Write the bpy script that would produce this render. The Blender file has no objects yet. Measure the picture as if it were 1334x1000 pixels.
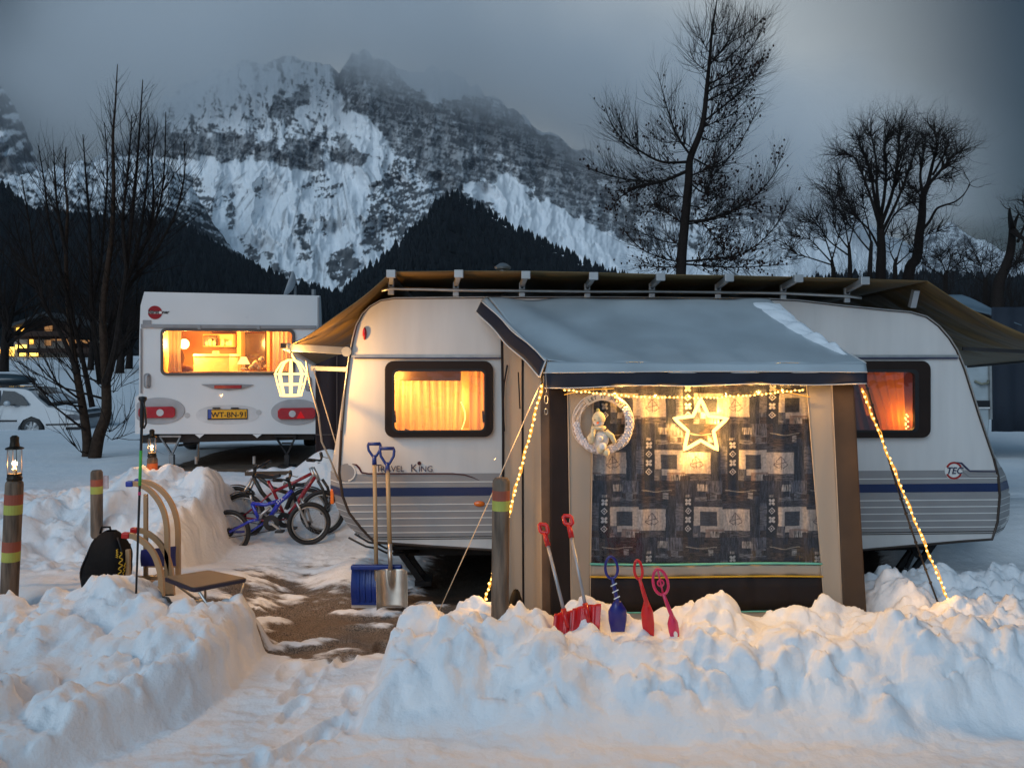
EXPO = -.12
SKY_LOBE = (.58, .62, .625)
SKY_OVER = (.115, .215, .335)
SKY_BASE = (.010, .022, .034)
SKY_N = .008
SUN_E = 1.2
HAZE = .00003
CLOUD = .0048
CLOUD_X = 200
CLOUD_C = (.99, .995, 1)
KROPE = 1.1
KCH = 4.0
KSTAR = 9.5
KLAN = 30
KLEAD = 32
KCAB = 3.0
KLT = 5
KWIN = 2.8
import bpy, bmesh, math, random
import numpy as np
from mathutils import Vector, Matrix
random.seed(7)
RS = np.random.RandomState(11)
SC = bpy.context.scene
COL = SC.collection
PI = math.pi
H, FO, CX, HY = 1.92, 1037.0, 667.0, 465.0
V = Vector
def P(px, py, Y): return V(((px-CX)/FO*Y, Y, H-(py-HY)/FO*Y))
def lerp(a, b, t): return a+(b-a)*t

# ---------------------------------------------------------------- materials
MATS = {}
def mat(name, col, rough=0.55, metal=0.0, var=0.12, vscale=6.0, bump=0.0, bscale=40.0, emit=None, estr=0.0,
        trans=0.0, coat=0.0, spec=0.5, transl=0.0, stretch=None, sss=0.0):
    if name in MATS: return MATS[name]
    m = bpy.data.materials.new(name); m.use_nodes = True
    nt = m.node_tree; N = nt.nodes; L = nt.links
    b = N['Principled BSDF']; out = N['Material Output']
    b.inputs['Roughness'].default_value = rough; b.inputs['Metallic'].default_value = metal
    b.inputs['Specular IOR Level'].default_value = spec
    b.inputs['Coat Weight'].default_value = coat
    b.inputs['Transmission Weight'].default_value = trans
    tc = N.new('ShaderNodeTexCoord'); vec = tc.outputs['Object']
    if stretch:
        mp = N.new('ShaderNodeMapping'); mp.inputs['Scale'].default_value = stretch
        L.new(vec, mp.inputs['Vector']); vec = mp.outputs['Vector']
    n = N.new('ShaderNodeTexNoise'); n.inputs['Scale'].default_value = vscale; n.inputs['Detail'].default_value = 5
    L.new(vec, n.inputs['Vector'])
    mr = N.new('ShaderNodeMapRange'); mr.inputs['From Min'].default_value = .3; mr.inputs['From Max'].default_value = .7
    mr.inputs['To Min'].default_value = 1-var; mr.inputs['To Max'].default_value = 1+var
    L.new(n.outputs['Fac'], mr.inputs['Value'])
    vm = N.new('ShaderNodeVectorMath'); vm.operation = 'SCALE'; vm.inputs[0].default_value = col[:3]
    L.new(mr.outputs['Result'], vm.inputs['Scale']); L.new(vm.outputs['Vector'], b.inputs['Base Color'])
    r2 = N.new('ShaderNodeMapRange'); r2.inputs['To Min'].default_value = max(.02, rough-.08); r2.inputs['To Max'].default_value = min(1, rough+.1)
    L.new(n.outputs['Fac'], r2.inputs['Value']); L.new(r2.outputs['Result'], b.inputs['Roughness'])
    if bump > 0:
        n2 = N.new('ShaderNodeTexNoise'); n2.inputs['Scale'].default_value = bscale; n2.inputs['Detail'].default_value = 4
        L.new(vec, n2.inputs['Vector'])
        bp = N.new('ShaderNodeBump'); bp.inputs['Strength'].default_value = min(1, bump*5); bp.inputs['Distance'].default_value = bump*.05
        L.new(n2.outputs['Fac'], bp.inputs['Height']); L.new(bp.outputs['Normal'], b.inputs['Normal'])
    if emit:
        b.inputs['Emission Color'].default_value = (*emit, 1); b.inputs['Emission Strength'].default_value = estr
    if transl > 0:
        t = N.new('ShaderNodeBsdfTranslucent'); L.new(vm.outputs['Vector'], t.inputs['Color'])
        mx = N.new('ShaderNodeMixShader'); mx.inputs[0].default_value = transl
        L.new(b.outputs[0], mx.inputs[1]); L.new(t.outputs[0], mx.inputs[2]); L.new(mx.outputs[0], out.inputs['Surface'])
    MATS[name] = m
    return m
def glass(name, tint=(1, 1, 1), gl=0.08, rough=0.03):
    if name in MATS: return MATS[name]
    m = bpy.data.materials.new(name); m.use_nodes = True
    nt = m.node_tree; N = nt.nodes; L = nt.links; N.remove(N['Principled BSDF'])
    t = N.new('ShaderNodeBsdfTransparent'); t.inputs[0].default_value = (*tint, 1)
    g = N.new('ShaderNodeBsdfGlossy'); g.inputs['Roughness'].default_value = rough; g.inputs[0].default_value = (.9, .95, 1, 1)
    f = N.new('ShaderNodeLayerWeight'); f.inputs['Blend'].default_value = .35
    ad = N.new('ShaderNodeMath'); ad.operation = 'MULTIPLY_ADD'; ad.inputs[1].default_value = .5; ad.inputs[2].default_value = gl; ad.use_clamp = True
    L.new(f.outputs['Fresnel'], ad.inputs[0])
    nz = N.new('ShaderNodeTexNoise'); nz.inputs['Scale'].default_value = 5
    tc = N.new('ShaderNodeTexCoord'); L.new(tc.outputs['Object'], nz.inputs['Vector'])
    bp = N.new('ShaderNodeBump'); bp.inputs['Strength'].default_value = .25; bp.inputs['Distance'].default_value = .02
    L.new(nz.outputs['Fac'], bp.inputs['Height']); L.new(bp.outputs['Normal'], g.inputs['Normal'])
    mx = N.new('ShaderNodeMixShader')
    L.new(ad.outputs[0], mx.inputs[0]); L.new(t.outputs[0], mx.inputs[1]); L.new(g.outputs[0], mx.inputs[2])
    L.new(mx.outputs[0], N['Material Output'].inputs['Surface'])
    MATS[name] = m
    return m
def glow(name, col, s):
    if name in MATS: return MATS[name]
    m = bpy.data.materials.new(name); m.use_nodes = True
    nt = m.node_tree; N = nt.nodes; N.remove(N['Principled BSDF'])
    e = N.new('ShaderNodeEmission'); e.inputs[0].default_value = (*col, 1); e.inputs[1].default_value = s
    nt.links.new(e.outputs[0], N['Material Output'].inputs['Surface']); m.cycles.emission_sampling = 'NONE'
    MATS[name] = m
    return m
def attr_mat(name, attr, rough=.8, bump=0, bscale=60, transl=0, coat=0):
    m = bpy.data.materials.new(name); m.use_nodes = True
    nt = m.node_tree; N = nt.nodes; L = nt.links; b = N['Principled BSDF']; b.inputs['Roughness'].default_value = rough
    b.inputs['Coat Weight'].default_value = coat
    a = N.new('ShaderNodeAttribute'); a.attribute_name = attr
    L.new(a.outputs['Color'], b.inputs['Base Color'])
    if bump:
        tc = N.new('ShaderNodeTexCoord'); n2 = N.new('ShaderNodeTexNoise'); n2.inputs['Scale'].default_value = bscale
        L.new(tc.outputs['Object'], n2.inputs['Vector'])
        bp = N.new('ShaderNodeBump'); bp.inputs['Strength'].default_value = .5; bp.inputs['Distance'].default_value = bump
        L.new(n2.outputs['Fac'], bp.inputs['Height']); L.new(bp.outputs['Normal'], b.inputs['Normal'])
    MATS[name] = m
    return m

# ---------------------------------------------------------------- objects
WL = {}
def tag(o, label=None, cat=None, group=None, kind=None):
    if label: o['label'] = label
    if cat: o['category'] = cat
    if group: o['group'] = group
    if kind: o['kind'] = kind
    return o
def thing(name, loc, label, cat, group=None):
    o = bpy.data.objects.new(name, None); COL.objects.link(o); o.location = loc
    o.empty_display_size = .1
    WL[o.name] = V(loc)
    return tag(o, label, cat, group)
def link(name, me, mt, parent=None, origin=None, smooth=False, bevel=0, label=None):
    off = V(origin) if origin is not None else V((0, 0, 0))
    if parent is not None: off = WL[parent.name]
    if off.length > 0: me.transform(Matrix.Translation(-off))
    o = bpy.data.objects.new(name, me); COL.objects.link(o)
    if mt: me.materials.append(mt)
    if parent is not None: o.parent = parent
    else: o.location = off
    WL[o.name] = off
    if smooth:
        for p in me.polygons: p.use_smooth = True
    if bevel:
        b = o.modifiers.new('bev', 'BEVEL'); b.width = bevel; b.segments = 2; b.limit_method = 'ANGLE'
    if label: o['label'] = label
    return o
class MB:
    def __init__(s): s.v = []; s.f = []; s.sm = []
    def add(s, vs, fs):
        k = len(s.v); s.v += [tuple(x) for x in vs]; s.f += [tuple(i+k for i in f) for f in fs]; return s
    def quad(s, a, b, c, d): return s.add([a, b, c, d], [(0, 1, 2, 3)])
    def ob(s, c, ax, ay, az):
        c, ax, ay, az = V(c), V(ax), V(ay), V(az)
        vs = [c+ax*i+ay*j+az*k for i in (-1, 1) for j in (-1, 1) for k in (-1, 1)]
        return s.add(vs, [(0, 1, 3, 2), (4, 6, 7, 5), (0, 4, 5, 1), (2, 3, 7, 6), (0, 2, 6, 4), (1, 5, 7, 3)])
    def box(s, c, size): return s.ob(c, (size[0]/2, 0, 0), (0, size[1]/2, 0), (0, 0, size[2]/2))
    def beam(s, a, b, w, h, up=(0, 0, 1)):
        a, b = V(a), V(b); d = (b-a); n = d.normalized(); u = V(up)
        sd = n.cross(u)
        if sd.length < 1e-4: sd = n.cross(V((1, 0, 0)))
        sd.normalize(); u = sd.cross(n)
        return s.ob((a+b)/2, d/2, sd*w/2, u*h/2)
    def prism(s, pts, ext):
        n = len(pts); e = V(ext); vs = [V(p) for p in pts]+[V(p)+e for p in pts]
        return s.add(vs, [tuple(range(n)), tuple(range(2*n-1, n-1, -1))]+[(i, i+n, (i+1) % n+n, (i+1) % n) for i in range(n)])
    def tube(s, pts, r, n=8, closed=False, cap=True):
        pts = [V(p) for p in pts]; m = len(pts)
        rr = r if isinstance(r, (list, tuple)) else [r]*m
        k0 = len(s.v); prev = None
        for i, p in enumerate(pts):
            if closed: t = pts[(i+1) % m]-pts[i-1]
            else: t = pts[min(i+1, m-1)]-pts[max(i-1, 0)]
            if t.length < 1e-9: t = V((0, 0, 1))
            t.normalize()
            if prev is None:
                a = t.cross(V((0, 0, 1)))
                if a.length < .05: a = t.cross(V((1, 0, 0)))
            else: a = prev - t*prev.dot(t)
            if a.length < 1e-6: a = t.orthogonal()
            a.normalize(); prev = a; b = t.cross(a)
            for j in range(n):
                th = 2*PI*j/n
                s.v.append(tuple(p+(a*math.cos(th)+b*math.sin(th))*rr[i]))
        seg = m if closed else m-1
        for i in range(seg):
            for j in range(n):
                a0 = k0+i*n+j; a1 = k0+i*n+(j+1) % n; i2 = (i+1) % m
                b0 = k0+i2*n+j; b1 = k0+i2*n+(j+1) % n
                s.f.append((a0, a1, b1, b0))
        if cap and not closed:
            s.f.append(tuple(k0+j for j in range(n-1, -1, -1))); s.f.append(tuple(k0+(m-1)*n+j for j in range(n)))
        return s
    def cyl(s, a, b, r0, r1=None, n=14): return s.tube([a, b], [r0, r0 if r1 is None else r1], n)
    def lathe(s, c, prof, n=20, axis=(0, 0, 1)):
        ax = V(axis).normalized(); a = ax.orthogonal().normalized(); b = ax.cross(a); c = V(c); k0 = len(s.v); m = len(prof)
        for (r, z) in prof:
            for j in range(n):
                th = 2*PI*j/n; s.v.append(tuple(c+ax*z+(a*math.cos(th)+b*math.sin(th))*max(r, 1e-4)))
        for i in range(m-1):
            for j in range(n):
                s.f.append((k0+i*n+j, k0+i*n+(j+1) % n, k0+(i+1)*n+(j+1) % n, k0+(i+1)*n+j))
        return s
    def torus(s, c, axis, R, r, n=40, m=8, ell=1.0):
        ax = V(axis).normalized(); a = V((0, 0, 1)).cross(ax)
        if a.length < .01: a = ax.orthogonal()
        a.normalize(); b = ax.cross(a); c = V(c)
        return s.tube([c+a*math.cos(2*PI*i/n)*R+b*math.sin(2*PI*i/n)*R*ell for i in range(n)], r, m, closed=True)
    def blob(s, c, r, nx=12, ny=8, jit=0, rot=None):
        c = V(c); r = (r, r, r) if isinstance(r, (int, float)) else r; k0 = len(s.v)
        for i in range(ny+1):
            ph = PI*i/ny
            for j in range(nx):
                th = 2*PI*j/nx; q = 1+random.uniform(-jit, jit)
                d = V((math.sin(ph)*math.cos(th)*r[0], math.sin(ph)*math.sin(th)*r[1], math.cos(ph)*r[2]))*q
                if rot: d = rot @ d
                s.v.append(tuple(c+d))
        for i in range(ny):
            for j in range(nx):
                s.f.append((k0+i*nx+j, k0+(i+1)*nx+j, k0+(i+1)*nx+(j+1) % nx, k0+i*nx+(j+1) % nx))
        return s
    def sheet(s, fn, nu, nv):
        k0 = len(s.v)
        for j in range(nv+1):
            for i in range(nu+1): s.v.append(tuple(fn(i/nu, j/nv)))
        for j in range(nv):
            for i in range(nu):
                a = k0+j*(nu+1)+i; s.f.append((a, a+1, a+nu+2, a+nu+1))
        return s
    def build(s, name, mt, parent=None, origin=None, smooth=False, bevel=0, label=None, solid=0):
        me = bpy.data.meshes.new(name); me.from_pydata(s.v, [], s.f); me.update()
        o = link(name, me, mt, parent, origin, smooth, bevel, label)
        if solid:
            q = o.modifiers.new('sol', 'SOLIDIFY'); q.thickness = solid; q.offset = 0
        if smooth and bevel == 0:
            try: me.shade_smooth_by_angle(angle=math.radians(50)) if hasattr(me, 'shade_smooth_by_angle') else None
            except Exception: pass
        return o
def sharp(o, deg=40):
    me = o.data; bm = bmesh.new(); bm.from_mesh(me); bmesh.ops.recalc_face_normals(bm, faces=bm.faces)
    for e in bm.edges:
        if len(e.link_faces) == 2 and e.calc_face_angle(0) > math.radians(deg): e.smooth = False
    for f in bm.faces: f.smooth = True
    bm.to_mesh(me); bm.free(); return o
class Frame:
    """a vertical plane: u along it, z up, off = metres away from the camera side"""
    def __init__(s, o, tan):
        s.o = V(o); s.d = V((1, tan, 0)).normalized(); s.n = V((-s.d.y, s.d.x, 0))
    def at(s, u, z, off=0): return V((s.o.x, s.o.y, 0))+s.d*u+s.n*off+V((0, 0, z))
    def uz(s, px, py, off=0):
        r = V(((px-CX)/FO, 1, -(py-HY)/FO)); o = s.o+s.n*off
        t = (V((o.x, o.y, 0))).dot(s.n)/r.dot(s.n); p = r*t
        return ((p-V((o.x, o.y, 0))).dot(s.d), p.z+H)
    def px(s, px, py, off=0):
        u, z = s.uz(px, py, off); return s.at(u, z, off)
def rrect(u0, z0, u1, z1, r, n=5):
    out = []
    for (cx, cz, a0) in ((u1-r, z1-r, 0), (u0+r, z1-r, 90), (u0+r, z0+r, 180), (u1-r, z0+r, 270)):
        for i in range(n+1):
            a = math.radians(a0+90*i/n); out.append((cx+r*math.cos(a), cz+r*math.sin(a)))
    return out
def ring_prism(fr, outer, inner, off0, off1):
    """frame ring between two loops of equal length"""
    m = MB(); n = len(outer)
    vs = [fr.at(*p, off0) for p in outer]+[fr.at(*p, off0) for p in inner]+[fr.at(*p, off1) for p in outer]+[fr.at(*p, off1) for p in inner]
    fs = []
    for i in range(n):
        j = (i+1) % n
        fs += [(i, j, n+j, n+i), (2*n+i, 3*n+i, 3*n+j, 2*n+j), (i, 2*n+i, 2*n+j, j), (n+i, n+j, 3*n+j, 3*n+i)]
    return m.add(vs, fs)
def holed(fr, outer, holes, off):
    bm = bmesh.new(); es = []
    for loop in [outer]+holes:
        vs = [bm.verts.new(fr.at(*p, off)) for p in loop]
        for i in range(len(vs)): es.append(bm.edges.new((vs[i], vs[(i+1) % len(vs)])))
    bmesh.ops.triangle_fill(bm, edges=es, use_beauty=True, use_dissolve=False)
    me = bpy.data.meshes.new('p'); bm.to_mesh(me); bm.free(); return me
def text(name, items, mt, parent, ext=.001):
    """items: (string, size, origin, xdir, updir, align, shear)"""
    bmj = bmesh.new()
    for it in items:
        s_, size, o, xd, ud = it[:5]; al = it[5] if len(it) > 5 else 'LEFT'
        cu = bpy.data.curves.new('t', 'FONT'); cu.body = s_; cu.size = size; cu.extrude = ext; cu.align_x = al
        cu.resolution_u = 3; cu.shear = it[6] if len(it) > 6 else 0; cu.offset = it[7] if len(it) > 7 else 0
        ob = bpy.data.objects.new('t', cu); COL.objects.link(ob)
        dg = bpy.context.evaluated_depsgraph_get(); dg.update()
        me = bpy.data.meshes.new_from_object(ob.evaluated_get(dg))
        xd = V(xd).normalized(); ud = V(ud).normalized(); nd = xd.cross(ud)
        M = Matrix(((xd.x, ud.x, nd.x, o[0]), (xd.y, ud.y, nd.y, o[1]), (xd.z, ud.z, nd.z, o[2]), (0, 0, 0, 1)))
        me.transform(M); bmj.from_mesh(me); bpy.data.meshes.remove(me)
        bpy.data.objects.remove(ob); bpy.data.curves.remove(cu)
    me = bpy.data.meshes.new(name); bmj.to_mesh(me); bmj.free()
    return link(name, me, mt, parent)
def copy_tree(o, parent=None):
    c = o.copy(); COL.objects.link(c); WL[c.name] = WL.get(o.name, V((0, 0, 0)))
    if parent: c.parent = parent
    for ch in [x for x in KIDS(o)]: copy_tree(ch, c)
    return c
def KIDS(o): return [x for x in bpy.data.objects if x.parent == o]
def lamp(name, loc, power, col=(1, .55, .18), r=.04, typ='POINT', size=None, rot=None):
    l = bpy.data.lights.new(name, typ); l.energy = power; l.color = col
    if typ == 'POINT': l.shadow_soft_size = r
    if typ == 'AREA': l.shape = 'RECTANGLE'; l.size, l.size_y = size
    o = bpy.data.objects.new(name, l); COL.objects.link(o); o.location = loc
    if rot: o.rotation_euler = rot
    return o

# ---------------------------------------------------------------- numpy noise
PERM = RS.permutation(512)
PERM = np.concatenate([PERM, PERM, PERM, PERM])
GR = RS.uniform(0, 2*PI, 512)
def perlin(x, y, seed=0):
    xi = np.floor(x).astype(int); yi = np.floor(y).astype(int); xf = x-xi; yf = y-yi
    u = xf*xf*xf*(xf*(xf*6-15)+10); w = yf*yf*yf*(yf*(yf*6-15)+10)
    def g(ix, iy, dx, dy):
        h = PERM[(PERM[(ix+seed*37) % 512]+iy) % 512]; a = GR[h % 512]
        return np.cos(a)*dx+np.sin(a)*dy
    n00 = g(xi, yi, xf, yf); n10 = g(xi+1, yi, xf-1, yf); n01 = g(xi, yi+1, xf, yf-1); n11 = g(xi+1, yi+1, xf-1, yf-1)
    return ((n00*(1-u)+n10*u)*(1-w)+(n01*(1-u)+n11*u)*w)*1.5
def fbm(x, y, o=4, seed=0, gain=.5):
    s = 0; a = 1; t = 0
    for i in range(o):
        s = s+a*perlin(x*2**i, y*2**i, seed+i); t += a; a *= gain
    return s/t
def billow(x, y, o=3, seed=0, gain=.5):
    s = 0; a = 1; t = 0
    for i in range(o):
        s = s+a*np.abs(perlin(x*2**i+i*3.1, y*2**i, seed+i)); t += a; a *= gain
    return s/t
def sst(a, b, x):
    t = np.clip((x-a)/(b-a), 0, 1); return t*t*(3-2*t)
def grid_mesh(name, X, Y, Z, attrs=None):
    """X,Y,Z 2-D arrays -> mesh"""
    ny, nx = X.shape
    me = bpy.data.meshes.new(name); n = nx*ny
    me.vertices.add(n); co = np.stack([X, Y, Z], -1).astype(np.float32).reshape(-1); me.vertices.foreach_set('co', co)
    i = np.arange(n).reshape(ny, nx)
    q = np.stack([i[:-1, :-1], i[:-1, 1:], i[1:, 1:], i[1:, :-1]], -1).reshape(-1, 4)
    me.loops.add(q.size); me.loops.foreach_set('vertex_index', q.reshape(-1).astype(np.int32))
    me.polygons.add(len(q)); me.polygons.foreach_set('loop_start', (np.arange(len(q))*4).astype(np.int32))
    me.update(calc_edges=True); me.validate()
    me.polygons.foreach_set('use_smooth', np.ones(len(q), bool))
    for k, a in (attrs or {}).items():
        if a.ndim == 2:
            at = me.attributes.new(k, 'FLOAT', 'POINT'); at.data.foreach_set('value', a.reshape(-1).astype(np.float32))
        else:
            at = me.color_attributes.new(k, 'FLOAT_COLOR', 'POINT')
            c = np.concatenate([a, np.ones(a.shape[:2]+(1,))], -1).astype(np.float32); at.data.foreach_set('color', c.reshape(-1))
    return me
# ================================================================ camera, world, sun
cam = bpy.data.cameras.new('camera'); co = bpy.data.objects.new('camera', cam); COL.objects.link(co)
co.location = (0, 0, H); co.rotation_euler = (PI/2, 0, 0)
cam.sensor_width = 36; cam.lens = FO/1334*36; cam.shift_y = -35/1334; cam.clip_start = .1; cam.clip_end = 20000
SC.camera = co
SC.render.resolution_x, SC.render.resolution_y = 1024, 767
SC.view_settings.view_transform = 'Standard'; SC.view_settings.look = 'None'; SC.view_settings.exposure = EXPO; SC.view_settings.gamma = 1
SC.cycles.use_denoising = True; SC.cycles.max_bounces = 14; SC.cycles.diffuse_bounces = 4; SC.cycles.glossy_bounces = 3; SC.cycles.transparent_max_bounces = 16
SC.cycles.volume_bounces = 14; SC.cycles.sample_clamp_indirect = 4; SC.cycles.caustics_reflective = False; SC.cycles.caustics_refractive = False
SUN_EL, SUN_AZ = 8, 200     # dusk, the last light comes from behind the camera, left
w = bpy.data.worlds.new('World'); SC.world = w; w.use_nodes = True
nt = w.node_tree; N = nt.nodes; L = nt.links
bg = N['Background']
sky = N.new('ShaderNodeTexSky'); sky.sky_type = 'NISHITA'; sky.sun_disc = False
sky.sun_elevation = math.radians(SUN_EL); sky.sun_rotation = math.radians(SUN_AZ)
def vmath(op, a, b=None):
    n = N.new('ShaderNodeVectorMath'); n.operation = op
    for i, x in enumerate((a, b)):
        if x is None: continue
        if isinstance(x, (tuple, Vector)): n.inputs[i].default_value = x
        else: L.new(x, n.inputs[i])
    return n
def scaled(colour, fac):
    n = N.new('ShaderNodeVectorMath'); n.operation = 'SCALE'
    if isinstance(colour, tuple): n.inputs[0].default_value = colour
    else: L.new(colour, n.inputs[0])
    if isinstance(fac, float): n.inputs['Scale'].default_value = fac
    else: L.new(fac, n.inputs['Scale'])
    return n.outputs[0]
def mrange(v, a, b, c, d, smooth=True):
    n = N.new('ShaderNodeMapRange'); n.interpolation_type = 'SMOOTHSTEP' if smooth else 'LINEAR'
    L.new(v, n.inputs['Value'])
    for k, x in zip(('From Min', 'From Max', 'To Min', 'To Max'), (a, b, c, d)): n.inputs[k].default_value = x
    return n.outputs['Result']
tc = N.new('ShaderNodeTexCoord'); D = vmath('NORMALIZE', tc.outputs['Generated']).outputs[0]
nz = N.new('ShaderNodeTexNoise'); nz.inputs['Scale'].default_value = 2.2; nz.inputs['Detail'].default_value = 5
L.new(D, nz.inputs['Vector'])
lobe = vmath('DOT_PRODUCT', D, V((-.0, 1, .24)).normalized()).outputs['Value']
over = vmath('DOT_PRODUCT', D, V((-.25, -.6, .75)).normalized()).outputs['Value']
lf = mrange(lobe, .84, .998, 0, 1)
of = mrange(over, .1, 1, 0, 1)
cl = mrange(nz.outputs['Fac'], .3, .7, .82, 1.15)
c1 = scaled(SKY_LOBE, lf); c2 = scaled(SKY_OVER, of)
s1 = vmath('ADD', c1, c2).outputs[0]; s2 = vmath('ADD', s1, SKY_BASE).outputs[0]
s3 = scaled(s2, cl); s4 = scaled(sky.outputs[0], SKY_N)
s5 = vmath('ADD', s3, s4).outputs[0]
L.new(s5, bg.inputs['Color']); bg.inputs['Strength'].default_value = 1.0
sl = bpy.data.lights.new('sun', 'SUN'); sl.energy = SUN_E; sl.angle = math.radians(45); sl.color = (.74, .88, 1)
so = bpy.data.objects.new('sun', sl); COL.objects.link(so)
sd = V((-.45, -.8, .55))      # toward the light
so.rotation_euler = sd.to_track_quat('Z', 'Y').to_euler(); so.location = (-5, -10, 12)

# ================================================================ snow ground
def axis(lo, hi, step, far_lo, far_hi, g=1.085):
    a = list(np.arange(lo, hi, step)); s_ = step; x = a[-1]
    while x < far_hi: s_ *= g; x += s_; a.append(x)
    s_ = step; x = lo; b = []
    while x > far_lo: s_ *= g; x -= s_; b.append(x)
    return np.array(b[::-1]+a)
def clods(X, Y, s, seed, keep=.6, soft=.0):
    """rounded lumps of thrown snow, one per jittered cell"""
    x, y = X/s, Y/s; xi = np.floor(x).astype(int); yi = np.floor(y).astype(int); h = np.zeros(X.shape)
    for a in (-1, 0, 1):
        for b_ in (-1, 0, 1):
            k = PERM[(PERM[(xi+a+seed*17) % 512]+yi+b_) % 512]; k2 = PERM[k+97]; k3 = PERM[k2+31]
            cx = xi+a+k/512.; cy = yi+b_+k2/512.; r = (.30+.55*k3/512.)*(k3/512. < keep); q = ((k+k2) % 97)/97.*PI
            dx, dy = x-cx, y-cy; ex = dx*math.cos(.8)+dy*math.sin(.8); ey = dy*math.cos(.8)-dx*math.sin(.8)
            d2 = (ex*np.cos(q)+ey*np.sin(q))**2*1.5+(ey*np.cos(q)-ex*np.sin(q))**2
            h = np.maximum(h, np.sqrt(np.maximum(r*r-d2, 0)))
    return h*s
def field(X, Y):
    """height of the snow / ground and the bare-earth mask"""
    # far field
    far = .42-.6*sst(12, 21, Y)*sst(2, -4, X)+1.9*sst(22, 95, Y)+1.6*sst(95, 500, Y)
    far = far+.02*fbm(X*.8, Y*.8, 3, 5)
    plat = sst(8.25, 9.0, Y+.12*fbm(X*2, Y*2, 2, 3))
    z = far*plat
    # dug-out wall on the left
    wl = sst(-2.72, -3.02, X+.05*fbm(Y*1.5, X, 2, 8))*sst(6.1, 7.2, Y+.3*fbm(X*1.5, Y, 2, 9)+.35*sst(-3.3, -2.8, X))
    hl = .27+.20*sst(-3.6, -2.9, X)
    for (gx, gy, s_, a) in ((-3.75, 8.05, .36, .42), (-3.2, 8.0, .35, .14), (-4.6, 7.7, .45, .16), (-5.6, 7.4, .6, .15), (-4.5, 6.4, .35, .12), (-3.05, 6.7, .2, .06), (-3.7, 6.9, .4, -.10)):
        hl = hl+a*np.exp(-((X-gx)**2+(Y-gy)**2)/(2*s_*s_))
    hl = hl+(billow(X*1.5, Y*1.5, 3, 20)-.2)*.30*sst(9.2, 8.2, Y)
    z = np.maximum(z, wl*np.where(Y > 9, far, hl*sst(9.6, 8.4, Y)+far*sst(8.4, 9.6, Y)))
    lowl = sst(-2.75, -3.1, X)*sst(5.3, 5.8, Y)*(.18+.10*(billow(X*1.3+4, Y*1.3, 2, 21)-.1)+.10*sst(-4.2, -5.2, X))
    lowl = np.maximum(lowl, sst(-1.75, -2.3, X)*sst(5.2, 5.5, Y)*.13)
    z = np.maximum(z, lowl*sst(7.6, 6.6, Y))
    # near left bank
    Yf = 4.34+(X+1.62)*1.6; Yf = np.maximum(Yf, 2.6)
    e = sst(-1.60, -1.75, X+.05*fbm(Y*3, X*2, 3, 31))
    pr = sst(0, .34, Y-Yf)*sst(5.62, 5.15, Y)
    hb = .375-.02*sst(-2.2, -3.2, X)+.05*np.exp(-((X+2.85)/.3)**2)
    hb = hb*(1-.45*sst(5.0, 4.0, Y)*sst(-1.7, -2.1, X))
    bankL = e*pr*hb
    # near right bank
    eR = sst(-.82, -.66, X+.08*fbm(Y*3, X*2, 3, 33))
    top = .34+.06*fbm(X*1.3, Y*.5+9, 2, 40)+.07*sst(1.9, 2.6, X)
    prR = sst(3.96, 4.46, Y+.16*fbm(X*1.4, Y, 2, 41))*sst(5.2, 4.98, Y)
    bankR = eR*prR*top
    bk = np.maximum(bankL/.4, bankR/.38)
    z = np.maximum(z, np.maximum(bankL, bankR))
    # snow to the right of the awning, and behind the bank
    rr = sst(2.2, 2.45, X)*sst(4.7, 5.0, Y)*sst(6.7, 6.25, Y)
    hr = .16+.19*np.exp(-((X-2.62)**2+(Y-5.35)**2)/(2*.2**2))+.12*(billow(X*2.2, Y*2.2, 2, 50))
    z = np.maximum(z, rr*hr)
    z = np.maximum(z, sst(1.5, 3.2, X)*sst(7.2, 8.4, Y)*.36)
    # pile by the front of the caravan, heap of shovelled snow, shelf under the bikes
    z = z+.42*np.exp(-(((X+2.15)/.45)**2+((Y-9.3)/.45)**2))*sst(8.3, 8.8, Y)
    z = z+.13*np.exp(-(((X+1.35)/.28)**2+((Y-6.95)/.5)**2))
    pathsnow = sst(7.3, 7.9, Y)*(1-plat)*.06
    z = z+pathsnow
    bk2 = np.clip(bk+wl*sst(9.2, 8.4, Y)+rr, 0, 1)
    onb = sst(.05, .5, bk2)
    jx = X+.05*fbm(X*5, Y*5, 3, 55); jy = Y+.05*fbm(X*5+9, Y*5, 3, 56)
    z = z+onb*((billow(X*1.7, Y*1.7, 2, 60, .42)-.2)*.20+clods(jx, jy, .30, 1, .6)*.46+clods(jx+.3, jy, .16, 2, .55)*.55+clods(jx, jy+.4, .085, 3, .55)*.6+clods(jx, jy+.4, .045, 4, .4)*.6+.010*fbm(X*14, Y*14, 3, 67)-.035)*(1-.4*wl)
    sc_ = sst(.02, .12, clods(X, Y, .9, 9, .5)*.0+(1-onb)*sst(9.2, 8.6, Y)*sst(.1, .45, fbm(X*1.1, Y*1.1, 2, 58)+.25*np.exp(-((X+.9)**2+(Y-4.4)**2)/.3)+.25*np.exp(-((X+1.6)**2+(Y-4.2)**2)/.2)))
    z = z+sc_*(clods(jx, jy, .07, 5, .25)*.35+clods(jx, jy, .035, 6, .3)*.4)
    z = z+(1-onb)*(.012*fbm(X*3, Y*3, 4, 70)+.006*fbm(X*14, Y*14, 2, 71))*sst(60, 20, Y)
    near = sst(5.4, 4.2, Y)*(1-onb)
    z = z+near*(.030*fbm(X*2.2+.6*Y, Y*5, 4, 77)+.008*fbm(X*9, Y*16, 3, 78)-.016*clods(jx, jy, .33, 12, .4)*3)
    rp = np.random.RandomState(17)
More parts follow.
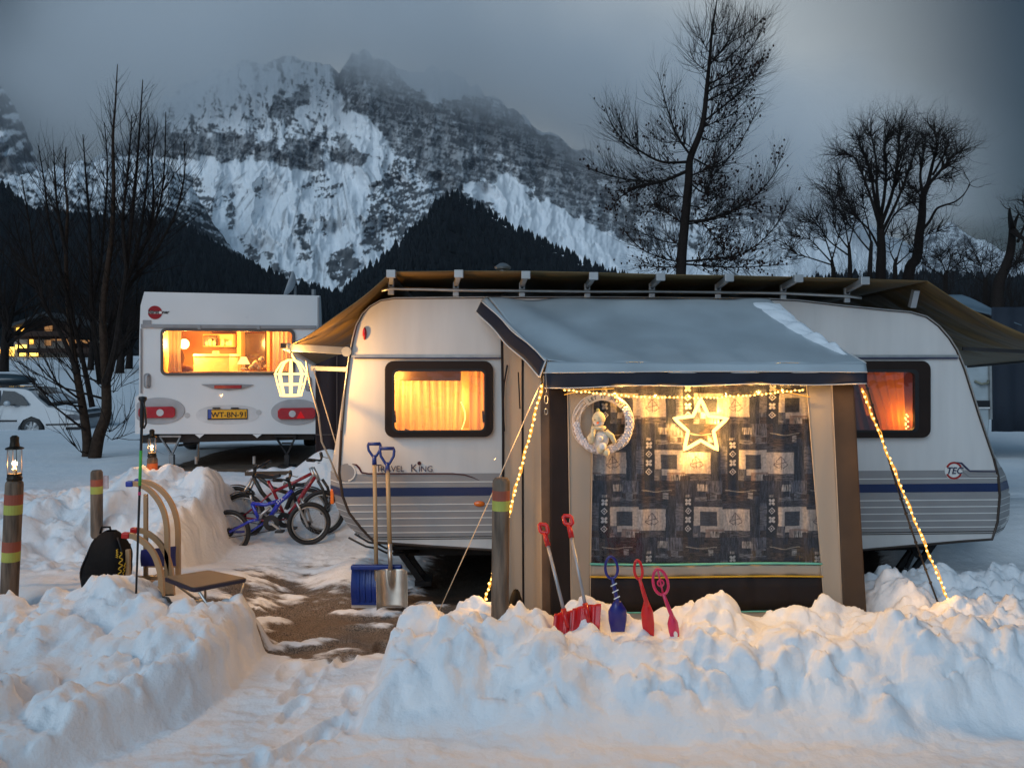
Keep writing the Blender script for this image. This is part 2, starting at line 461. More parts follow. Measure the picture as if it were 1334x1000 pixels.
    for k in range(16):          # boot prints on the trodden path
        px_, py_, an = rp.uniform(-1.5, -.85)+(.25 if k % 2 else 0), 3.55+k*.13+rp.uniform(-.04, .04), rp.uniform(-.4, .4)
        dx, dy = X-px_, Y-py_; a_ = dx*math.cos(an)+dy*math.sin(an); b_ = dy*math.cos(an)-dx*math.sin(an)
        q_ = np.sqrt((a_/.055)**2+(b_/.15)**2); z = z-(1-onb)*.030*(sst(1.15, .8, q_))+(1-onb)*.010*np.exp(-((q_-1.25)/.22)**2)
    # bare earth
    d = sst(4.95, 5.45, Y+.35*fbm(X*1.6, Y*2.2, 3, 80))*sst(7.75, 7.2, Y)*sst(.1, -.1, X-.4)*sst(-2.6, -2.1, X)
    d = d*(1-.85*np.exp(-(((X+1.4)/.33)**2+((Y-6.95)/.55)**2)))
    d = d*np.clip(1.0+1.9*fbm(X*1.8+2, Y*4, 4, 81)-.75*sst(6.3, 7.2, Y), 0, 1)
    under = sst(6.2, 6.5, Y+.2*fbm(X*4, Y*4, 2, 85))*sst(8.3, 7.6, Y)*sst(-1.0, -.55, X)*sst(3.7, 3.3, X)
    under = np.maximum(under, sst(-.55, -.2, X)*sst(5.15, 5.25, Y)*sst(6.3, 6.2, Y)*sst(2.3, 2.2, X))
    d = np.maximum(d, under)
    u2 = sst(10.5, 10.7, Y)*sst(15, 14.7, Y)*sst(-4.75, -4.6, X)*sst(-2.45, -2.6, X)
    z = z-.06*d*(1-sst(8.4, 8.8, Y)); d = np.maximum(d, u2)
    steep = onb
    return z, d, under, steep
xs = axis(-5.2, 4.3, .0155, -2500, 2500); ys = axis(3.1, 9.6, .0155, -60, 2500)
GX, GY = np.meshgrid(xs, ys)
GZ, DIRT, UND, BK = field(GX, GY)
DX = BK*(fbm(GX*3+3, GY*3, 3, 90)*.035+fbm(GZ*7, GX*3, 2, 91)*.02)
DY = BK*(fbm(GX*3.2, GZ*4+2, 3, 92)*.09+fbm(GX*11, GZ*12, 2, 93)*.010)
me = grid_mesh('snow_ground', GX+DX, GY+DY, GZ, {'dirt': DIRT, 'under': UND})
m = bpy.data.materials.new('snow_and_earth'); m.use_nodes = True; MATS['snow'] = m
nt = m.node_tree; N = nt.nodes; L = nt.links; b = N['Principled BSDF']
tc = N.new('ShaderNodeTexCoord'); ad = N.new('ShaderNodeAttribute'); ad.attribute_name = 'dirt'
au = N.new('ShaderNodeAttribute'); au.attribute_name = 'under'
def noise(sc, det=5, vec=None, rough=.5):
    n = N.new('ShaderNodeTexNoise'); n.inputs['Scale'].default_value = sc; n.inputs['Detail'].default_value = det; n.inputs['Roughness'].default_value = rough
    L.new(vec or tc.outputs['Object'], n.inputs['Vector']); return n.outputs['Fac']
def mth(op, a, b_=0, c=None):
    n = N.new('ShaderNodeMath'); n.operation = op
    for i, x in enumerate((a, b_, c)):
        if x is None: continue
        if isinstance(x, (int, float)): n.inputs[i].default_value = x
        else: L.new(x, n.inputs[i])
    return n.outputs[0]
def mixc(f, a, b_):
    n = N.new('ShaderNodeMix'); n.data_type = 'RGBA'
    if isinstance(f, float): n.inputs[0].default_value = f
    else: L.new(f, n.inputs[0])
    for i, x in ((6, a), (7, b_)):
        if isinstance(x, tuple): n.inputs[i].default_value = (*x, 1)
        else: L.new(x, n.inputs[i])
    return n.outputs[2]
mp = N.new('ShaderNodeMapping'); mp.inputs['Scale'].default_value = (1, 2.6, 1); L.new(tc.outputs['Object'], mp.inputs['Vector'])
dn = noise(5, 6, mp.outputs[0], .65)
df = mth('ADD', ad.outputs['Fac'], mth('MULTIPLY', mth('SUBTRACT', dn, .5), 1.5))
dm = mrange(df, .28, .72, 0, 1)
dm = mth('MULTIPLY', dm, mrange(ad.outputs['Fac'], .02, .15, 0, 1))
grit = noise(110, 3); patch = noise(3, 4)
earth = mixc(mrange(grit, .35, .65, 0, 1), (.055, .045, .038), (.27, .215, .17))
earth = mixc(mrange(patch, .4, .65, 0, .5), earth, (.15, .11, .08))
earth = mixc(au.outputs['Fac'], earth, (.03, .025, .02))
sn = mixc(mrange(noise(2.5, 4), .35, .7, 0, 1), (.80, .83, .86), (.86, .87, .88))
slush = mixc(mrange(noise(70, 4), .62, .75, 0, .25), sn, (.35, .3, .25))
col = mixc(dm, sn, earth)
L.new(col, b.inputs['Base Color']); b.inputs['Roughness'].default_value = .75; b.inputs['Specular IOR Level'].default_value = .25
h1 = mth('ADD', mth('MULTIPLY', noise(9, 5), .7), mth('MULTIPLY', noise(45, 4), .3))
h2 = mth('ADD', h1, mth('MULTIPLY', mth('MULTIPLY', grit, dm), .35))
bp = N.new('ShaderNodeBump'); bp.inputs['Strength'].default_value = .8; bp.inputs['Distance'].default_value = .02
L.new(h2, bp.inputs['Height']); L.new(bp.outputs['Normal'], b.inputs['Normal'])
o = link('snow_ground', me, m); tag(o, kind='structure')
def gz(x, y):
    a = field(np.array([[x]]), np.array([[y]]))[0]; return float(a[0, 0])

# ================================================================ mountains
def relief(name, ridge, py0, Yb, Yr, step, disp, maskfn, mt, seed, rows=160, backY=None):
    rp = np.array(ridge, float); pxs = np.arange(rp[0, 0], rp[-1, 0]+step, step)
    rid = np.interp(pxs, rp[:, 0], rp[:, 1]); rid = rid+fbm(pxs/22., pxs*0+seed, 6, seed, .66)*11
    v = np.linspace(0, 1, rows)[:, None]; PX = np.repeat(pxs[None, :], rows, 0)
    PY = py0+(rid[None, :]-py0)*v
    Y = Yb+(Yr-Yb)*v**.85
    dd = (1-np.abs(fbm(PX/55., PY/90., 5, seed+3, .5))*2.2)*disp*1.3+fbm(PX/9., PY/45., 3, seed+9, .6)*disp*.22*(1-.6*v)
    Y = Y-dd*np.sin(PI*np.clip(v, 0, 1))**.5
    X = (PX-CX)/FO*Y; Z = H-(PY-HY)/FO*Y
    # back slope
    nb = 8; bs = []
    for k in range(1, nb+1):
        t = k/nb; Yk = Y[-1]+t*(backY or (Yr-Yb)*.5); bs.append((X[-1]*Yk/Y[-1], Yk, Z[-1]*(1-t)**1.2))
    A = maskfn(PX, PY) if maskfn else np.zeros_like(PX)
    X = np.vstack([X]+[b_[0][None] for b_ in bs]); Yy = np.vstack([Y]+[b_[1][None] for b_ in bs]); Z = np.vstack([Z]+[b_[2][None] for b_ in bs])
    A = np.vstack([A]+[A[-1:]]*nb)
    me = grid_mesh(name, X, Yy, Z, {'rock': A})
    o = link(name, me, mt); tag(o, kind='structure')
    return PX, PY, X[:rows], Yy[:rows], Z[:rows], o
def inpoly(PX, PY, poly):
    ins = np.zeros(PX.shape, bool); n = len(poly)
    for i in range(n):
        x1, y1 = poly[i]; x2, y2 = poly[(i+1) % n]
        if y1 == y2: continue
        c = ((y1 > PY) != (y2 > PY)) & (PX < (x2-x1)*(PY-y1)/(y2-y1)+x1); ins ^= c
    return ins
IW, IH = 1500, 480
IX, IY = np.meshgrid(np.arange(IW)-80., np.arange(IH)-20.)
wx = IX+fbm(IX/26, IY/26, 5, 5, .65)*26; wy = IY+fbm(IX/26+40, IY/26, 5, 6, .65)*22
ROCK = np.full((IH, IW), -.10); TREE = np.full((IH, IW), -1.)
def blur(k, n):
    for _ in range(n): k = (k+np.roll(k, 2, 0)+np.roll(k, -2, 0)+np.roll(k, 2, 1)+np.roll(k, -2, 1))/5
    return k
def paint(img, poly, val, soft=1):
    k = blur(inpoly(wx, wy, poly).astype(float), soft)
    img[:] = img*(1-k)+val*k
# region weights: + rock, - snow
paint(ROCK, [(150, 60), (460, 60), (700, 90), (1100, 180), (1100, 300), (860, 330), (640, 262), (520, 200), (340, 215), (150, 220)], .0, 14)
paint(ROCK, [(190, 130), (300, 90), (440, 85), (430, 130), (340, 150), (230, 165)], -.06, 8)
paint(ROCK, [(432, 100), (455, 70), (490, 74), (520, 98), (545, 120), (570, 140), (600, 118), (625, 128), (660, 150), (700, 178), (745, 215), (790, 250), (830, 282), (850, 330), (800, 308), (740, 288), (700, 276), (655, 250), (622, 248), (585, 250), (540, 222), (520, 198), (500, 172), (470, 150), (448, 122)], .17, 7)
paint(ROCK, [(500, 62), (600, 90), (645, 120), (605, 122), (575, 135), (540, 112)], -.22, 4)
paint(ROCK, [(430, 135), (470, 150), (500, 175), (510, 200), (480, 200), (440, 170), (420, 150)], -.14, 6)
for pl_, vv in (([(346, 152), (366, 124), (400, 116), (404, 132), (372, 150)], .3), ([(236, 206), (240, 178), (278, 166), (268, 206)], .3),
               ([(268, 206), (276, 184), (322, 170), (318, 206), (290, 212)], .3), ([(318, 214), (338, 186), (364, 184), (358, 208)], .32),
               ([(356, 220), (378, 184), (412, 180), (424, 202), (396, 224)], .36), ([(428, 210), (452, 178), (476, 196), (470, 216), (444, 216)], .3),
               ([(196, 200), (210, 168), (240, 172), (236, 204)], .25), ([(150, 200), (160, 150), (200, 160), (200, 205)], .2),
               ([(520, 196), (560, 172), (602, 200), (642, 252), (600, 250), (560, 236), (536, 224)], .26),
               ([(640, 130), (700, 168), (760, 205), (800, 240), (790, 255), (720, 230), (660, 190)], .2),
               ([(455, 72), (440, 96), (462, 104), (490, 98), (486, 74)], .3),
               ([(760, 205), (900, 205), (1060, 235), (1060, 290), (900, 290), (800, 262)], .06)):
    paint(ROCK, pl_, vv, 3)
paint(ROCK, [(500, 225), (470, 222), (440, 214), (400, 226), (350, 218), (300, 212), (236, 210), (200, 212), (240, 300), (330, 350), (420, 395), (500, 340)], -.42, 4)
paint(ROCK, [(400, 230), (450, 215), (470, 262), (450, 275), (420, 250), (380, 300), (340, 330), (360, 280)], -.24, 5)
paint(ROCK, [(640, 240), (700, 262), (760, 290), (860, 345), (860, 400), (760, 350), (600, 245)], -.45, 3)
paint(ROCK, [(610, 226), (650, 232), (690, 244), (700, 252), (650, 244)], -.3, 3)
for pl_, vv in (([(284, 250), (300, 246), (308, 292), (334, 322), (372, 346), (420, 372), (400, 380), (350, 352), (302, 314)], .25),
               ([(470, 300), (478, 250), (500, 215), (530, 200), (545, 232), (580, 262), (560, 300), (500, 330), (470, 340)], .10),
               ([(380, 276), (400, 272), (408, 345), (386, 352)], .16), ([(414, 282), (430, 280), (428, 325), (416, 322)], .12), ([(430, 325), (462, 318), (470, 350), (440, 394), (430, 380)], .3),
               ([(326, 236), (352, 226), (348, 268), (330, 272)], .02), ([(395, 225), (440, 220), (446, 262), (400, 262)], -.05),
               ([(206, 214), (262, 216), (276, 260), (290, 330), (210, 300)], .05), ([(546, 228), (640, 262), (660, 282), (560, 290)], .12)):
    paint(TREE, pl_, vv, 4)
# one crag field: snow lies where it is gentle, rock shows on its steep flanks
sx = IX+.45*IY; qx = sx+fbm(IX/40, IY/40, 3, 170)*14
RG = 0; am = 1.; tot = 0
for o_ in range(6):
    f_ = 2.0**o_; r_ = 1-np.abs(perlin(qx/58.*f_+o_*7.3, (IY-.2*IX)/84.*f_, 180+o_))*1.9; RG = RG+am*r_; tot += am; am *= .60
RG /= tot
gx_ = np.gradient(RG, axis=1); gy_ = np.gradient(RG, axis=0)
sl = np.sqrt(gx_**2*1.0+gy_**2*.7); sl = sl/np.mean(sl)
lee = (gx_*.8-gy_*.5)/np.mean(np.abs(gx_))
strata = fbm((IX+IY*.4)/30., (IY-IX*.24)/5., 5, 145, .68)
fine = fbm((IX+IY*.5)/3.2, (IY-IX*.3)/5., 3, 130, .7)
n1 = fbm(IX/42, IY/30, 4, 120, .6); med = fbm((IX-IY*.3)/13., (IY+IX*.2)/15., 5, 125, .66)
val_ = ROCK*1.25+.045*(sl-1)+.075*np.clip(lee, -2.5, 2.5)+.15*strata+.03*fine+n1*.22+.26*med-.02
rk = sst(-.07, .09, val_)
ang = np.arctan2(IX-425, IY-120); rad = np.hypot(IX-425, IY-120)
streak = fbm(ang*26., rad/70., 5, 190, .7)
cone = np.clip(blur(inpoly(wx, wy, [(400, 215), (460, 212), (500, 235), (470, 330), (440, 385), (390, 360), (320, 310), (270, 230), (330, 215)]).astype(float), 8), 0, 1)
tr = sst(-.04, .12, TREE*1.0+fbm(IX/3.6, IY/4.4, 3, 160, .7)*.62+fbm((IX-IY*.6)/22., (IY+IX*.3)/7., 3, 161)*.62+.2*streak)
MM = np.maximum(rk*(.62+.38*sst(-.35, .35, fine+strata+.12*lee+med)), tr*1.0)
MM = np.maximum(MM, cone*sst(.02, .38, streak+.25*n1)*.55)
MM = np.clip(np.maximum(MM, .10*sst(0, .5, med+strata)), 0, 1)
def samp(img):
    def f(PX, PY):
        x = np.clip(PX+80, 0, IW-2); y = np.clip(PY+20, 0, IH-2); xi = x.astype(int); yi = y.astype(int); fx = x-xi; fy = y-yi
        return (img[yi, xi]*(1-fx)+img[yi, xi+1]*fx)*(1-fy)+(img[yi+1, xi]*(1-fx)+img[yi+1, xi+1]*fx)*fy
    return f
def rockmat(name, rock, rock2, snowc, sc):
    global N, L, tc
    m = bpy.data.materials.new(name); m.use_nodes = True; nt = m.node_tree; N = nt.nodes; L = nt.links; b = N['Principled BSDF']
    tc = N.new('ShaderNodeTexCoord'); a = N.new('ShaderNodeAttribute'); a.attribute_name = 'rock'
    f = mrange(mth('ADD', a.outputs['Fac'], mth('MULTIPLY', mth('SUBTRACT', noise(sc, 6, None, .7), .5), .35)), .08, .92, 0, 1, False)
    rc = mixc(mrange(noise(sc*.6, 5), .35, .65, 0, 1), rock, rock2)
    L.new(mixc(f, snowc, rc), b.inputs['Base Color']); b.inputs['Roughness'].default_value = .9; b.inputs['Specular IOR Level'].default_value = .1
    MATS[name] = m; return m
RM = rockmat('mountain_rock', (.065, .07, .075), (.15, .155, .16), (.88, .90, .92), .03)
relief('mountain', [(120, 205), (150, 188), (178, 166), (190, 146), (202, 146), (214, 126), (222, 128), (240, 108), (262, 104), (275, 90), (300, 92), (318, 78), (345, 84), (372, 72), (400, 80), (428, 84), (442, 96), (450, 80), (458, 68), (466, 72), (474, 66), (488, 76), (500, 74), (515, 88), (535, 94), (552, 95), (564, 86), (574, 92), (586, 88), (596, 100), (604, 100), (612, 112), (622, 113), (632, 126), (648, 124), (662, 142), (684, 150), (700, 170), (728, 176), (745, 194), (770, 196), (800, 210), (860, 212), (930, 208), (1000, 232), (1080, 262), (1150, 300), (1200, 330)],
       400, 1500, 3100, 1.15, 110, samp(MM), RM, 200, 300)
relief('mountain', [(1030, 350), (1120, 330), (1180, 322), (1215, 298), (1237, 290), (1262, 306), (1300, 322), (1334, 342), (1400, 330), (1500, 350)], 420, 2200, 3400, 2, 110,
       lambda a, c: np.clip(sst(-.05, .15, fbm(a/18, c/14, 5, 220, .65)*1.2+.02)*.8, 0, 1), RM, 210, 90)
relief('mountain', [(-160, 40), (-60, 60), (0, 112), (14, 128), (28, 158), (40, 188), (50, 212), (80, 240), (140, 260)], 420, 1900, 2600, 1.5, 110,
       lambda a, c: np.clip(sst(-.25, .0, fbm(a/26+c/40, c/14, 5, 230, .6)+.02)*.9, 0, 1), RM, 231, 110)
FLOOR = mat('forest_floor', (.008, .010, .012), .95, var=.5, vscale=.02, spec=.05)
SPK = rockmat('wooded_snow', (.02, .024, .028), (.035, .04, .042), (.82, .85, .88), .09)
relief('hill', [(-160, 262), (-60, 250), (0, 232), (60, 220), (120, 208), (180, 199), (215, 212), (248, 240), (272, 280), (300, 322), (345, 356), (400, 384), (440, 398)], 410, 1200, 1900, 1.3, 70,
       lambda a, c: np.clip(.25+1.6*(fbm((a+c)/26, (c-a*.5)/8., 4, 240, .6))+1.1*fbm(a/5, c/4, 3, 241, .7)+sst(235, 300, c)*.8, 0, 1), SPK, 250, 150)
hillL = relief('hill', [(-200, 225), (-60, 240), (0, 248), (40, 277), (90, 288), (150, 290), (200, 294), (245, 304), (300, 338), (350, 362), (400, 380), (450, 395), (520, 410)], 462, 260, 1250, 3, 30, None, FLOOR, 260, 60)
hillR = relief('hill', [(410, 410), (432, 392), (456, 374), (500, 338), (546, 296), (575, 262), (586, 256), (625, 276), (680, 308), (740, 338), (800, 364), (880, 380), (1000, 376), (1100, 366), (1200, 362), (1300, 368), (1500, 370)], 462, 300, 1250, 3, 30, None, FLOOR, 270, 60)
def forest(hill, n, label, pxr, hmin, seed, clr):
    PX, PY, X, Y, Z, _ = hill; rs = np.random.RandomState(seed); mb = MB(); r_, c_ = PX.shape
    ks = 0
    while ks < n:
        j = int(rs.rand()**.6*(r_-1)); i = rs.randint(0, c_-1)
        if ks < n*.12: j = r_-1
        if not (pxr[0] < PX[j, i] < pxr[1]) or PY[j, i] > 440: continue
        if any((PX[j, i]-a)**2+(PY[j, i]-c)**2 < r**2 for a, c, r in clr) and rs.rand() < .9: continue
        ks += 1
        fx = rs.rand(); x, y, z = X[j, i]+(X[j, i+1]-X[j, i])*fx, Y[j, i]-rs.rand()*6, Z[j, i]-1
        s_ = hmin*(.45+1.15*rs.rand()**1.6); th = rs.rand()*6
        k0 = len(mb.v); q = 5
        for (rr, zz) in ((.2, .05), (.24, .2), (.13, .55), (.17, .5), (0, 1)):
            if rr == 0: mb.v.append((x, y, z+s_)); continue
            for t in range(q):
                a = th+2*PI*t/q; mb.v.append((x+rr*s_*math.cos(a)*(.8+.4*rs.rand()), y+rr*s_*math.sin(a), z+zz*s_*(.93+.14*rs.rand())))
        for lv in range(3):
            for t in range(q): mb.f.append((k0+lv*q+t, k0+lv*q+(t+1) % q, k0+(lv+1)*q+(t+1) % q, k0+(lv+1)*q+t))
        for t in range(q): mb.f.append((k0+3*q+t, k0+3*q+(t+1) % q, k0+4*q))
    o = mb.build('conifer_forest', mat('spruce', (.009, .012, .014), .95, var=.5, vscale=.05, spec=.05))
    tag(o, label, 'forest', kind='stuff')
forest(hillL, 6500, 'dark spruce forest covering the low hillside on the left', (-60, 460), 12.5, 5, [(272, 338, 5)])
forest(hillR, 6500, 'dark spruce forest on the pointed spur below the snowy mountain', (415, 1400), 12.5, 6, [(560, 340, 5), (600, 340, 4)])

# ================================================================ air: haze box and the mist hanging over the summits
def volume(name, lo, hi, dens, colr, het=False):
    mb = MB(); c = (V(lo)+V(hi))/2; s_ = V(hi)-V(lo); mb.box(c, s_)
    m = bpy.data.materials.new(name+'_air'); m.use_nodes = True; nt = m.node_tree; NN = nt.nodes; LL = nt.links
    NN.remove(NN['Principled BSDF']); v = NN.new('ShaderNodeVolumePrincipled'); v.inputs['Color'].default_value = (*colr, 1); v.inputs['Density'].default_value = dens
    v.inputs['Anisotropy'].default_value = -.2
    if het:
        tc = NN.new('ShaderNodeTexCoord'); sp = NN.new('ShaderNodeSeparateXYZ'); LL.new(tc.outputs['Object'], sp.inputs[0])
        nn = NN.new('ShaderNodeTexNoise'); nn.inputs['Scale'].default_value = .0022; nn.inputs['Detail'].default_value = 3; LL.new(tc.outputs['Object'], nn.inputs['Vector'])
        # height raised by drifting noise, thinner toward both sides
        a = NN.new('ShaderNodeMath'); a.operation = 'MULTIPLY_ADD'; LL.new(nn.outputs['Fac'], a.inputs[0]); a.inputs[1].default_value = 520; t0 = NN.new('ShaderNodeMath'); t0.operation = 'ADD'; LL.new(sp.outputs['X'], t0.inputs[0]); t0.inputs[1].default_value = 620; t1 = NN.new('ShaderNodeMath'); t1.operation = 'ABSOLUTE'; LL.new(t0.outputs[0], t1.inputs[0]); tl2 = NN.new('ShaderNodeMath'); tl2.operation = 'MULTIPLY_ADD'; LL.new(t1.outputs[0], tl2.inputs[0]); tl2.inputs[1].default_value = .40; LL.new(sp.outputs['Z'], tl2.inputs[2]); LL.new(tl2.outputs[0], a.inputs[2])
        r = NN.new('ShaderNodeMapRange'); r.interpolation_type = 'SMOOTHSTEP'; LL.new(a.outputs[0], r.inputs['Value'])
        for k, x in zip(('From Min', 'From Max', 'To Min', 'To Max'), (1120, 1620, 0, dens)): r.inputs[k].default_value = x
        r.clamp = True
        ab = NN.new('ShaderNodeMath'); ab.operation = 'ADD'; LL.new(sp.outputs['X'], ab.inputs[0]); ab.inputs[1].default_value = CLOUD_X
        ac = NN.new('ShaderNodeMath'); ac.operation = 'ABSOLUTE'; LL.new(ab.outputs[0], ac.inputs[0])
        r2 = NN.new('ShaderNodeMapRange'); r2.interpolation_type = 'SMOOTHSTEP'; LL.new(ac.outputs[0], r2.inputs['Value'])
        for k, x in zip(('From Min', 'From Max', 'To Min', 'To Max'), (1000, 1900, 1, 0)): r2.inputs[k].default_value = x
        ml = NN.new('ShaderNodeMath'); ml.operation = 'MULTIPLY'; LL.new(r.outputs['Result'], ml.inputs[0]); LL.new(r2.outputs['Result'], ml.inputs[1])
        r4 = NN.new('ShaderNodeMapRange'); r4.interpolation_type = 'SMOOTHSTEP'; LL.new(a.outputs[0], r4.inputs['Value'])
        for k, x in zip(('From Min', 'From Max', 'To Min', 'To Max'), (1640, 1900, 1, .04)): r4.inputs[k].default_value = x
        m5 = NN.new('ShaderNodeMath'); m5.operation = 'MULTIPLY'; LL.new(ml.outputs[0], m5.inputs[0]); LL.new(r4.outputs['Result'], m5.inputs[1])
        LL.new(m5.outputs[0], v.inputs['Density'])
    LL.new(v.outputs[0], NN['Material Output'].inputs['Volume'])
    o = mb.build(name, m); tag(o, kind='stuff'); return o
if HAZE: volume('haze', (-2700, -70, -2), (2700, 5200, 1500), HAZE, (.75, .85, 1))
if CLOUD: volume('haze', (-2100, 2350, 420), (1900, 3350, 1480), CLOUD, CLOUD_C, True)
# ================================================================ shared materials
WHITE = mat('caravan_white', (.66, .65, .635), .38, var=.06, vscale=3, bump=.012, bscale=260, coat=.2, stretch=(2.5, 1, .35))
WHITE2 = mat('caravan_gloss_white', (.74, .76, .77), .3, var=.03, vscale=2, coat=.3)
TRIM = mat('trim_brown', (.045, .03, .022), .4, var=.2)
ALU = mat('aluminium', (.55, .54, .52), .35, .85, var=.1, vscale=12)
BLACKR = mat('black_rubber', (.012, .012, .013), .6, var=.25)
NAVY = mat('navy_stripe', (.012, .028, .10), .4, var=.1)
GREYP = mat('grey_stripe_panel', (.30, .29, .29), .42, var=.05, bump=.01, bscale=260)
WHL = mat('white_line', (.78, .77, .74), .4, var=.03)
MAROON = mat('maroon_line', (.06, .006, .012), .4)
LETTER = mat('navy_lettering', (.03, .03, .08), .4)
BLACKM = mat('black_paint', (.01, .01, .012), .5)
RED = mat('red_lens', (.42, .006, .01), .12, coat=.8, var=.15)
ORANGE = mat('orange_lens', (.75, .16, .01), .15, coat=.8)
CLEAR = mat('clear_lens', (.6, .6, .6), .1, coat=.9)
DSTEEL = mat('dark_steel', (.03, .03, .032), .55, .6, var=.3, bump=.02)
GALV = mat('galvanised_steel', (.30, .31, .32), .45, .8, var=.2)
GLS = glass('window_glass', (.93, .93, .93), .03)
WOODI = mat('interior_wood', (.50, .27, .10), .5, var=.15, vscale=3, stretch=(1, 1, .15))
CURT = mat('cream_curtain', (.80, .62, .36), .85, var=.06, transl=.5)
CURTR = mat('red_curtain', (.75, .32, .05), .85, var=.1, transl=.5)
WHITEP = mat('white_plastic', (.75, .73, .7), .4)
ROPE = mat('pale_rope', (.6, .5, .38), .8)
BULB = glow('warm_bulb', (1, .56, .14), 6)
BULBS = glow('warm_bulb_bright', (1, .58, .17), 4.5)
TUBEL = glow('amber_light_tube', (1, .42, .06), 1.3)

def disc_pts(fr, u, z, r, off, n=24, ry=None):
    return [fr.at(u+r*math.cos(2*PI*i/n), z+(ry or r)*math.sin(2*PI*i/n), off) for i in range(n)]
def curtain(fr, u0, u1, z0, z1, off, amp, waves, name, mt, parent, gather=0, ph=0):
    m = MB()
    def fn(a, b):
        u = lerp(u0, u1, a); pinch = gather*math.sin(PI*min(1, b*1.2))
        u = lerp(u, (u0+u1)/2, pinch*.4)
        return fr.at(u, lerp(z0, z1, b), off+amp*math.sin(waves*2*PI*a+ph+.6*math.sin(9*a+2*b))*(.7+.3*b))
    m.sheet(fn, 90, 8); return m.build(name, mt, parent, smooth=True)

# ================================================================ main caravan
F1 = Frame((0, 6.5, 0), .045)
def f1(l): return [F1.uz(*p) for p in l]
OUT = f1([(445, 560), (449, 510), (455, 465), (460, 440), (464, 424), (472, 409), (482, 399), (496, 391), (514, 388), (640, 387), (800, 387), (1000, 389), (1040, 391), (1100, 398), (1150, 403), (1185, 406),
          (1206, 412), (1222, 424), (1236, 440), (1246, 456), (1256, 480), (1275, 540), (1294, 596), (1300, 620), (1302, 645), (1299, 680), (1292, 702), (1250, 705), (1125, 716), (900, 718), (640, 716), (560, 711), (488, 706),
          (470, 687), (455, 668), (446, 645), (442, 615)])
OUT = OUT[::-1]   # clockwise order does not matter, keep consistent
BUL = f1([(436, 560), (443, 510), (450, 465), (455, 440), (460, 422), (468, 406), (480, 396), (495, 389), (514, 386), (640, 385), (800, 385), (1000, 387), (1040, 389), (1100, 396), (1150, 401), (1187, 403),
          (1210, 409), (1228, 421), (1244, 438), (1256, 455), (1268, 480), (1288, 540), (1312, 596), (1326, 622), (1332, 645), (1331, 680), (1322, 697), (1250, 705), (1125, 716), (900, 718), (640, 716), (545, 714), (474, 711),
          (450, 690), (436, 668), (427, 640), (427, 612)])[::-1]
car0 = F1.at(*F1.uz(900, 770), 1.1); car0.z = 0
CV = thing('caravan', car0, 'white caravan with a striped lower side and lit curtained windows beside the porch awning', 'caravan')
W1o = rrect(*F1.uz(502, 569), *F1.uz(642, 470), .07); W1i = rrect(*F1.uz(513, 561), *F1.uz(632, 482), .04)
W2o = rrect(*F1.uz(1062, 570), *F1.uz(1209, 470), .07); W2i = rrect(*F1.uz(1076, 561), *F1.uz(1190, 483), .04)
me = holed(F1, OUT, [W1i, W2i], 0)
link('side_panel', me, WHITE, CV)
m = MB(); DEP = 2.2
rings = [(OUT, 0), (BUL, .16), (BUL, DEP-.16), (OUT, DEP)]; n = len(OUT)
for r_, off in rings: m.v += [tuple(F1.at(*p, off)) for p in r_]
for k in range(3):
    for i in range(n): j = (i+1) % n; m.f.append((k*n+i, k*n+j, (k+1)*n+j, (k+1)*n+i))
m.f.append(tuple(range(3*n, 4*n)))
sharp(m.build('shell', WHITE, CV), 35)
# edge trim
pts = [F1.at(*p, -.004) for p in OUT]
li = [i for i in range(n)]
MB().tube(pts, .011, 8, closed=True).build('edge_trim', TRIM, CV, smooth=True)
MB().tube([F1.at(*p, -.019) for p in OUT if p[1] > 1.0], .006, 6).build('edge_trim_strip', ALU, CV, smooth=True)
# horizontal awning rail under the roof
def hline(y, x0, x1, h, off, name, mt, fr=F1):
    a = fr.uz(x0, y); b = fr.uz(x1, y); z = a[1]
    m_ = MB(); m_.ob(fr.at((a[0]+b[0])/2, z, off), fr.d*(b[0]-a[0])/2, fr.n*.006, (0, 0, h/2)); return m_.build(name, mt, CV, bevel=.001)
zr = F1.uz(460, 466)[1]
hline(464.0, 458, 1250, .022, -.006, 'side_rail', ALU); hline(466.5, 462, 1246, .012, -.0125, 'rail_groove', LETTER)
def edge_u(z, loop, side):
    us = []
    for i in range(len(loop)):
        (a, b), (c, d) = loop[i], loop[(i+1) % len(loop)]
        if (b-z)*(d-z) <= 0 and abs(b-d) > 1e-6: us.append(a+(c-a)*(z-b)/(d-b))
    return (min(us) if side < 0 else max(us)) if us else (loop[0][0])
def band(ya, yb, off, name, mt, inset=.012, nseg=6):
    za = F1.uz(500, ya)[1]; zb = F1.uz(500, yb)[1]
    L_ = []; R_ = []
    for i in range(nseg+1):
        z = lerp(za, zb, i/nseg); L_.append((edge_u(z, OUT, -1)+inset, z)); R_.append((edge_u(z, OUT, 1)-inset, z))
    MB().prism([F1.at(*p, off) for p in L_+R_[::-1]], F1.n*.0035).build(name, mt, CV)
    for side in (1, -1):     # the same stripe carried round on the end caps
        m_ = MB(); k0 = None
        for i in range(nseg+1):
            z = lerp(za, zb, i/nseg); a = edge_u(z, OUT, side)+side*.012; c = edge_u(z, BUL, side)+side*(.004-off)
            m_.v += [tuple(F1.at(a, z, .004+off*1.5)), tuple(F1.at(c, z, .165)), tuple(F1.at(c, z, DEP-.16))]
            if i:
                j = 3*i; m_.f += [(j-3, j-2, j+1, j), (j-2, j-1, j+2, j+1)]
        m_.build(name, mt, CV)
band(617, 634.6, -.003, 'grey_band', GREYP); band(646.6, 698.4, -.003, 'grey_band', GREYP)
band(635, 646.2, -.0045, 'navy_band', NAVY)
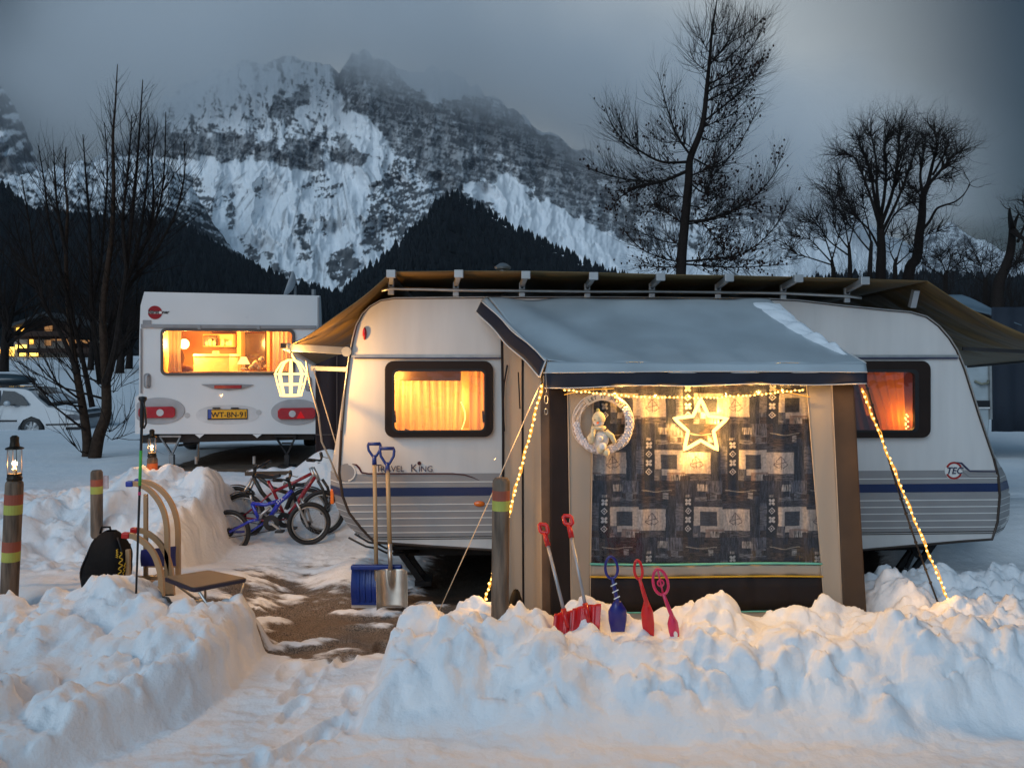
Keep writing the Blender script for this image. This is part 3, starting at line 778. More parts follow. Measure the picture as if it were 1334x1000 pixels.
for y in (628, 657, 666, 675, 684.5, 693.5): band(y-.55, y+.55, -.0062, 'white_line', WHL, nseg=1)
band(699, 700.2, -.0055, 'black_line', BLACKM, nseg=1); band(701.6, 702.6, -.0055, 'black_line', BLACKM, nseg=1)
# swooshes and writing
def stroke(pix, w, name, mt, off=-.010):
    p = [F1.uz(*q) for q in pix]; m_ = MB(); A = []; B = []
    for i, (u, z) in enumerate(p):
        a = V(p[max(i-1, 0)]); c = V(p[min(i+1, len(p)-1)]); d = (c-a).normalized(); nn = V((-d.y, d.x)); ww = w[i] if isinstance(w, list) else w
        A.append((u+nn.x*ww/2, z+nn.y*ww/2)); B.append((u-nn.x*ww/2, z-nn.y*ww/2))
    m_.prism([F1.at(*q, off) for q in A+B[::-1]], F1.n*.003); return m_.build(name, mt, CV)
stroke([(459, 604), (464, 605), (468, 609), (471, 615), (480, 616.5), (520, 616.5), (590, 616.5), (605, 618), (616, 621.5), (624, 625)], [.004, .014, .016, .012, .010, .010, .010, .009, .006, .002], 'maroon_swoosh', MAROON)
MB().prism(disc_pts(F1, *F1.uz(452, 615), .072, -.0068), F1.n*.002).build('grey_disc', GREYP, CV)
stroke([(452+11*math.cos(math.radians(a)), 615+11*math.sin(math.radians(a))) for a in range(-80, 81, 20)], .010, 'white_arc', WHL)
ud = F1.d; zd = V((0, 0, 1))
def tx(px, py, off=-.012): return F1.px(px, py, off)
text('lettering', [('T', .085, tx(489, 614.2), ud, zd), ('RAVEL', .067, tx(495.5, 614.2), ud, zd), ('K', .088, tx(534.5, 614.2), ud, zd), ('ING', .067, tx(545, 614.2), ud, zd)], LETTER, CV)
MB().prism(disc_pts(F1, *F1.uz(546.3, 603), .0155, -.009), F1.n*.003).build('red_dot', MAROON, CV)
# round emblem at the right
MB().prism(disc_pts(F1, *F1.uz(1242, 612.5), .078, -.007), F1.n*.002).build('emblem_disc', WHL, CV)
def arc_pts(u, z, r0, r1, a0, a1, off, fr=F1, n=12):
    q = [fr.at(u+r1*math.cos(math.radians(lerp(a0, a1, i/n))), z+r1*math.sin(math.radians(lerp(a0, a1, i/n))), off) for i in range(n+1)]
    return q+[fr.at(u+r0*math.cos(math.radians(lerp(a1, a0, i/n))), z+r0*math.sin(math.radians(lerp(a1, a0, i/n))), off) for i in range(n+1)]
ue, ze = F1.uz(1242, 612.5)
REDP = mat('red_print', (.38, .02, .015), .4)
m = MB(); m.prism(arc_pts(ue, ze, .058, .074, 25, 155, -.010), F1.n*.002); m.prism(arc_pts(ue, ze, .058, .074, 205, 335, -.010), F1.n*.002); m.build('emblem_ring', REDP, CV)
text('lettering', [('TEC', .078, F1.at(ue, ze-.026, -.012), ud, zd, 'CENTER', .25, .001)], LETTER, CV)
stroke([(1243, 601.5), (1252, 603), (1258, 609), (1263, 613.2), (1280, 613.6), (1300, 613.6)], [.004, .014, .014, .010, .008, .008], 'navy_swoosh', LETTER)
stroke([(1249, 608), (1256, 614), (1262, 619), (1300, 619)], [.01, .018, .022, .02], 'grey_swoosh', GREYP)
# windows
def window(Wo, Wi, prt, fr=F1, dp=.045):
    f = ring_prism(fr, Wo, Wi, -dp, .01).build('window_frame', mat('frame_brown', (.022, .013, .010), .6, spec=.25), prt, bevel=.006)
    c = [((a[0]+b[0])/2, (a[1]+b[1])/2) for a, b in zip(Wo, Wi)]
    ring_prism(fr, [(lerp(a[0], b[0], .85), lerp(a[1], b[1], .85)) for a, b in zip(Wo, Wi)], [(lerp(a[0], b[0], 1.12), lerp(a[1], b[1], 1.12)) for a, b in zip(Wo, Wi)], -dp-.004, -.012).build('glass_edge', BLACKR, f)
    MB().prism([fr.at(*p, -dp+.012) for p in Wi], fr.n*.004).build('pane', GLS, f)
    return f
def liner(fr, u0, z0, u1, z1, dp, name, mt, prt, off0=.012):
    m_ = MB(); a = [fr.at(u0, z0, off0), fr.at(u1, z0, off0), fr.at(u1, z1, off0), fr.at(u0, z1, off0)]; b = [p+fr.n*dp for p in a]
    for i in range(4): m_.quad(a[i], a[(i+1) % 4], b[(i+1) % 4], b[i])
    m_.quad(*b); return m_.build(name, mt, prt)
fw = window(W1o, W1i, CV)
u0, z0 = W1i[10][0]-.05, min(p[1] for p in W1i)-.03; u1, z1 = max(p[0] for p in W1i)+.05, max(p[1] for p in W1i)+.03
u0 = min(p[0] for p in W1i)-.05
liner(F1, u0, z0, u1, z1, .55, 'window_recess', WOODI, CV)
cu = lambda px: F1.uz(px, 520)[0]; cz = lambda py: F1.uz(570, py)[1]
curtain(F1, cu(509), cu(601), cz(566), cz(494), .20, .022, 9, 'curtain', CURT, CV)
curtain(F1, cu(611), cu(638), cz(566), cz(484), .16, .016, 3, 'curtain', CURT, CV, ph=1)
m = MB(); m.ob(F1.at(cu(560), cz(489.5), .17), F1.d*(cu(600)-cu(560)), F1.n*.02, (0, 0, .045)); m.build('pelmet', WOODI, CV, bevel=.005)
m = MB()
m.beam(F1.px(527, 560, .03), F1.px(538, 563, .02), .012, .02); m.build('window_latch', BLACKM, CV)
for x in (514, 629): MB().beam(F1.px(x, 535, .0), F1.px(x+1, 550, -.01), .012, .012).build('window_stay', BLACKM, CV)
m = MB()
for i in range(14):
    t = i/13; m.blob(F1.px(601+5*math.sin(t*3), 524+34*t, .13), .006, 6, 4)
m.build('chain_reflection', BULB, CV)  # glowing beads stand in for a light chain mirrored in the window
lamp('cabin_lamp', F1.px(528, 500, .42), 5.5*KWIN, (1, .58, .17), .06); lamp('cabin_lamp', F1.px(590, 520, .46), 4.5*KWIN, (1, .56, .15), .08); lamp('cabin_lamp', F1.px(519, 489, .09), .6*KWIN, (1, .6, .2), .03)
# right window
window(W2o, W2i, CV)
u0 = min(p[0] for p in W2i)-.05; u1 = max(p[0] for p in W2i)+.05; z0 = min(p[1] for p in W2i)-.03; z1 = max(p[1] for p in W2i)+.03
liner(F1, u0, z0, u1, z1, .5, 'window_recess', mat('interior_dark_wood', (.22, .07, .03), .6), CV)
m = MB()
def fn(a, b):
    top = lerp(1126, 1192, a); bot = lerp(1150, 1192, a**.8); x = lerp(bot, top, b**1.4)
    q = F1.uz(x, lerp(566, 482, b)); return F1.at(q[0], q[1], .17+.016*math.sin(30*a+2*b))
m.sheet(fn, 70, 10).build('curtain', CURTR, CV, smooth=True)
m = MB(); m.sheet(lambda a, b: F1.px(lerp(1070, 1135, a)-22*b*a, lerp(566, 482, b), .14+.012*math.sin(22*a)), 40, 8).build('curtain', mat('dark_red_curtain', (.10, .02, .015), .85), CV, smooth=True)
m = MB(); m.blob(F1.px(1134, 552, .22), (.09, .06, .075), 14, 8, .03); m.build('cushion', mat('cushion_red', (.25, .03, .02), .9), CV, smooth=True)
m = MB()
for i in range(9): m.blob(F1.px(1181+2*math.sin(i*2), 540+i*2.2, .08), .008, 6, 4)
m.build('window_light', BULB, CV)
lamp('candle_lamp', F1.px(1181, 545, .08), .9*KWIN, (1, .42, .08), .03); lamp('candle_lamp', F1.px(1170, 540, .36), 7*KWIN, (1, .40, .07), .06)
# marker lights, underbody
MB().blob(F1.px(475, 434.5, -.004), (.017, .02, .052), 14, 10).build('marker_light', RED, CV, smooth=True)
MB().blob(F1.px(624.5, 656, -.006), (.045, .018, .024), 14, 10).build('marker_light', ORANGE, CV, smooth=True)
a = F1.px(436, 646, .16); MB().box(a+V((-.016, 0, 0)), (.03, .06, .125)).build('corner_light', ORANGE, CV, bevel=.008)
a = F1.px(442, 588, .16); MB().box(a+V((-.01, -.02, 0)), (.05, .03, .03)).build('hitch_light', mat('pale_yellow', (.8, .65, .4), .5), CV, bevel=.005)
m = MB(); zb = F1.uz(700, 712)[1]
for o_ in (.35, 1.85): m.ob(F1.at(1.35, zb-.07, o_), F1.d*2.35, F1.n*.03, (0, 0, .07))
m.ob(F1.at(1.35, zb-.02, 1.1), F1.d*2.35, F1.n*1.0, (0, 0, .012)); m.build('chassis', DSTEEL, CV)
for (x, y) in ((520, 712), (1230, 706)):
    u, z = F1.uz(x, y); s_ = 1 if x < 800 else -1
    m = MB()
    for o_ in (.22, .42): m.beam(F1.at(u-.08*s_, z, o_), F1.at(u+.17*s_, .03, o_+.0), .035, .05)
    m.beam(F1.at(u+.18*s_, z, .32), F1.at(u+.04*s_, z-.20, .32), .03, .04); m.beam(F1.at(u-.0*s_, z, .32), F1.at(u+.15*s_, z-.30, .32), .02, .03)
    m.ob(F1.at(u+.18*s_, .025, .32), F1.d*.07, F1.n*.13, (0, 0, .02)); m.build('corner_steady', DSTEEL, CV)
def wheel_road(name, c, ax, R, wd, prt, rimm):
    ax = V(ax).normalized()
    w_ = MB().lathe(c, [(R*.62, -wd/2), (R*.9, -wd/2), (R*.99, -wd*.32), (R, 0), (R*.99, wd*.32), (R*.9, wd/2), (R*.62, wd/2)], 28, ax).build(name, BLACKR, prt, smooth=True)
    m_ = MB().lathe(c, [(.001, -wd*.30), (R*.2, -wd*.34), (R*.5, -wd*.2), (R*.62, -wd*.48)], 28, ax)
    for i in range(7):
        a = ax.orthogonal().normalized(); q = Matrix.Rotation(2*PI*i/7, 3, ax) @ a; m_.beam(V(c)+q*R*.12-ax*wd*.36, V(c)+q*R*.57-ax*wd*.40, R*.14, .02, ax)
    m_.build('rim', rimm, w_, smooth=False); return w_
for o_ in (.16, 2.02): wheel_road('wheel', F1.at(.9, .30, o_), F1.n, .31, .18, CV, GALV)
m = MB()
for k in range(3):
    q = [F1.px(470-8*k, 690+5*k, .05), F1.px(492, 702+6*k, .03), F1.px(515, 708+5*k+3*math.sin(k), .1), F1.px(545, 714+2*k, .25)]
    m.tube([q[0], lerp(q[0], q[1], .6)+V((0, 0, -.02)), q[1], lerp(q[1], q[2], .5)+V((0, 0, -.015)), q[2], q[3]], .008, 6)
m.build('electric_cable', BLACKR, CV, smooth=True)
# roof vents
v0 = P(655, 356, 7.6); m = MB().lathe(v0+V((0, 0, -.25)), [(.03, 0), (.03, .28), (.075, .29), (.08, .31), (.03, .345), (.001, .35)], 16); m.build('roof_vent', GALV, CV, smooth=False)

# ================================================================ snow roof (tarpaulin on brackets)
u, z = F1.uz(850, 372); base = F1.at(u, z, 1.0); base.z = F1.uz(850, 388)[1]
TP = thing('protective_roof', base, 'long brown tarpaulin roof on metal brackets above the striped caravan, lit gold at its left end', 'tarpaulin roof')
TARP = mat('tarpaulin', (.20, .13, .05), .5, var=.35, vscale=2.2, bump=.05, bscale=3, stretch=(1, 14, 1), transl=.12)
Yt = 6.18; A = P(372, 452, Yt); B = P(510, 354, Yt); Br = P(1208, 366, 6.42); Ar = P(1420, 462, 6.5)
ridge = [B, P(600, 353, 6.19), P(700, 353.5, 6.2), P(770, 355, 6.22), P(860, 357.5, 6.26), P(950, 359, 6.3), P(1040, 361, 6.33), P(1125, 363.5, 6.38), Br]
DV = V((-.10, 2.75, -.06))
def sag(a, b): return V((0, 0, -.035*math.sin(PI*b)*abs(math.sin(PI*a*8))))
def pl(ps, t):
    x = t*(len(ps)-1); i = min(int(x), len(ps)-2); return ps[i].lerp(ps[i+1], x-i)
MB().sheet(lambda a, b: pl(ridge, a)+DV*b+sag(a, b), 96, 16).build('roof_sheet', TARP, TP, smooth=True, solid=.006)
DVl = V((-.42, 2.6, -.16))
def wr(a, b): return V((0, 0, 1))*(.016*math.sin(34*b+4*a)+.01*math.sin(61*b-7*a)+.006*math.sin(120*b+3*a))*math.sin(PI*min(1, a*1.15))
def flap(a, b):
    q = B.lerp(A, a)+DV.lerp(DVl, a)*b; return q+V((0, 0, -.06*math.sin(PI*a)))+wr(a, b)
MB().sheet(flap, 36, 90).build('sloping_flap', TARP, TP, smooth=True, solid=.006)
def flap2(a, b):
    q = Br.lerp(Ar, a)+DV.lerp(V((.5, 2.6, -.12)), a)*b; return q+V((0, 0, -.10*math.sin(PI*a)))+wr(a, b)
MB().sheet(flap2, 36, 90).build('sloping_flap', TARP, TP, smooth=True, solid=.006)
BRK = mat('bracket_aluminium', (.50, .50, .50), .4, .55, var=.1)
prev = None; rail = []
for i, (tx_, ty_, px_, py_) in enumerate(((510, 357, 509.5, 373), (598, 357, 594, 375), (685, 358.5, 680, 376), (773, 360, 765, 377), (860, 361, 849, 377), (949, 362, 935, 378), (1039, 363, 1020, 379), (1125, 366, 1103, 383))):
    a = F1.px(px_, py_, -.02); t = P(tx_, ty_, a.y-.28)
    lo = F1.px(px_, py_+11, -.02); hi = F1.px(px_, py_-8, -.02)
    m = MB(); m.beam(lo, hi, .03, .048, F1.d); m.beam(hi+V((0, 0, -.02)), t, .035, .045)
    m.box(t+V((0, -.01, 0)), (.07, .05, .06)); br = m.build('bracket', BRK, TP, bevel=.004)
    MB().cyl(a+F1.n*-.03+V((0, 0, .01)), a+F1.n*-.012+V((0, 0, .01)), .011).build('bolt', BLACKM, br)
    rail.append(a+F1.n*-.03+V((0, 0, -.02)))
a = F1.px(1188, 400, -.01); m = MB(); m.beam(a, P(1193, 378, a.y-.05), .05, .04); m.build('bracket', BRK, TP)
MB().tube([F1.px(497, 378.5, -.05)]+rail+[F1.px(1122, 388, -.05)], .013, 8).build('rail', ALU, TP, smooth=True)
GOLD = mat('bar_aluminium', (.62, .60, .55), .4, .5)
C_ = A+DVl*.42
m = MB(); m.beam(A+V((0, 0, .0)), F1.px(452, 457, .02), .045, .06); m.build('support_bar', GOLD, TP, bevel=.004)
m = MB(); m.beam(P(405, 479.5, 7.3), P(453, 481, 7.3), .04, .045); m.build('support_bar', GOLD, TP, bevel=.004)
m = MB(); m.beam(A+V((0, -.02, 0)), A+DVl*.99+V((0, 0, 0)), .035, .04); m.build('edge_bar', GOLD, TP, bevel=.004)
MB().box(A+V((-.01, -.01, .01)), (.04, .05, .04)).build('bar_cap', DSTEEL, TP, bevel=.004)
a = F1.px(453, 458, .0); MB().cyl(a+V((-.005, -.03, 0)), a+V((-.005, .03, 0)), .04).build('bar_joint', GALV, TP)
m = MB(); m.beam(Ar, F1.px(1254, 454, .02), .03, .03); m.build('support_bar', DSTEEL, TP); m = MB(); m.beam(Ar, Ar+V((.5, 2.6, -.12)), .035, .04); m.build('edge_bar', DSTEEL, TP)

# ================================================================ porch awning
YF = 5.2
def fp(px, py, dy=0): return P(px, py, YF) if dy == 0 else V((P(px, py, YF).x, YF+dy, P(px, py, YF).z))
FF = Frame((0, YF, 0), 0)
AW = thing('porch_awning', (P(920, 780, YF).x, 5.8, 0), 'beige and black fabric porch awning with grey canopy and patterned window curtain', 'awning')
BEIGE = mat('awning_beige', (.40, .335, .265), .8, var=.07, vscale=3, bump=.03, bscale=8, stretch=(1, 1, .3), transl=.06)
BLK = mat('awning_black', (.018, .013, .013), .75, var=.25, bump=.03, bscale=6, spec=.3)
BLK_LIT = mat('awning_black_lit', (.06, .038, .024), .75, var=.2, bump=.03, bscale=6)  # black cloth, the warm light on it put into the brown colour
CANV = mat('canopy_grey', (.42, .47, .50), .35, var=.16, vscale=1.8, bump=.05, bscale=3.5, coat=.15)
NVY = mat('valance_navy', (.006, .009, .022), .6, var=.2)
PIPE = mat('piping_white', (.66, .62, .58), .5)
TEAL = mat('piping_teal', (.12, .45, .38), .6); YEL = mat('piping_yellow', (.62, .36, .03), .6)
RL, RRr, FL, FR = P(636, 388, 6.42), P(1002, 390, 6.42), P(713, 471, 5.14), P(1128, 473, 5.14)
FL2, FR2 = P(710, 485, 5.10), P(1129, 485, 5.10)
def can(a, b):
    t = RL.lerp(RRr, a); f = FL.lerp(FR, a); q = t.lerp(f, b)
    s_ = -.045*math.sin(PI*b)*(.5+.5*math.sin(PI*a))-.03*max(0, b-.75)*math.sin(PI*a)
    wr_ = .024*math.sin(17*(a-b*.35)+2)*math.exp(-((a-.13)/.13)**2)+.012*math.sin(21*(a+b*.25))*math.exp(-((a-.9)/.1)**2)+.004*math.sin(9*a+7*b)+.003*math.sin(40*a+3*b)*b
    return q+V((0, -.3*s_, s_+wr_))
MB().sheet(can, 110, 44).build('canopy', CANV, AW, smooth=True, solid=.004)
MB().sheet(lambda a, b: FL.lerp(FR, a).lerp(FL2.lerp(FR2, a), b)+V((0, -.008*math.sin(a*33)*b, -.004*math.sin(PI*a)-.012*b*(1-b))), 80, 5).build('canopy_hem', CANV, AW, smooth=True, solid=.004)
MB().sheet(lambda a, b: P(lerp(709, 1129.5, a), lerp(485, lerp(505, 500, a)+.9*math.sin(a*17), b)-1.5*math.sin(PI*a), 5.10-.006*math.sin(a*45)*b), 90, 6).build('valance', NVY, AW, smooth=True, solid=.004)
MB().tube([P(lerp(708, 1130, i/40), lerp(485.5, 484.5, i/40)-1.4*math.sin(PI*i/40), 5.092) for i in range(41)], .0045, 6).build('piping', PIPE, AW, smooth=True)
MB().tube([P(lerp(709, 1129, i/60), lerp(505, 500.3, i/60)+.9*math.sin(i/60*17)-1.4*math.sin(PI*i/60), 5.094) for i in range(61)], .004, 6).build('piping', PIPE, AW, smooth=True)
# side drop of the canopy
ul, uf, ll, lf_ = P(627, 392, 6.40), P(711, 470, 5.13), P(620, 406, 6.38), P(703, 491, 5.10)
MB().sheet(lambda a, b: ul.lerp(uf, a).lerp(ll.lerp(lf_, a), b)+V((-.005*math.sin(a*14), 0, .006*math.sin(a*9))), 40, 4).build('valance', NVY, AW, smooth=True, solid=.004)
MB().sheet(lambda a, b: ul.lerp(uf, a).lerp(RL.lerp(FL, a), b)+V((0, 0, .015*math.sin(PI*b)))-V((0, 0, .045*math.sin(PI*a)*b*.5)), 40, 4).build('canopy_edge', CANV, AW, smooth=True, solid=.004)
for p0, p1, k in ((ul, uf, 1), (ll, lf_, 1), (ul, ll, 0), (uf, lf_, 0)):
    MB().tube([p0.lerp(p1, i/20)+(V((-.005*math.sin(i/20*14), 0, .006*math.sin(i/20*9))) if k else V((0, 0, 0))) for i in range(21)], .0055, 6).build('piping', PIPE, AW, smooth=True)
ur, ufr = RRr, FR2
MB().tube([ur.lerp(FR, i/20)+V((0, 0, -.02*math.sin(PI*i/20))) for i in range(21)], .005, 6).build('piping', PIPE, AW, smooth=True)
lrr = P(1010, 404, 6.40)
MB().sheet(lambda a, b: RRr.lerp(FR, a).lerp(lrr.lerp(P(1131, 500, 5.12), a), b)+V((.012*math.sin(a*12)*b, 0, -.02*math.sin(PI*a))), 40, 4).build('valance', NVY, AW, smooth=True, solid=.004)
# snow lying along the right edge
m = MB()
def snowf(a, b):
    q = can(.962+.02*a-.05*(b-.5)*(1.15-a)*2, .06+.86*a); wdt = math.sin(PI*b)**.7
    return q+V((0, -.004, (.032+.016*math.sin(a*31)+.010*math.sin(a*73+b*9))*wdt*min(1, a*8, (1-a)*6)-.004))
MB().sheet(snowf, 60, 8).build('snow_strip', mat('lying_snow', (.82, .85, .88), .7, var=.05, bump=.05), AW, smooth=True)
# left side wall
zb0 = .02
tr, bf = P(655, 440, 6.44), None
def side(a, b):
    top = P(655, 432, 6.44).lerp(P(704, 488, 5.22), a); bot = V((P(652, 700, 6.44).x, 6.44, zb0)).lerp(V((P(707, 700, 5.22).x, 5.22, zb0)), a)
    q = bot.lerp(top, b); return q+V((.012*math.sin(a*9+1)*math.sin(PI*b)+.006*math.sin(a*25+b*3), 0, 0))
MB().sheet(side, 40, 20).build('side_wall', BEIGE, AW, smooth=True, solid=.004)
for a in (.03, .62): MB().tube([side(a, i/12)+V((-.010, 0, 0)) for i in range(13)], .008 if a > .1 else .014, 6).build('seam', BLK, AW, smooth=True)
m = MB(); m.tube([side(.20, .90)+V((-.02, 0, 0)), side(.14, .82)+V((-.025, 0, 0)), side(.13, .72)+V((-.03, 0, 0)), side(.15, .64)+V((-.025, 0, 0))], .007, 6); m.build('strap', BLK, AW, smooth=True); m = MB(); m.tube([side(.56, .93)+V((-.02, 0, 0)), side(.6, .80)+V((-.02, 0, 0))], .005, 6)
m.build('strap', BLK, AW, smooth=True)
# right side wall
def sider(a, b):
    top = P(1040, 440, 6.5).lerp(P(1111, 500, 5.21), a); bot = V((P(1050, 700, 6.5).x, 6.5, zb0)).lerp(V((P(1130, 700, 5.21).x, 5.21, zb0)), a)
    return bot.lerp(top, b)+V((.012*math.sin(a*9+1)*math.sin(PI*b), 0, 0))
MB().sheet(sider, 30, 16).build('side_wall', BEIGE, AW, smooth=True, solid=.004)
# front: strips between left/right edge lines given top and bottom pixels
ybt = 855
def strip(tl, tr_, bl, br_, yt, yb, name, mt, dy=0, wob=.006, nu=10, nv=24, sol=.004, fl=0):
    def fn(a, b):
        y = lerp(yb, yt, b); x = lerp(lerp(bl, br_, a), lerp(tl, tr_, a), b)
        return fp(x, y, dy)+V((0, -wob*math.sin(3+x*.05+2*b)*math.sin(PI*b)-wob*.6*math.sin(x*.16+y*.01+fl), 0))
    return MB().sheet(fn, nu, nv).build(name, mt, AW, smooth=True, solid=sol)
def at_y(t, b, y, y0=505, y1=830): return lerp(t, b, (y-y0)/(y1-y0))
strip(704, 716, 707, 718, 500, ybt, 'corner_strip', mat('awning_tan_dark', (.11, .07, .045), .8, var=.3), .012)
strip(715.5, 739, 718, 745, 500, ybt, 'black_strip', BLK, 0)
strip(739.6, 773, 745.5, 767.5, 500, ybt, 'front_border', BEIGE, 0)
strip(1050.5, 1083, 1079, 1100, 500, ybt, 'front_border', BEIGE, 0)
strip(1083.6, 1112, 1100.6, 1132, 500, ybt, 'lit_black_strip', BLK_LIT, 0)
xl = lambda y: at_y(773, 767.5, y, 500, ybt); xr = lambda y: at_y(1050.5, 1079, y, 500, ybt)
def hstrip(y0, y1, name, mt, dy=0, wob=.006, nu=40, nv=3, sol=.004):
    def fn(a, b):
        y = lerp(y1, y0, b); return fp(lerp(xl(y)-1, xr(y)+1, a), y+.9*math.sin(a*6), dy)+V((0, -wob*math.sin(a*41)-wob*.5*math.sin(a*77+1), 0))
    return MB().sheet(fn, nu, nv).build(name, mt, AW, smooth=True, solid=sol)
hstrip(736.5, 749.3, 'lower_band', BEIGE, .001); hstrip(752.0, 795.3, 'lower_panel', BLK, .001); hstrip(797.5, ybt, 'lower_band', BEIGE, .001)
for y, mt_, r in ((734, TEAL, .0078), (750.6, YEL, .0062), (796.4, TEAL, .0055)):
    MB().tube([fp(lerp(xl(y)-1, xr(y)+1, i/40), y+.9*math.sin(i/40*6), -.006) for i in range(41)], r, 6).build('piping', mt_, AW, smooth=True)
for a, b in (((739.3, 500), (745.2, ybt)), ((1083.3, 500), (1100.3, ybt)), ((773, 500), (767.5, ybt)), ((1050.5, 500), (1079, ybt))):
    MB().tube([fp(a[0], a[1], -.004), fp(b[0], b[1], -.004)], .0035, 6).build('piping', mat('piping_tan', (.5, .4, .3), .6), AW)
# clear film window
FILM = glass('clear_film', (.93, .93, .92), .035, .12)
MB().sheet(lambda a, b: fp(lerp(xl(lerp(733, 500, b)), xr(lerp(733, 500, b)), a), lerp(733, 500, b), 0)+V((0, -.01*math.sin(a*14+b*3)-.006*math.sin(a*31), 0)), 70, 12).build('window_film', FILM, AW, smooth=True)
# patterned curtain (print as a colour attribute on a folded sheet)
NX_, NZ_ = 620, 470
A_, B_ = np.meshgrid(np.linspace(0, 1, NX_), np.linspace(0, 1, NZ_))
pxx = 762+A_*(1078-762); pyy = 500+(1-B_)*(736-500)
def pat(x, y):
    rs = np.random.RandomState(3); c = np.zeros(x.shape+(3,)); c[:] = (.045, .042, .050)
    brush = fbm(x/9., y/1.6, 3, 300, .6); brv = fbm(x/1.8, y/14., 3, 301, .6)
    TW, TH = 111., 150.     # half-drop repeat
    ox = x-772; oy = y-478; col_ = np.floor(ox/TW); u_ = ox-col_*TW; v_ = oy-np.where(col_ % 2 == 0, 0, 0)
    row = np.floor(v_/75.); ux = (ox+np.where(row % 2 == 0, 0, 52)) % TW; vy = v_-row*75
    def R(x0, y0, x1, y1, colr, txr=0, amt=.3):
        k = (ux >= x0) & (ux < x1) & (vy >= y0) & (vy < y1); t = [0, brush, brv][txr]
        for i in range(3): c[..., i] = np.where(k, colr[i]*(1+amt*3*t if txr else 1), c[..., i])
        return k
    R(0, 0, 111, 75, (.060, .055, .066), 1, .6)
    R(0, 0, 40, 34, (.04, .038, .052), 2, .6); R(40, 0, 62, 26, (.11, .105, .13), 2, .6); R(62, 0, 111, 30, (.05, .034, .03), 1, 1.0)
    R(70, 0, 84, 20, (.015, .018, .035), 2, .3)
    R(0, 30, 10, 75, (.10, .10, .13), 2, .4)
    R(10, 22, 24, 75, (.012, .012, .018))
    R(25, 35, 62, 68, (.52, .45, .41), 1, .12); R(62, 38, 98, 67, (.56, .47, .42), 2, .12); R(33, 41, 54, 60, (.055, .055, .07), 1, .3)
    R(98, 20, 111, 75, (.035, .036, .05), 2, .6)
    R(40, 64, 64, 75, (.30, .21, .18), 1, .2); R(64, 66, 98, 75, (.10, .085, .09), 1, .8); R(0, 34, 10, 60, (.14, .13, .15), 1, .5)
    R(24, 60, 34, 75, (.09, .09, .11), 2, .5)
    rs = np.random.RandomState(8); pal = [(.03, .03, .042), (.10, .095, .115), (.16, .15, .165), (.055, .038, .034), (.22, .19, .18), (.02, .022, .035), (.32, .28, .26)]
    for k in range(15):
        x0, y0 = rs.uniform(0, 96), rs.uniform(0, 27) if k < 11 else rs.uniform(66, 70); w_, h_ = rs.uniform(6, 22), rs.uniform(5, 13)
        R(x0, y0, x0+w_, min(75, y0+h_), pal[rs.randint(7)], 1+k % 2, .7)
    R(10, 22, 24, 75, (.012, .012, .018))
    # motifs: small white flowers and diamonds on the dark strip, line drawings on the pale squares
    for k in range(4):
        cx_, cy_ = 17, 28.5+k*11.7; dx, dy = ux-cx_, vy-cy_; r = np.hypot(dx, dy); th = np.arctan2(dy, dx)
        mk = (r < 5.2*np.abs(np.sin(2*th))**.6) & (r > .8) if k % 2 == 0 else (np.abs(np.abs(dx)+np.abs(dy)-3.9) < .75)|(np.abs(dx)+np.abs(dy) < 1.4)
        c[mk] = (.6, .56, .55)
    dx, dy = ux-80, vy-52; r = np.hypot(dx, dy*1.1); th = np.arctan2(dy, dx); lf = np.abs(r-(7+1.6*np.sin(3*th)+.8*np.sin(7*th))) < .6
    c[lf | ((np.abs(dx) < .5) & (np.abs(dy) < 9) & (dx+dy > -99)) & (r < 9)] = (.12, .09, .10)
    c[(np.abs(dy+dx*.25) < .5) & (np.abs(dx) < 8)] = (.13, .10, .11)
    c[(np.abs(vy-14-1.2*np.sin(ux/6.)) < .55) & (ux > 66) & (ux < 106)] = (.38, .33, .27)
    dd_ = fbm(x/3., y/3., 2, 305)
    c *= (1+.35*dd_[..., None]); c *= (1+.25*brv[..., None])
    return np.clip(c, 0, .8)
cc = pat(pxx+1.5*fbm(pxx/40, pyy/40, 2, 310), pyy)
fold = .008*np.sin(A_*2*PI*7+1.2*np.sin(A_*7))+.003*np.sin(A_*2*PI*19+B_)
CZ = H-(pyy-HY)/FO*YF; CXX = (pxx-CX)/FO*YF
me = grid_mesh('curtain', CXX, YF+.075+fold, CZ, {'print': cc})
link('curtain', me, attr_mat('printed_curtain', 'print', .8), AW)
MB().beam(fp(762, 499, .07), fp(1078, 499, .07), .02, .02).build('curtain_rod', ALU, AW)
# inner poles and ground hem
MB().cyl(V((fp(711, 700).x, 5.3, 0)), V((fp(709, 700).x, 5.25, 1.8)), .014).build('pole', GALV, AW); MB().cyl(V((fp(1105, 700).x, 5.3, 0)), V((fp(1103, 700).x, 5.25, 1.76)), .014).build('pole', GALV, AW)

# ================================================================ lights hung on the awning
def chain(name, pts, label, n, br=.0075, parent_box=None, group=None, tube_r=.0045, cat='fairy lights', tubemat=None, twin=False):
    pts = [V(p) for p in pts]
    o = MB().tube(pts, tube_r, 6).build(name, tubemat or TUBEL, None, origin=pts[0]); tag(o, label, cat, group)
    if twin: MB().tube([p+V((.012*math.sin(i*1.3), -.006, .004*math.cos(i))) for i, p in enumerate(pts)], tube_r*.8, 5).build('cord', tubemat or TUBEL, o)
    for i in range(n):
        q = pl(pts, (i+.5)/n)+V((random.uniform(-.005, .005), -.006, random.uniform(-.004, .004)))
        MB().blob(q, br, 6, 4).build('bulb', BULB, o)
    return o
def ln(a, b, n, s_=.0): return [V(a).lerp(V(b), i/n)+V((0, 0, -s_*math.sin(PI*i/n))) for i in range(n+1)]
a0, a1 = P(707, 500, 5.04), P(626, 803, 5.02)
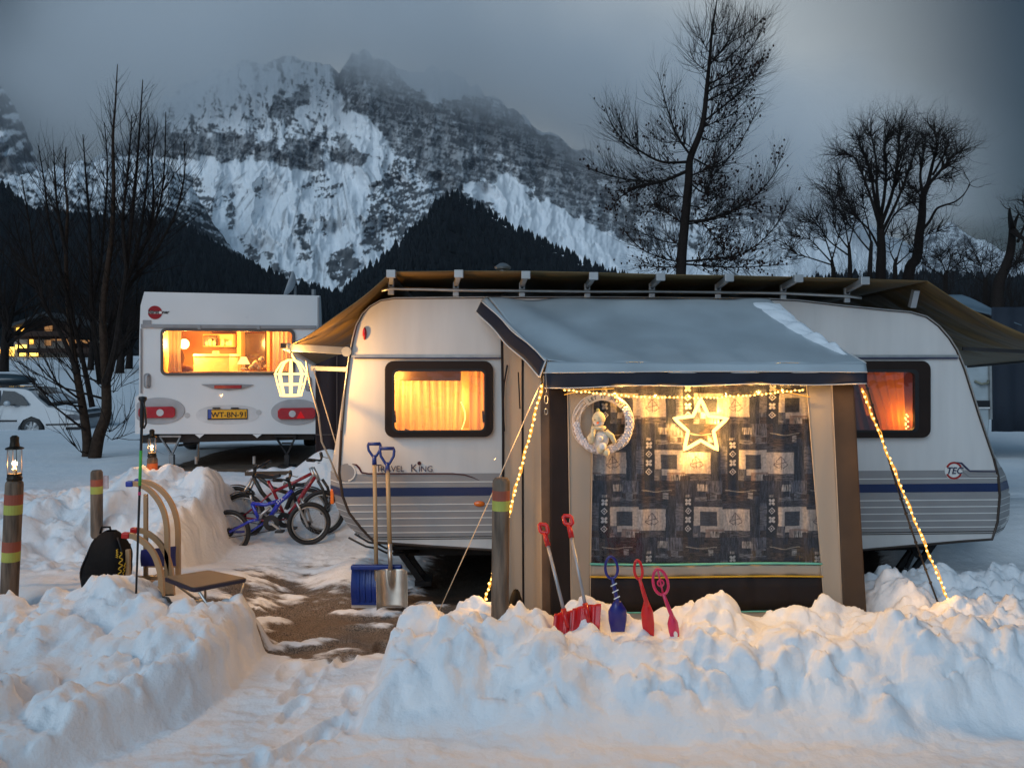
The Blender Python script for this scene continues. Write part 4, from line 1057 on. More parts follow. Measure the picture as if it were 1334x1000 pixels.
chain('light_rope', ln(a0, a1, 30, .02), 'glowing light rope running from the left canopy corner down behind the wooden post', 44, .0085, twin=True)
b0, b1 = P(1122, 506, 5.04), P(1239, 790, 4.95)
chain('light_rope', ln(b0, b1, 30, .015), 'glowing light rope running from the right canopy corner down to the snow bank', 40, .0075, twin=True)
chain('light_chain', [P(lerp(733, 1048, t), 507+11*math.sin(PI*t)**.9, 5.13) for t in [i/40 for i in range(41)]], 'glowing light chain sagging across the top of the awning window', 60, .0065, tube_r=.003)
o = MB().tube([P(735, 514, 5.14), P(760, 508, 5.13), P(800, 506, 5.13)], .003, 5).tube([P(1010, 507, 5.13), P(1055, 517, 5.14)], .003, 5).build('lead', TUBEL, bpy.data.objects['light_chain'])
for i, (x, y, yy, e) in enumerate(((703, 515, 5.02, 2.4), (688, 572, 5.01, 1.6), (660, 677, 5.0, 1.6), (641, 747, 5.0, 1.6), (1127, 518, 5.02, 1.6), (1160, 599, 4.99, 1.2), (1195, 685, 4.96, 1.2), (1222, 750, 4.94, .8))):
    lamp('rope_light_lamp', P(x, y, yy), e*KROPE, (1, .5, .14), .010)
for x in (812, 860, 905, 950, 995, 1035): t_ = (x-733)/315; lamp('chain_lamp', P(x, 507+11*math.sin(PI*t_)**.9, 5.118), 1.1*KCH*(.45 if x < 790 else 1), (1, .5, .1), .008)
# star
sc = P(913, 556, 5.235); S = []
for i in range(10):
    r = .185 if i % 2 == 0 else .088; a = PI/2+i*PI/5; S.append(sc+V((r*math.cos(a), 0, r*math.sin(a))))
SP = []
for i in range(10):
    for k in range(6): SP.append(S[i].lerp(S[(i+1) % 10], k/6))
o = MB().tube(SP, .0125, 6, closed=True).build('star_light', BULBS, None, origin=sc+V((0, 0, .185))); tag(o, 'glowing five pointed star of lights hanging inside the awning window', 'star light')
MB().tube([sc+V((0, 0, .18)), P(906, 505, 5.24)], .002, 4).build('cord', BLACKM, o)
for i in range(5): lamp('star_lamp', S[2*i].lerp(S[2*i+1], .5)+V((0, -.018, 0)), .95*KSTAR, (1, .50, .10), .012)

# wreath with snowman, on the front
wc = P(785, 551, 5.165)
WR = thing('wreath', wc+V((0, 0, .20)), 'round white twig wreath with a small snowman and LET IT SNOW band', 'wreath')
m = MB()
for k in range(9):
    rr = .175+.022*math.sin(k*2.1); ph = k*.9; th0 = [wc+V((math.cos(2*PI*i/48)*(rr+.008*math.sin(3*2*PI*i/48+ph)), -.012*math.cos(5*2*PI*i/48+ph)-.01, math.sin(2*PI*i/48)*(rr+.008*math.sin(3*2*PI*i/48+ph)))) for i in range(48)]
    m.tube(th0, .0032, 5, closed=True)
m.build('twig_ring', mat('white_twig', (.62, .58, .56), .8), WR, smooth=True)
m = MB()
def arcw(r0, r1, a0, a1, y, n=16): return [wc+V((r1*math.cos(math.radians(lerp(a0, a1, i/n))), y, r1*math.sin(math.radians(lerp(a0, a1, i/n))))) for i in range(n+1)]+[wc+V((r0*math.cos(math.radians(lerp(a1, a0, i/n))), y, r0*math.sin(math.radians(lerp(a1, a0, i/n))))) for i in range(n+1)]
m.prism(arcw(.150, .198, 42, 130, -.034), (0, .008, 0)); m.build('sign_band', mat('band_tan', (.60, .46, .32), .7), WR)
its = []
for ch, an in zip('LET IT SNOW', np.linspace(121, 52, 11)):
    if ch == ' ': continue
    a = math.radians(an); its.append((ch, .034, wc+V((.163*math.cos(a), -.036, .163*math.sin(a))), V((math.sin(a), 0, -math.cos(a))), V((math.cos(a), 0, math.sin(a))), 'CENTER'))
text('lettering', its, BLACKM, WR, .0008)
FL_ = mat('white_flower', (.72, .66, .66), .8)
for i in range(17):
    if -176+i*12.9 > 36: continue
    an = math.radians(-176+i*12.9); q = wc+V((.172*math.cos(an), -.03, .172*math.sin(an))); m = MB()
    for k in range(6):
        t = V((math.cos(k*PI/3), 0, math.sin(k*PI/3)))*.016; m.blob(q+t, (.011, .006, .011), 6, 5)
    m.blob(q+V((0, -.006, 0)), .008, 6, 4); m.build('flower', FL_, WR, smooth=True)
sx = P(781, 548, 5.14)
SW = thing('snowman_figure', P(785, 590, 5.13), 'small cream snowman doll with knitted hat and orange nose sitting in the wreath', 'snowman doll')
CRM = mat('cream_wool', (.72, .60, .38), .95, var=.2, vscale=40, bump=.15, bscale=120); SWH = mat('felt_white', (.78, .74, .70), .9)
MB().blob(P(782, 572, 5.13), (.055, .04, .065), 16, 12, .015).build('body', SWH, SW, smooth=True)
MB().blob(P(780, 549, 5.12), (.036, .034, .036), 16, 12).build('head', SWH, SW, smooth=True)
m = MB().lathe(P(780, 547, 5.12), [(.040, -.008), (.044, .008), (.041, .02), (.03, .042), (.012, .056), (.001, .06)], 16); m.build('hat', CRM, SW, smooth=True)
MB().blob(P(779, 534, 5.12), .012, 8, 6, .1).build('pompom', mat('pompom_green', (.4, .4, .15), .95), SW, smooth=True)
MB().cyl(P(779, 550, 5.09), P(777, 552, 5.06), .009, .001, 8).build('nose', mat('carrot', (.75, .12, .02), .6), SW)
m = MB()
for x, y in ((775, 546.5), (784, 546.5)): m.blob(P(x, y, 5.086), .004, 6, 4)
m.build('eyes', BLACKM, SW)
m = MB().torus(P(780, 557, 5.12), (0, 0, 1), .036, .013, 20, 8); m.beam(P(773, 558, 5.08), P(771, 577, 5.075), .028, .012, (0, 1, 0)); m.build('scarf', CRM, SW, smooth=True)
m = MB(); m.tube([P(789, 562, 5.12), P(797, 568, 5.10), P(801, 577, 5.09)], [.019, .018, .013], 10); m.build('arm', CRM, SW, smooth=True)
m = MB(); m.tube([P(774, 563, 5.12), P(768, 570, 5.10), P(770, 578, 5.09)], [.019, .018, .013], 10); m.build('arm', CRM, SW, smooth=True)
for x, y in ((782, 585), (790, 589)): MB().blob(P(x, y, 5.09), (.022, .03, .028), 12, 8).build('foot', CRM, SW, smooth=True)
MB().blob(P(782, 571, 5.07), (.018, .016, .018), 10, 8).blob(P(785, 581, 5.07), (.024, .018, .024), 10, 8).build('small_snowman', SWH, SW, smooth=True)

# guy ropes
def rope(name, pts, r, label, mt=ROPE, group=None, cat='guy rope'):
    o = MB().tube([V(p) for p in pts], r, 6).build(name, mt, None, origin=pts[0], smooth=True); return tag(o, label, cat, group)
rope('guy_rope', [P(705, 497, 5.08), P(640, 645, 5.05), P(570, 800, 5.15)], .0035, 'thin pale guy rope from the left canopy corner slanting down left past the wooden post')
o = rope('guy_rope', ln(P(1128, 500, 5.10), P(1223, 788, 5.05), 30, .05), .006, 'dark knotted guy rope hanging from the right canopy corner beside the light rope', DSTEEL)
m = MB()
for i in range(14): m.blob(pl(ln(P(1128, 500, 5.10), P(1223, 788, 5.05), 30, .05), (i+.3)/15), .011, 6, 4, .2)
m.build('knots', DSTEEL, o)
rope('guy_rope', [P(399, 470, 6.15), P(404, 500, 6.16), P(415, 540, 6.2), P(419, 575, 6.25), P(430, 598, 6.3), P(441, 625, 6.35)], .008, 'thick pale cord running from the hanging lantern to the front of the striped caravan', mat('pale_cord', (.55, .42, .3), .7))
rope('guy_rope', [P(408, 480, 7.2), P(441, 590, 7.0)], .005, 'thin pale rope between the white caravan and the striped caravan')
m = MB(); k0 = P(711, 500, 5.07)
o = MB().tube([P(711, 486, 5.07), P(712, 512, 5.07)], .0035, 6).torus(P(711.5, 520, 5.07), (0, 1, 0), .012, .003, 16, 6, 2.2).torus(P(711.5, 536, 5.07), (0, 1, 0), .010, .003, 16, 6, 1.8).build('tension_hook', GALV, None, origin=P(711, 500, 5.07)); tag(o, 'small steel hook and links hanging at the left canopy corner', 'hook')

# hanging lantern of light tube
lc = P(379, 492, 6.12); LT = thing('hanging_lantern', lc+V((0, 0, .17)), 'glowing wire lantern of light tubes hanging from the left corner of the tarpaulin roof', 'lantern')
for k in range(8):
    a = 2*PI*k/8+.2; c_, s_ = math.cos(a), math.sin(a)
    prof = [(.02, .14), (.07, .115), (.105, .06), (.118, .03), (.10, -.05), (.075, -.135)]
    MB().tube([lc+V((r*c_, r*s_, z)) for r, z in prof], .0068, 6).build('light_rib', glow('lantern_tube', (1, .58, .15), 4.5), LT, smooth=True)
for r, z in ((.12, .03), (.10, -.05), (.078, -.135)): MB().torus(lc+V((0, 0, z)), (0, 0, 1), r, .0068, 28, 6).build('light_ring', MATS['lantern_tube'], LT, smooth=True)
MB().tube([lc+V((0, 0, .13)), lc+V((0, 0, .2)), A+V((.02, 0, -.02))], .004, 6).build('hook', GALV, LT)
lamp('lantern_lamp', lc+V((0, 0, -.02)), KLAN, (1, .52, .17), .035)
lamp('lead_lamp', A+V((.06, -.04, -.14)), KLEAD, (1, .5, .12), .008)
chain('light_lead', [A+V((.03, -.03, -.02)), A+V((.07, -.04, -.07)), lc+V((.03, 0, .13))], 'short glowing light lead tied to the corner of the tarpaulin roof', 8, .008)
# ================================================================ second caravan (rear view)
F2 = Frame((0, 11.42, 0), .22)
C2 = thing('caravan', P(300, 610, 12.5), 'glossy white caravan seen from behind with yellow plate and brightly lit panoramic window', 'caravan')
def q2(l): return [F2.uz(*p) for p in l]
O2 = q2([(188, 380), (416, 385), (417, 440), (416, 518), (415, 565), (176, 565), (176, 517), (181, 514), (181.5, 440), (183, 398)])
W3o = rrect(*F2.uz(209.5, 489), *F2.uz(384, 428.5), .07); W3i = rrect(*F2.uz(213, 485.5), *F2.uz(380.5, 432), .05)
link('rear_panel', holed(F2, O2, [W3i], 0), WHITE2, C2)
m = MB(); n = len(O2); cx_ = sum(p[0] for p in O2)/n
for off, sc_ in ((0, 1), (.06, 1.012), (5.2, 1.0)): m.v += [tuple(F2.at(cx_+(p[0]-cx_)*sc_-.06*off/5.2, p[1], off)) for p in O2]
for k in range(2):
    for i in range(n): j = (i+1) % n; m.f.append((k*n+i, k*n+j, (k+1)*n+j, (k+1)*n+i))
m.f.append(tuple(range(2*n, 3*n))); m.build('shell', WHITE2, C2)
def q2b(x0, y0, x1, y1, t, name, mt, prt=C2, bev=.004, off=0):
    a = F2.uz(x0, y1); b = F2.uz(x1, y0); m_ = MB()
    m_.ob(F2.at((a[0]+b[0])/2, (a[1]+b[1])/2, -t/2+off), F2.d*(b[0]-a[0])/2, F2.n*(t/2-.0005), (0, 0, (b[1]-a[1])/2)); return m_.build(name, mt, prt, bevel=bev)
GREYL = mat('grey_plastic', (.30, .30, .31), .45)
q2b(184, 424, 412, 427, .02, 'rear_rail', GREYL); q2b(186, 417, 197, 423, .012, 'grey_patch', GREYL)
q2b(413.5, 387, 416, 516, .02, 'corner_moulding', GREYL); q2b(183, 428, 185, 512, .02, 'corner_moulding', GREYL)
for x in (260, 337): q2b(x-2, 424, x+2, 429, .035, 'rail_clip', GREYL)
f3 = ring_prism(F2, W3o, W3i, -.03, .01).build('window_frame', mat('frame_grey_brown', (.10, .085, .075), .4), C2, bevel=.005)
MB().prism([F2.at(*p, -.012) for p in W3i], F2.n*.004).build('pane', GLS, f3)
# cabin seen through the window
WW = lambda x, y, d: F2.px(x, y, d)
WARMW = mat('cabin_wood', (.55, .33, .13), .5, var=.12, vscale=2, stretch=(1, 1, .2)); CREAM = mat('cabin_cream', (.72, .58, .36), .6)
u0, z0 = F2.uz(204, 492); u1, z1 = F2.uz(390, 424)
liner(F2, u0, z0, u1, z1, 1.7, 'cabin', WARMW, C2)
def ib(x0, y0, x1, y1, d, t, name, mt, bev=.01):
    a = F2.px(x0, y1, d); b = F2.px(x1, y0, d); m_ = MB(); c = (a+b)/2; m_.box(c+V((0, t/2, 0)), (abs(b.x-a.x), t, abs(b.z-a.z))); return m_.build(name, mt, C2, bevel=bev)
ib(262, 435, 305, 452, 1.35, .28, 'cupboard', WARMW); DK = mat('cupboard_glass', (.07, .04, .02), .15, coat=.6)
for x0, x1 in ((264, 284), (287, 303)): ib(x0, 437, x1, 450, 1.33, .015, 'cupboard_door', DK)
m = MB()
for i, (x, h) in enumerate(((270, 6), (274, 9), (279, 7), (290, 9), (296, 6), (300, 8))): m = MB(); m.lathe(WW(x, 450, 1.29), [(.02, 0), (.028, .03), (.025, h*.009), (.01, h*.011)], 10); m.build('jar', CREAM, C2, smooth=True)
ib(250, 464, 300, 487, .95, .4, 'kitchen_block', CREAM); ib(249, 461, 301, 464.5, .93, .45, 'worktop', mat('worktop_white', (.8, .75, .6), .3))
ib(276, 457, 283, 462, .98, .1, 'kettle', CREAM)
ib(314, 434, 347, 480, 1.5, .03, 'wardrobe', DK); ib(308, 430, 314, 488, 1.35, .2, 'door_post', WARMW); ib(347, 430, 352, 488, 1.35, .2, 'door_post', WARMW)
curtain(F2, F2.uz(213, 450)[0]+.03, F2.uz(228, 450)[0]+.06, F2.uz(300, 484)[1], F2.uz(300, 431)[1], .12, .02, 3, 'curtain', mat('curtain_white', (.8, .68, .5), .8, transl=.4), C2, gather=.3)
curtain(F2, F2.uz(354, 450)[0], F2.uz(378, 450)[0], F2.uz(300, 486)[1], F2.uz(300, 431)[1], .12, .02, 4, 'curtain', MATS['curtain_white'], C2)
m = MB(); m.blob(WW(236, 482, .35), (.17, .12, .07), 14, 8, .05); m.build('cushion', mat('cushion_brown', (.22, .09, .03), .9), C2, smooth=True)
m = MB(); m.blob(WW(232, 466, .5), (.08, .1, .14), 14, 8, .05); m.build('cushion', mat('cushion_dark', (.12, .06, .03), .9), C2, smooth=True)
lb = WW(317.5, 481, .22)
m = MB().lathe(lb, [(.05, 0), (.05, .01), (.012, .03), (.02, .05), (.012, .09)], 14); m.build('table_lamp_foot', CREAM, C2, smooth=True)
MB().lathe(lb+V((0, 0, .07)), [(.085, 0), (.035, .10), (.03, .102)], 20).build('table_lamp_shade', glow('lit_shade', (1, .58, .16), 3.2), C2, smooth=True)
m = MB()
random.seed(3)
for i in range(13):
    q = WW(327+random.random()*20, 466+random.random()*14, .2+random.random()*.1); m.blob(q, .024+random.random()*.012, 7, 5, .15)
    m.tube([q, WW(337, 484, .25)], .003, 4)
m.build('flowers', mat('flowers_cream', (.75, .6, .35), .9), C2, smooth=True)
ib(212, 483.5, 382, 486, .05, .3, 'window_shelf', WARMW)
MB().blob(WW(240, 448, 1.0), (.075, .05, .075), 12, 8).build('ceiling_lamp', glow('cabin_bulb', (1, .62, .2), 8), C2, smooth=True)
lamp('cabin_lamp', WW(240, 448, .86), 26*KCAB, (1, .50, .11), .07); lamp('cabin_lamp', WW(320, 446, .95), 16*KCAB, (1, .5, .11), .1); lamp('cabin_lamp', lb+V((0, .0, .2)), 3*KCAB, (1, .5, .14), .05)
lamp('cabin_lamp', WW(358, 440, .3), 3*KCAB, (1, .5, .14), .05)
# badges, lights, plate
lu, lz = F2.uz(202, 407)
MB().prism(disc_pts(F2, lu, lz, .088, -.006), F2.n*.004).build('badge', mat('badge_red', (.30, .006, .012), .3), C2)
MB().prism([F2.at(lu+a, lz+c, -.009) for a, c in ((-.086, -.016), (.083, -.016), (.083, .017), (-.086, .017))], F2.n*.002).build('badge_band', WHL, C2)
text('lettering', [('bürst', .062, F2.at(lu-.083, lz-.013, -.012), F2.d, zd, 'LEFT', .1, .002), ('ner', .062, F2.at(lu+.087, lz-.013, -.003), F2.d, zd, 'LEFT', .1, .002)], BLACKM, C2)
for x, y in ((192, 496), (402, 500)):
    u, z = F2.uz(x, y); MB().prism([F2.at(*p, -.004) for p in rrect(u-.045, z-.10, u+.045, z+.10, .04)], F2.n*.003).build('handle_recess', GREYL, C2)
    MB().tube([F2.at(u+.01, z+.08, -.01), F2.at(u, z+.06, -.05), F2.at(u, z-.06, -.05), F2.at(u+.01, z-.08, -.01)], .014, 8).build('grab_handle', mat('handle_grey', (.42, .42, .43), .4), C2, smooth=True)
m = MB(); c = [F2.uz(262, 500.5), F2.uz(285, 500), F2.uz(310, 500), F2.uz(331, 501), F2.uz(318, 506), F2.uz(297, 508.5), F2.uz(277, 506)]
m.prism([F2.at(*p, -.02) for p in c], F2.n*.019); m.build('lamp_housing', GREYL, C2, bevel=.005); q2b(279.5, 501.5, 315, 506, .035, 'brake_light', RED)
def oval(u, z, a, b, n=32, e=2.4):
    out = []
    for i in range(n):
        t = 2*PI*i/n; out.append((u+a*abs(math.cos(t))**(2/e)*(1 if math.cos(t) > 0 else -1), z+b*abs(math.sin(t))**(2/e)*(1 if math.sin(t) > 0 else -1)))
    return out
u, z = F2.uz(297, 540); MB().prism([F2.at(*p, -.003) for p in oval(u, z, .40, .13)], F2.n*.002).build('plate_recess', mat('recess_white', (.62, .63, .64), .4), C2)
q2b(270.5, 532.5, 322.5, 546.5, .02, 'plate_frame', BLACKM); q2b(271.5, 533.2, 321.8, 545.0, .023, 'number_plate', mat('plate_yellow', (.85, .42, .02), .4)); q2b(271.5, 533.2, 276, 545.0, .0245, 'plate_band', mat('plate_blue', (.02, .08, .35), .4))
text('lettering', [('WT-BN-91', .098, F2.at(F2.uz(298.9, 543)[0], F2.uz(298, 543)[1], -.026), F2.d, zd, 'CENTER', 0, .0012)], BLACKM, C2)
for x in (282, 306): q2b(x-5, 530.5, x+5, 532.2, .03, 'plate_lamp', BLACKM)
for s_, xo, x0, x1, xc in ((-1, 207, 181, 229, 209.5), (1, 385, 362, 411, 381)):
    yo = 537 if s_ < 0 else 538.5
    u, z = F2.uz(xo, yo-2); pts = [p for p in oval(u, z, .32, .175, 40, 2.1)]; lim = F2.uz(178 if s_ < 0 else 415, 500)[0]
    pts = [(max(p[0], lim) if s_ < 0 else min(p[0], lim), p[1]) for p in pts]
    MB().prism([F2.at(*p, -.012) for p in pts], F2.n*.011).build('lamp_housing', mat('housing_light_grey', (.40, .41, .43), .4), C2, bevel=.004)
    a, b = F2.uz(x0, yo+7.5), F2.uz(x1, yo-8); tl_ = MB().prism([F2.at(*p, -.045) for p in rrect(a[0], a[1], b[0], b[1], .05)], F2.n*.034).build('tail_light', RED, C2, bevel=.008)
    MB().prism(disc_pts(F2, *F2.uz(xc, yo), .045, -.052), F2.n*.012).build('reversing_lens', CLEAR, tl_)
    if s_ > 0:
        u, z = F2.uz(392, yo+1); MB().prism([F2.at(u-.055, z-.05, -.05), F2.at(u+.055, z-.05, -.05), F2.at(u, z+.05, -.05)], F2.n*.008).build('reflector_triangle', glow('reflector_glow_red', (.9, .03, .04), .5), tl_)  # faint emission stands in for the light a reflector throws back
for x, y in ((244, 541), (337, 537)): MB().prism(disc_pts(F2, *F2.uz(x, y), .035, -.006, 20), F2.n*.005).build('socket_cap', mat('cap_grey', (.5, .5, .5), .5), C2)
for x in (260, 335):
    u, z = F2.uz(x, 565.4); MB().prism([F2.at(u-.06, z, -.004), F2.at(u+.06, z, -.004), F2.at(u, z-.05, -.004)], F2.n*.01).build('support_mark', WHITE2, C2)
zb = F2.uz(300, 566)[1]
m = MB(); m.ob(F2.at(F2.uz(298, 540)[0], zb-.05, .15), F2.d*1.1, F2.n*.04, (0, 0, .05)); m.build('rear_beam', DSTEEL, C2)
m = MB(); m.ob(F2.at(F2.uz(298, 540)[0], zb-.03, 2.7), F2.d*1.1, F2.n*2.4, (0, 0, .015)); m.build('underfloor', BLACKM, C2)
for x in (223, 373):
    m = MB(); t0, t1, bt = WW(x-15, 567, .05), WW(x+13, 567, .05), WW(x+1, 592, .10); m.beam(t0, bt, .02, .035, (0, 1, 0)); m.beam(t1, bt, .02, .035, (0, 1, 0)); m.beam(t0+V((0, 0, -.01)), t1+V((0, 0, -.01)), .05, .025)
    m.beam(bt, WW(x+1, 606, .10), .06, .06); m.beam(WW(x-6, 577, .08), WW(x+7, 577, .08), .02, .02); q_ = WW(x+1, 607, .10); m.box(q_, (.2, .2, .03)); m.build('corner_steady', DSTEEL if x > 300 else GALV, C2)
for y_ in (.10, 2.15): wheel_road('wheel', F2.at(F2.uz(298, 540)[0]+(y_-1.12)*.93, .72, 2.9), F2.d, .32, .2, C2, GALV)
m = MB()
m.tube([WW(232, 580, .6), WW(258, 577, .8), WW(258, 600, .8)], .02, 6); m.build('waste_pipe', GALV, C2)
for x in (255.5, 331): MB().cyl(WW(x, 604, .5), WW(x, 594, .5), .02).build('peg', WHITEP, C2)
m = MB().lathe(P(384, 372, 12), [(.0, 0), (.08, .015), (.15, .05), (.2, .1)], 20, (-.95, -.25, .35)); dsh = m.build('satellite_dish', mat('dish_grey', (.45, .47, .5), .5), C2, smooth=True, solid=.01); MB().cyl(P(384.5, 388, 12), P(384.5, 372, 12), .02).build('dish_mast', GALV, dsh)
MB().cyl(P(408.5, 388, 12.2), P(408.5, 377, 12.2), .035).build('roof_vent', GALV, C2)
m = MB()
for i in range(2): m = MB(); m.beam(P(190, 611-i*2, 10.5+i*.15), P(345, 612-i*2.5, 10.45+i*.3), .14, .04, (0, 0, 1)); o = m.build('timber_beam', mat('old_timber', (.07, .05, .035), .9, var=.3, bump=.1), None, origin=P(260, 611, 10.5+i*.15), bevel=.004); tag(o, ['dark timber beam lying under the back of the white caravan, nearest', 'dark timber beam lying under the white caravan behind the nearest one'][i], 'timber beam')
m = MB(); m.beam(P(322, 615.5, 9.5), P(397, 614, 9.5), .18, .05); o = m.build('plank', MATS['old_timber'], None, origin=P(360, 618, 9.5), bevel=.004); tag(o, 'short dark plank with snow on it lying behind the bicycles', 'plank')
MB().sheet(lambda a, b: P(322, 613.6, 9.41).lerp(P(396, 612.2, 9.41), a)+V((0, .18*b, .035*math.sin(PI*b)**.6*(.6+.4*math.sin(a*19))*min(1, a*9, (1-a)*5)-.004)), 30, 8).build('snow_cover', MATS['lying_snow'], o, smooth=True)

# dark tent panel between the caravans
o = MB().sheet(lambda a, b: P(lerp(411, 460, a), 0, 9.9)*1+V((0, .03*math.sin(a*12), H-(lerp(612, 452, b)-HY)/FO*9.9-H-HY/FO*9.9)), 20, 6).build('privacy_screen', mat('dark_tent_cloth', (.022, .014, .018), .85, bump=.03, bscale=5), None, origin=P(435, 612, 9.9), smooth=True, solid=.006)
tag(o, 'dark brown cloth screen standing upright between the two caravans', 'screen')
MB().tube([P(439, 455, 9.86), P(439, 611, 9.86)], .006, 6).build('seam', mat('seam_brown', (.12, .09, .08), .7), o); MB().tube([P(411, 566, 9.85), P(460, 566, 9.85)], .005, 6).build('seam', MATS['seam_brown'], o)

# ================================================================ posts and lanterns
WOODP = mat('post_wood', (.15, .108, .078), .85, var=.6, vscale=26, bump=.3, bscale=40, stretch=(1, 1, .12))
PTR = mat('post_paint_red', (.33, .085, .05), .7, var=.15); PTY = mat('post_paint_yellow', (.42, .44, .09), .7, var=.15); PTO = mat('post_paint_orange', (.55, .12, .03), .7)
def post(px_t, py_t, px_b, py_b, Y, r, bands, label, zb=None, red=PTR):
    t = P(px_t, py_t, Y); b_ = P(px_b, py_b, Y); dn = (b_-t).normalized(); b2 = t+dn*((t.z-0.0)/(-dn.z))
    o = thing('wooden_post', b2, label, 'post', None)
    n = 16; L_ = (b2-t).length
    prof = [(.001, 0), (r*.75, .002), (r*.96, .018), (r, .035), (r*1.0, L_)]
    ax = dn; m_ = MB().lathe(t, prof, n, ax); sharp(m_.build('shaft', WOODP, o), 60)
    for (y0, y1, mt_) in bands:
        k0 = (y0-py_t)/(py_b-py_t); k1 = (y1-py_t)/(py_b-py_t); a = t.lerp(b_, k0); c = t.lerp(b_, k1)
        MB().cyl(a, c, r*1.015, n=20).build('painted_band', mt_, o, smooth=False)
    return o
mp_ = post(653, 622, 651, 816, 4.8, .053, [(638, 651, PTR), (651, 664, PTY)], 'thick grey wooden post with red and yellow bands in the snow before the striped caravan')
post(19, 625, 12, 775, 5.5, .057, [(643, 656.5, PTR), (656.5, 669, PTY), (704, 717.5, PTR), (717.5, 730, PTY)], 'wooden post with two pairs of red and yellow bands under the large lantern, far left')
post(126, 612, 126, 700, 7.3, .052, [(624, 633, PTR), (633, 642.5, PTY)], 'plain wooden post with red and yellow bands behind the black backpack')
post(198.5, 595, 198.5, 662, 8.4, .053, [(603, 612, PTO), (612, 619.5, PTY)], 'wooden post with orange and yellow bands under the small lantern behind the sleds')
q_ = P(138, 628, 7.32); o = MB().box(q_, (.04, .02, .12)).build('paper_tag', mat('paper_lilac', (.5, .48, .55), .8), None, origin=q_); tag(o, 'small pale paper tag fixed beside the painted post behind the backpack', 'tag')
def lantern(px, yt, yb, Y, r, label, e):
    t = P(px, yt, Y); b_ = P(px, yb, Y); h = t.z-b_.z; o = thing('lantern', b_, label, 'lantern')
    MT = mat('lantern_metal', (.035, .028, .02), .45, .7)
    MB().lathe(b_, [(r*.6, 0), (r*1.05, .004), (r*1.1, h*.06), (r*.95, h*.10), (r*.9, h*.16), (.001, h*.16)], 16).build('base', MT, o, smooth=False)
    MB().lathe(b_+V((0, 0, h*.70)), [(r*1.3, 0), (r*1.25, h*.025), (r*.7, h*.06), (r*.6, h*.16), (r*.62, h*.26), (r*.3, h*.30), (.001, h*.30)], 16).build('cap', MT, o)
    MB().lathe(b_+V((0, 0, h*.15)), [(r*.86, 0), (r*.86, h*.56)], 24).build('glass_cylinder', glass('lantern_glass', (.96, .94, .9), .03), o, smooth=True)
    for k in range(4):
        a = PI/4+k*PI/2; d = V((math.cos(a), math.sin(a), 0))*r*.98; MB().cyl(b_+d+V((0, 0, h*.1)), b_+d+V((0, 0, h*.72)), r*.05, n=6).build('bar', MT, o)
    MB().cyl(b_+V((0, 0, h*.15)), b_+V((0, 0, h*.26)), r*.35).build('candle', mat('wax', (.8, .7, .5), .6), o)
    MB().lathe(b_+V((0, 0, h*.26)), [(.001, 0), (r*.2, h*.03), (r*.17, h*.07), (.001, h*.15)], 10).build('flame', glow('flame', (1, .6, .22), 12), o, smooth=True)
    lamp('candle_lamp', b_+V((0, 0, h*.36)), e, (1, .5, .15), .02)
lantern(19, 567, 626, 5.5, .045, 'large dark metal candle lantern on top of the double banded post, far left', 3.0*KLT)
lantern(198, 559, 595.5, 8.4, .042, 'small brown candle lantern on top of the orange banded post', 3.0*KLT)

# ================================================================ ski pole, backpack, sleds, table
t, b_ = P(186, 516, 5.0), P(176.5, 796, 5.0)
SPo = thing('ski_pole', b_, 'long thin black and green ski pole stuck in the near left snow bank', 'ski pole')
ax = (b_-t).normalized()
MB().lathe(t, [(.001, 0), (.024, .004), (.026, .02), (.016, .035), (.014, .06), (.016, .10), (.012, .19), (.0095, .20)], 12, ax).build('grip', BLACKM, SPo, smooth=True)
MB().cyl(t+ax*.2, b_, .0085, .006, 10).build('shaft', BLACKM, SPo, smooth=True)
MB().cyl(t+ax*.34, t+ax*.56, .0092, .0092, 10).build('green_section', mat('pole_green', (.06, .45, .06), .4), SPo, smooth=True)
MB().cyl(t+ax*.60, t+ax*.62, .0092, .0092, 10).build('pink_section', mat('pole_pink', (.55, .05, .16), .4), SPo)
MB().tube([t+V((0, -.01, -.01)), t+V((.025, -.02, -.08)), t+V((.03, -.02, -.17)), t+V((.012, -.01, -.2))], .006, 6).build('wrist_strap', BLACKM, SPo, smooth=True)
# backpack
bc = P(139, 732, 5.75); BP = thing('backpack', V((bc.x, bc.y, gz(bc.x, bc.y))), 'bulging black backpack with yellow script standing in the snow beside the sleds', 'backpack')
NYL = mat('black_nylon', (.007, .007, .008), .75, var=.3, bump=.25, bscale=9, spec=.2)
m = MB()
def bpk(a, b):
    th = 2*PI*a; z = b; w_ = .155*(1-.25*(1-z)**3)*(max(0, 1-(max(0, z-.45)/.57)**2.3))**.55; dp = w_*.82
    w_ = max(w_, .001); e = .62
    c_, s_ = math.cos(th), math.sin(th); x = w_*abs(c_)**e*(1 if c_ > 0 else -1); y = dp*abs(s_)**e*(1 if s_ > 0 else -1)
    k = 1+.04*math.sin(9*z+3*c_)+.03*math.sin(15*z+5*th)
    return V((bc.x+x*k+.05*z-.02, bc.y+y*k, BP.location.z-.02+.56*z))
m.sheet(bpk, 40, 30).build('bag', NYL, BP, smooth=True)
MB().sheet(lambda a, b: bpk(.62+.30*a, .06+.42*b)+V((0, -.035*math.sin(PI*a)**.4*math.sin(PI*b)**.4, 0)), 20, 16).build('front_pocket', NYL, BP, smooth=True)
for a_ in (.60, .93): MB().tube([bpk(a_, b_)+V((0, -.008, 0)) for b_ in [i/14*.85+.08 for i in range(15)]], .006, 6).build('zip', BLACKM, BP, smooth=True)
YS = mat('script_yellow', (.65, .42, .03), .5)
m = MB(); 
def on(a, b, o_=.008): return bpk(a, b)+V((o_*.6, -o_, 0))
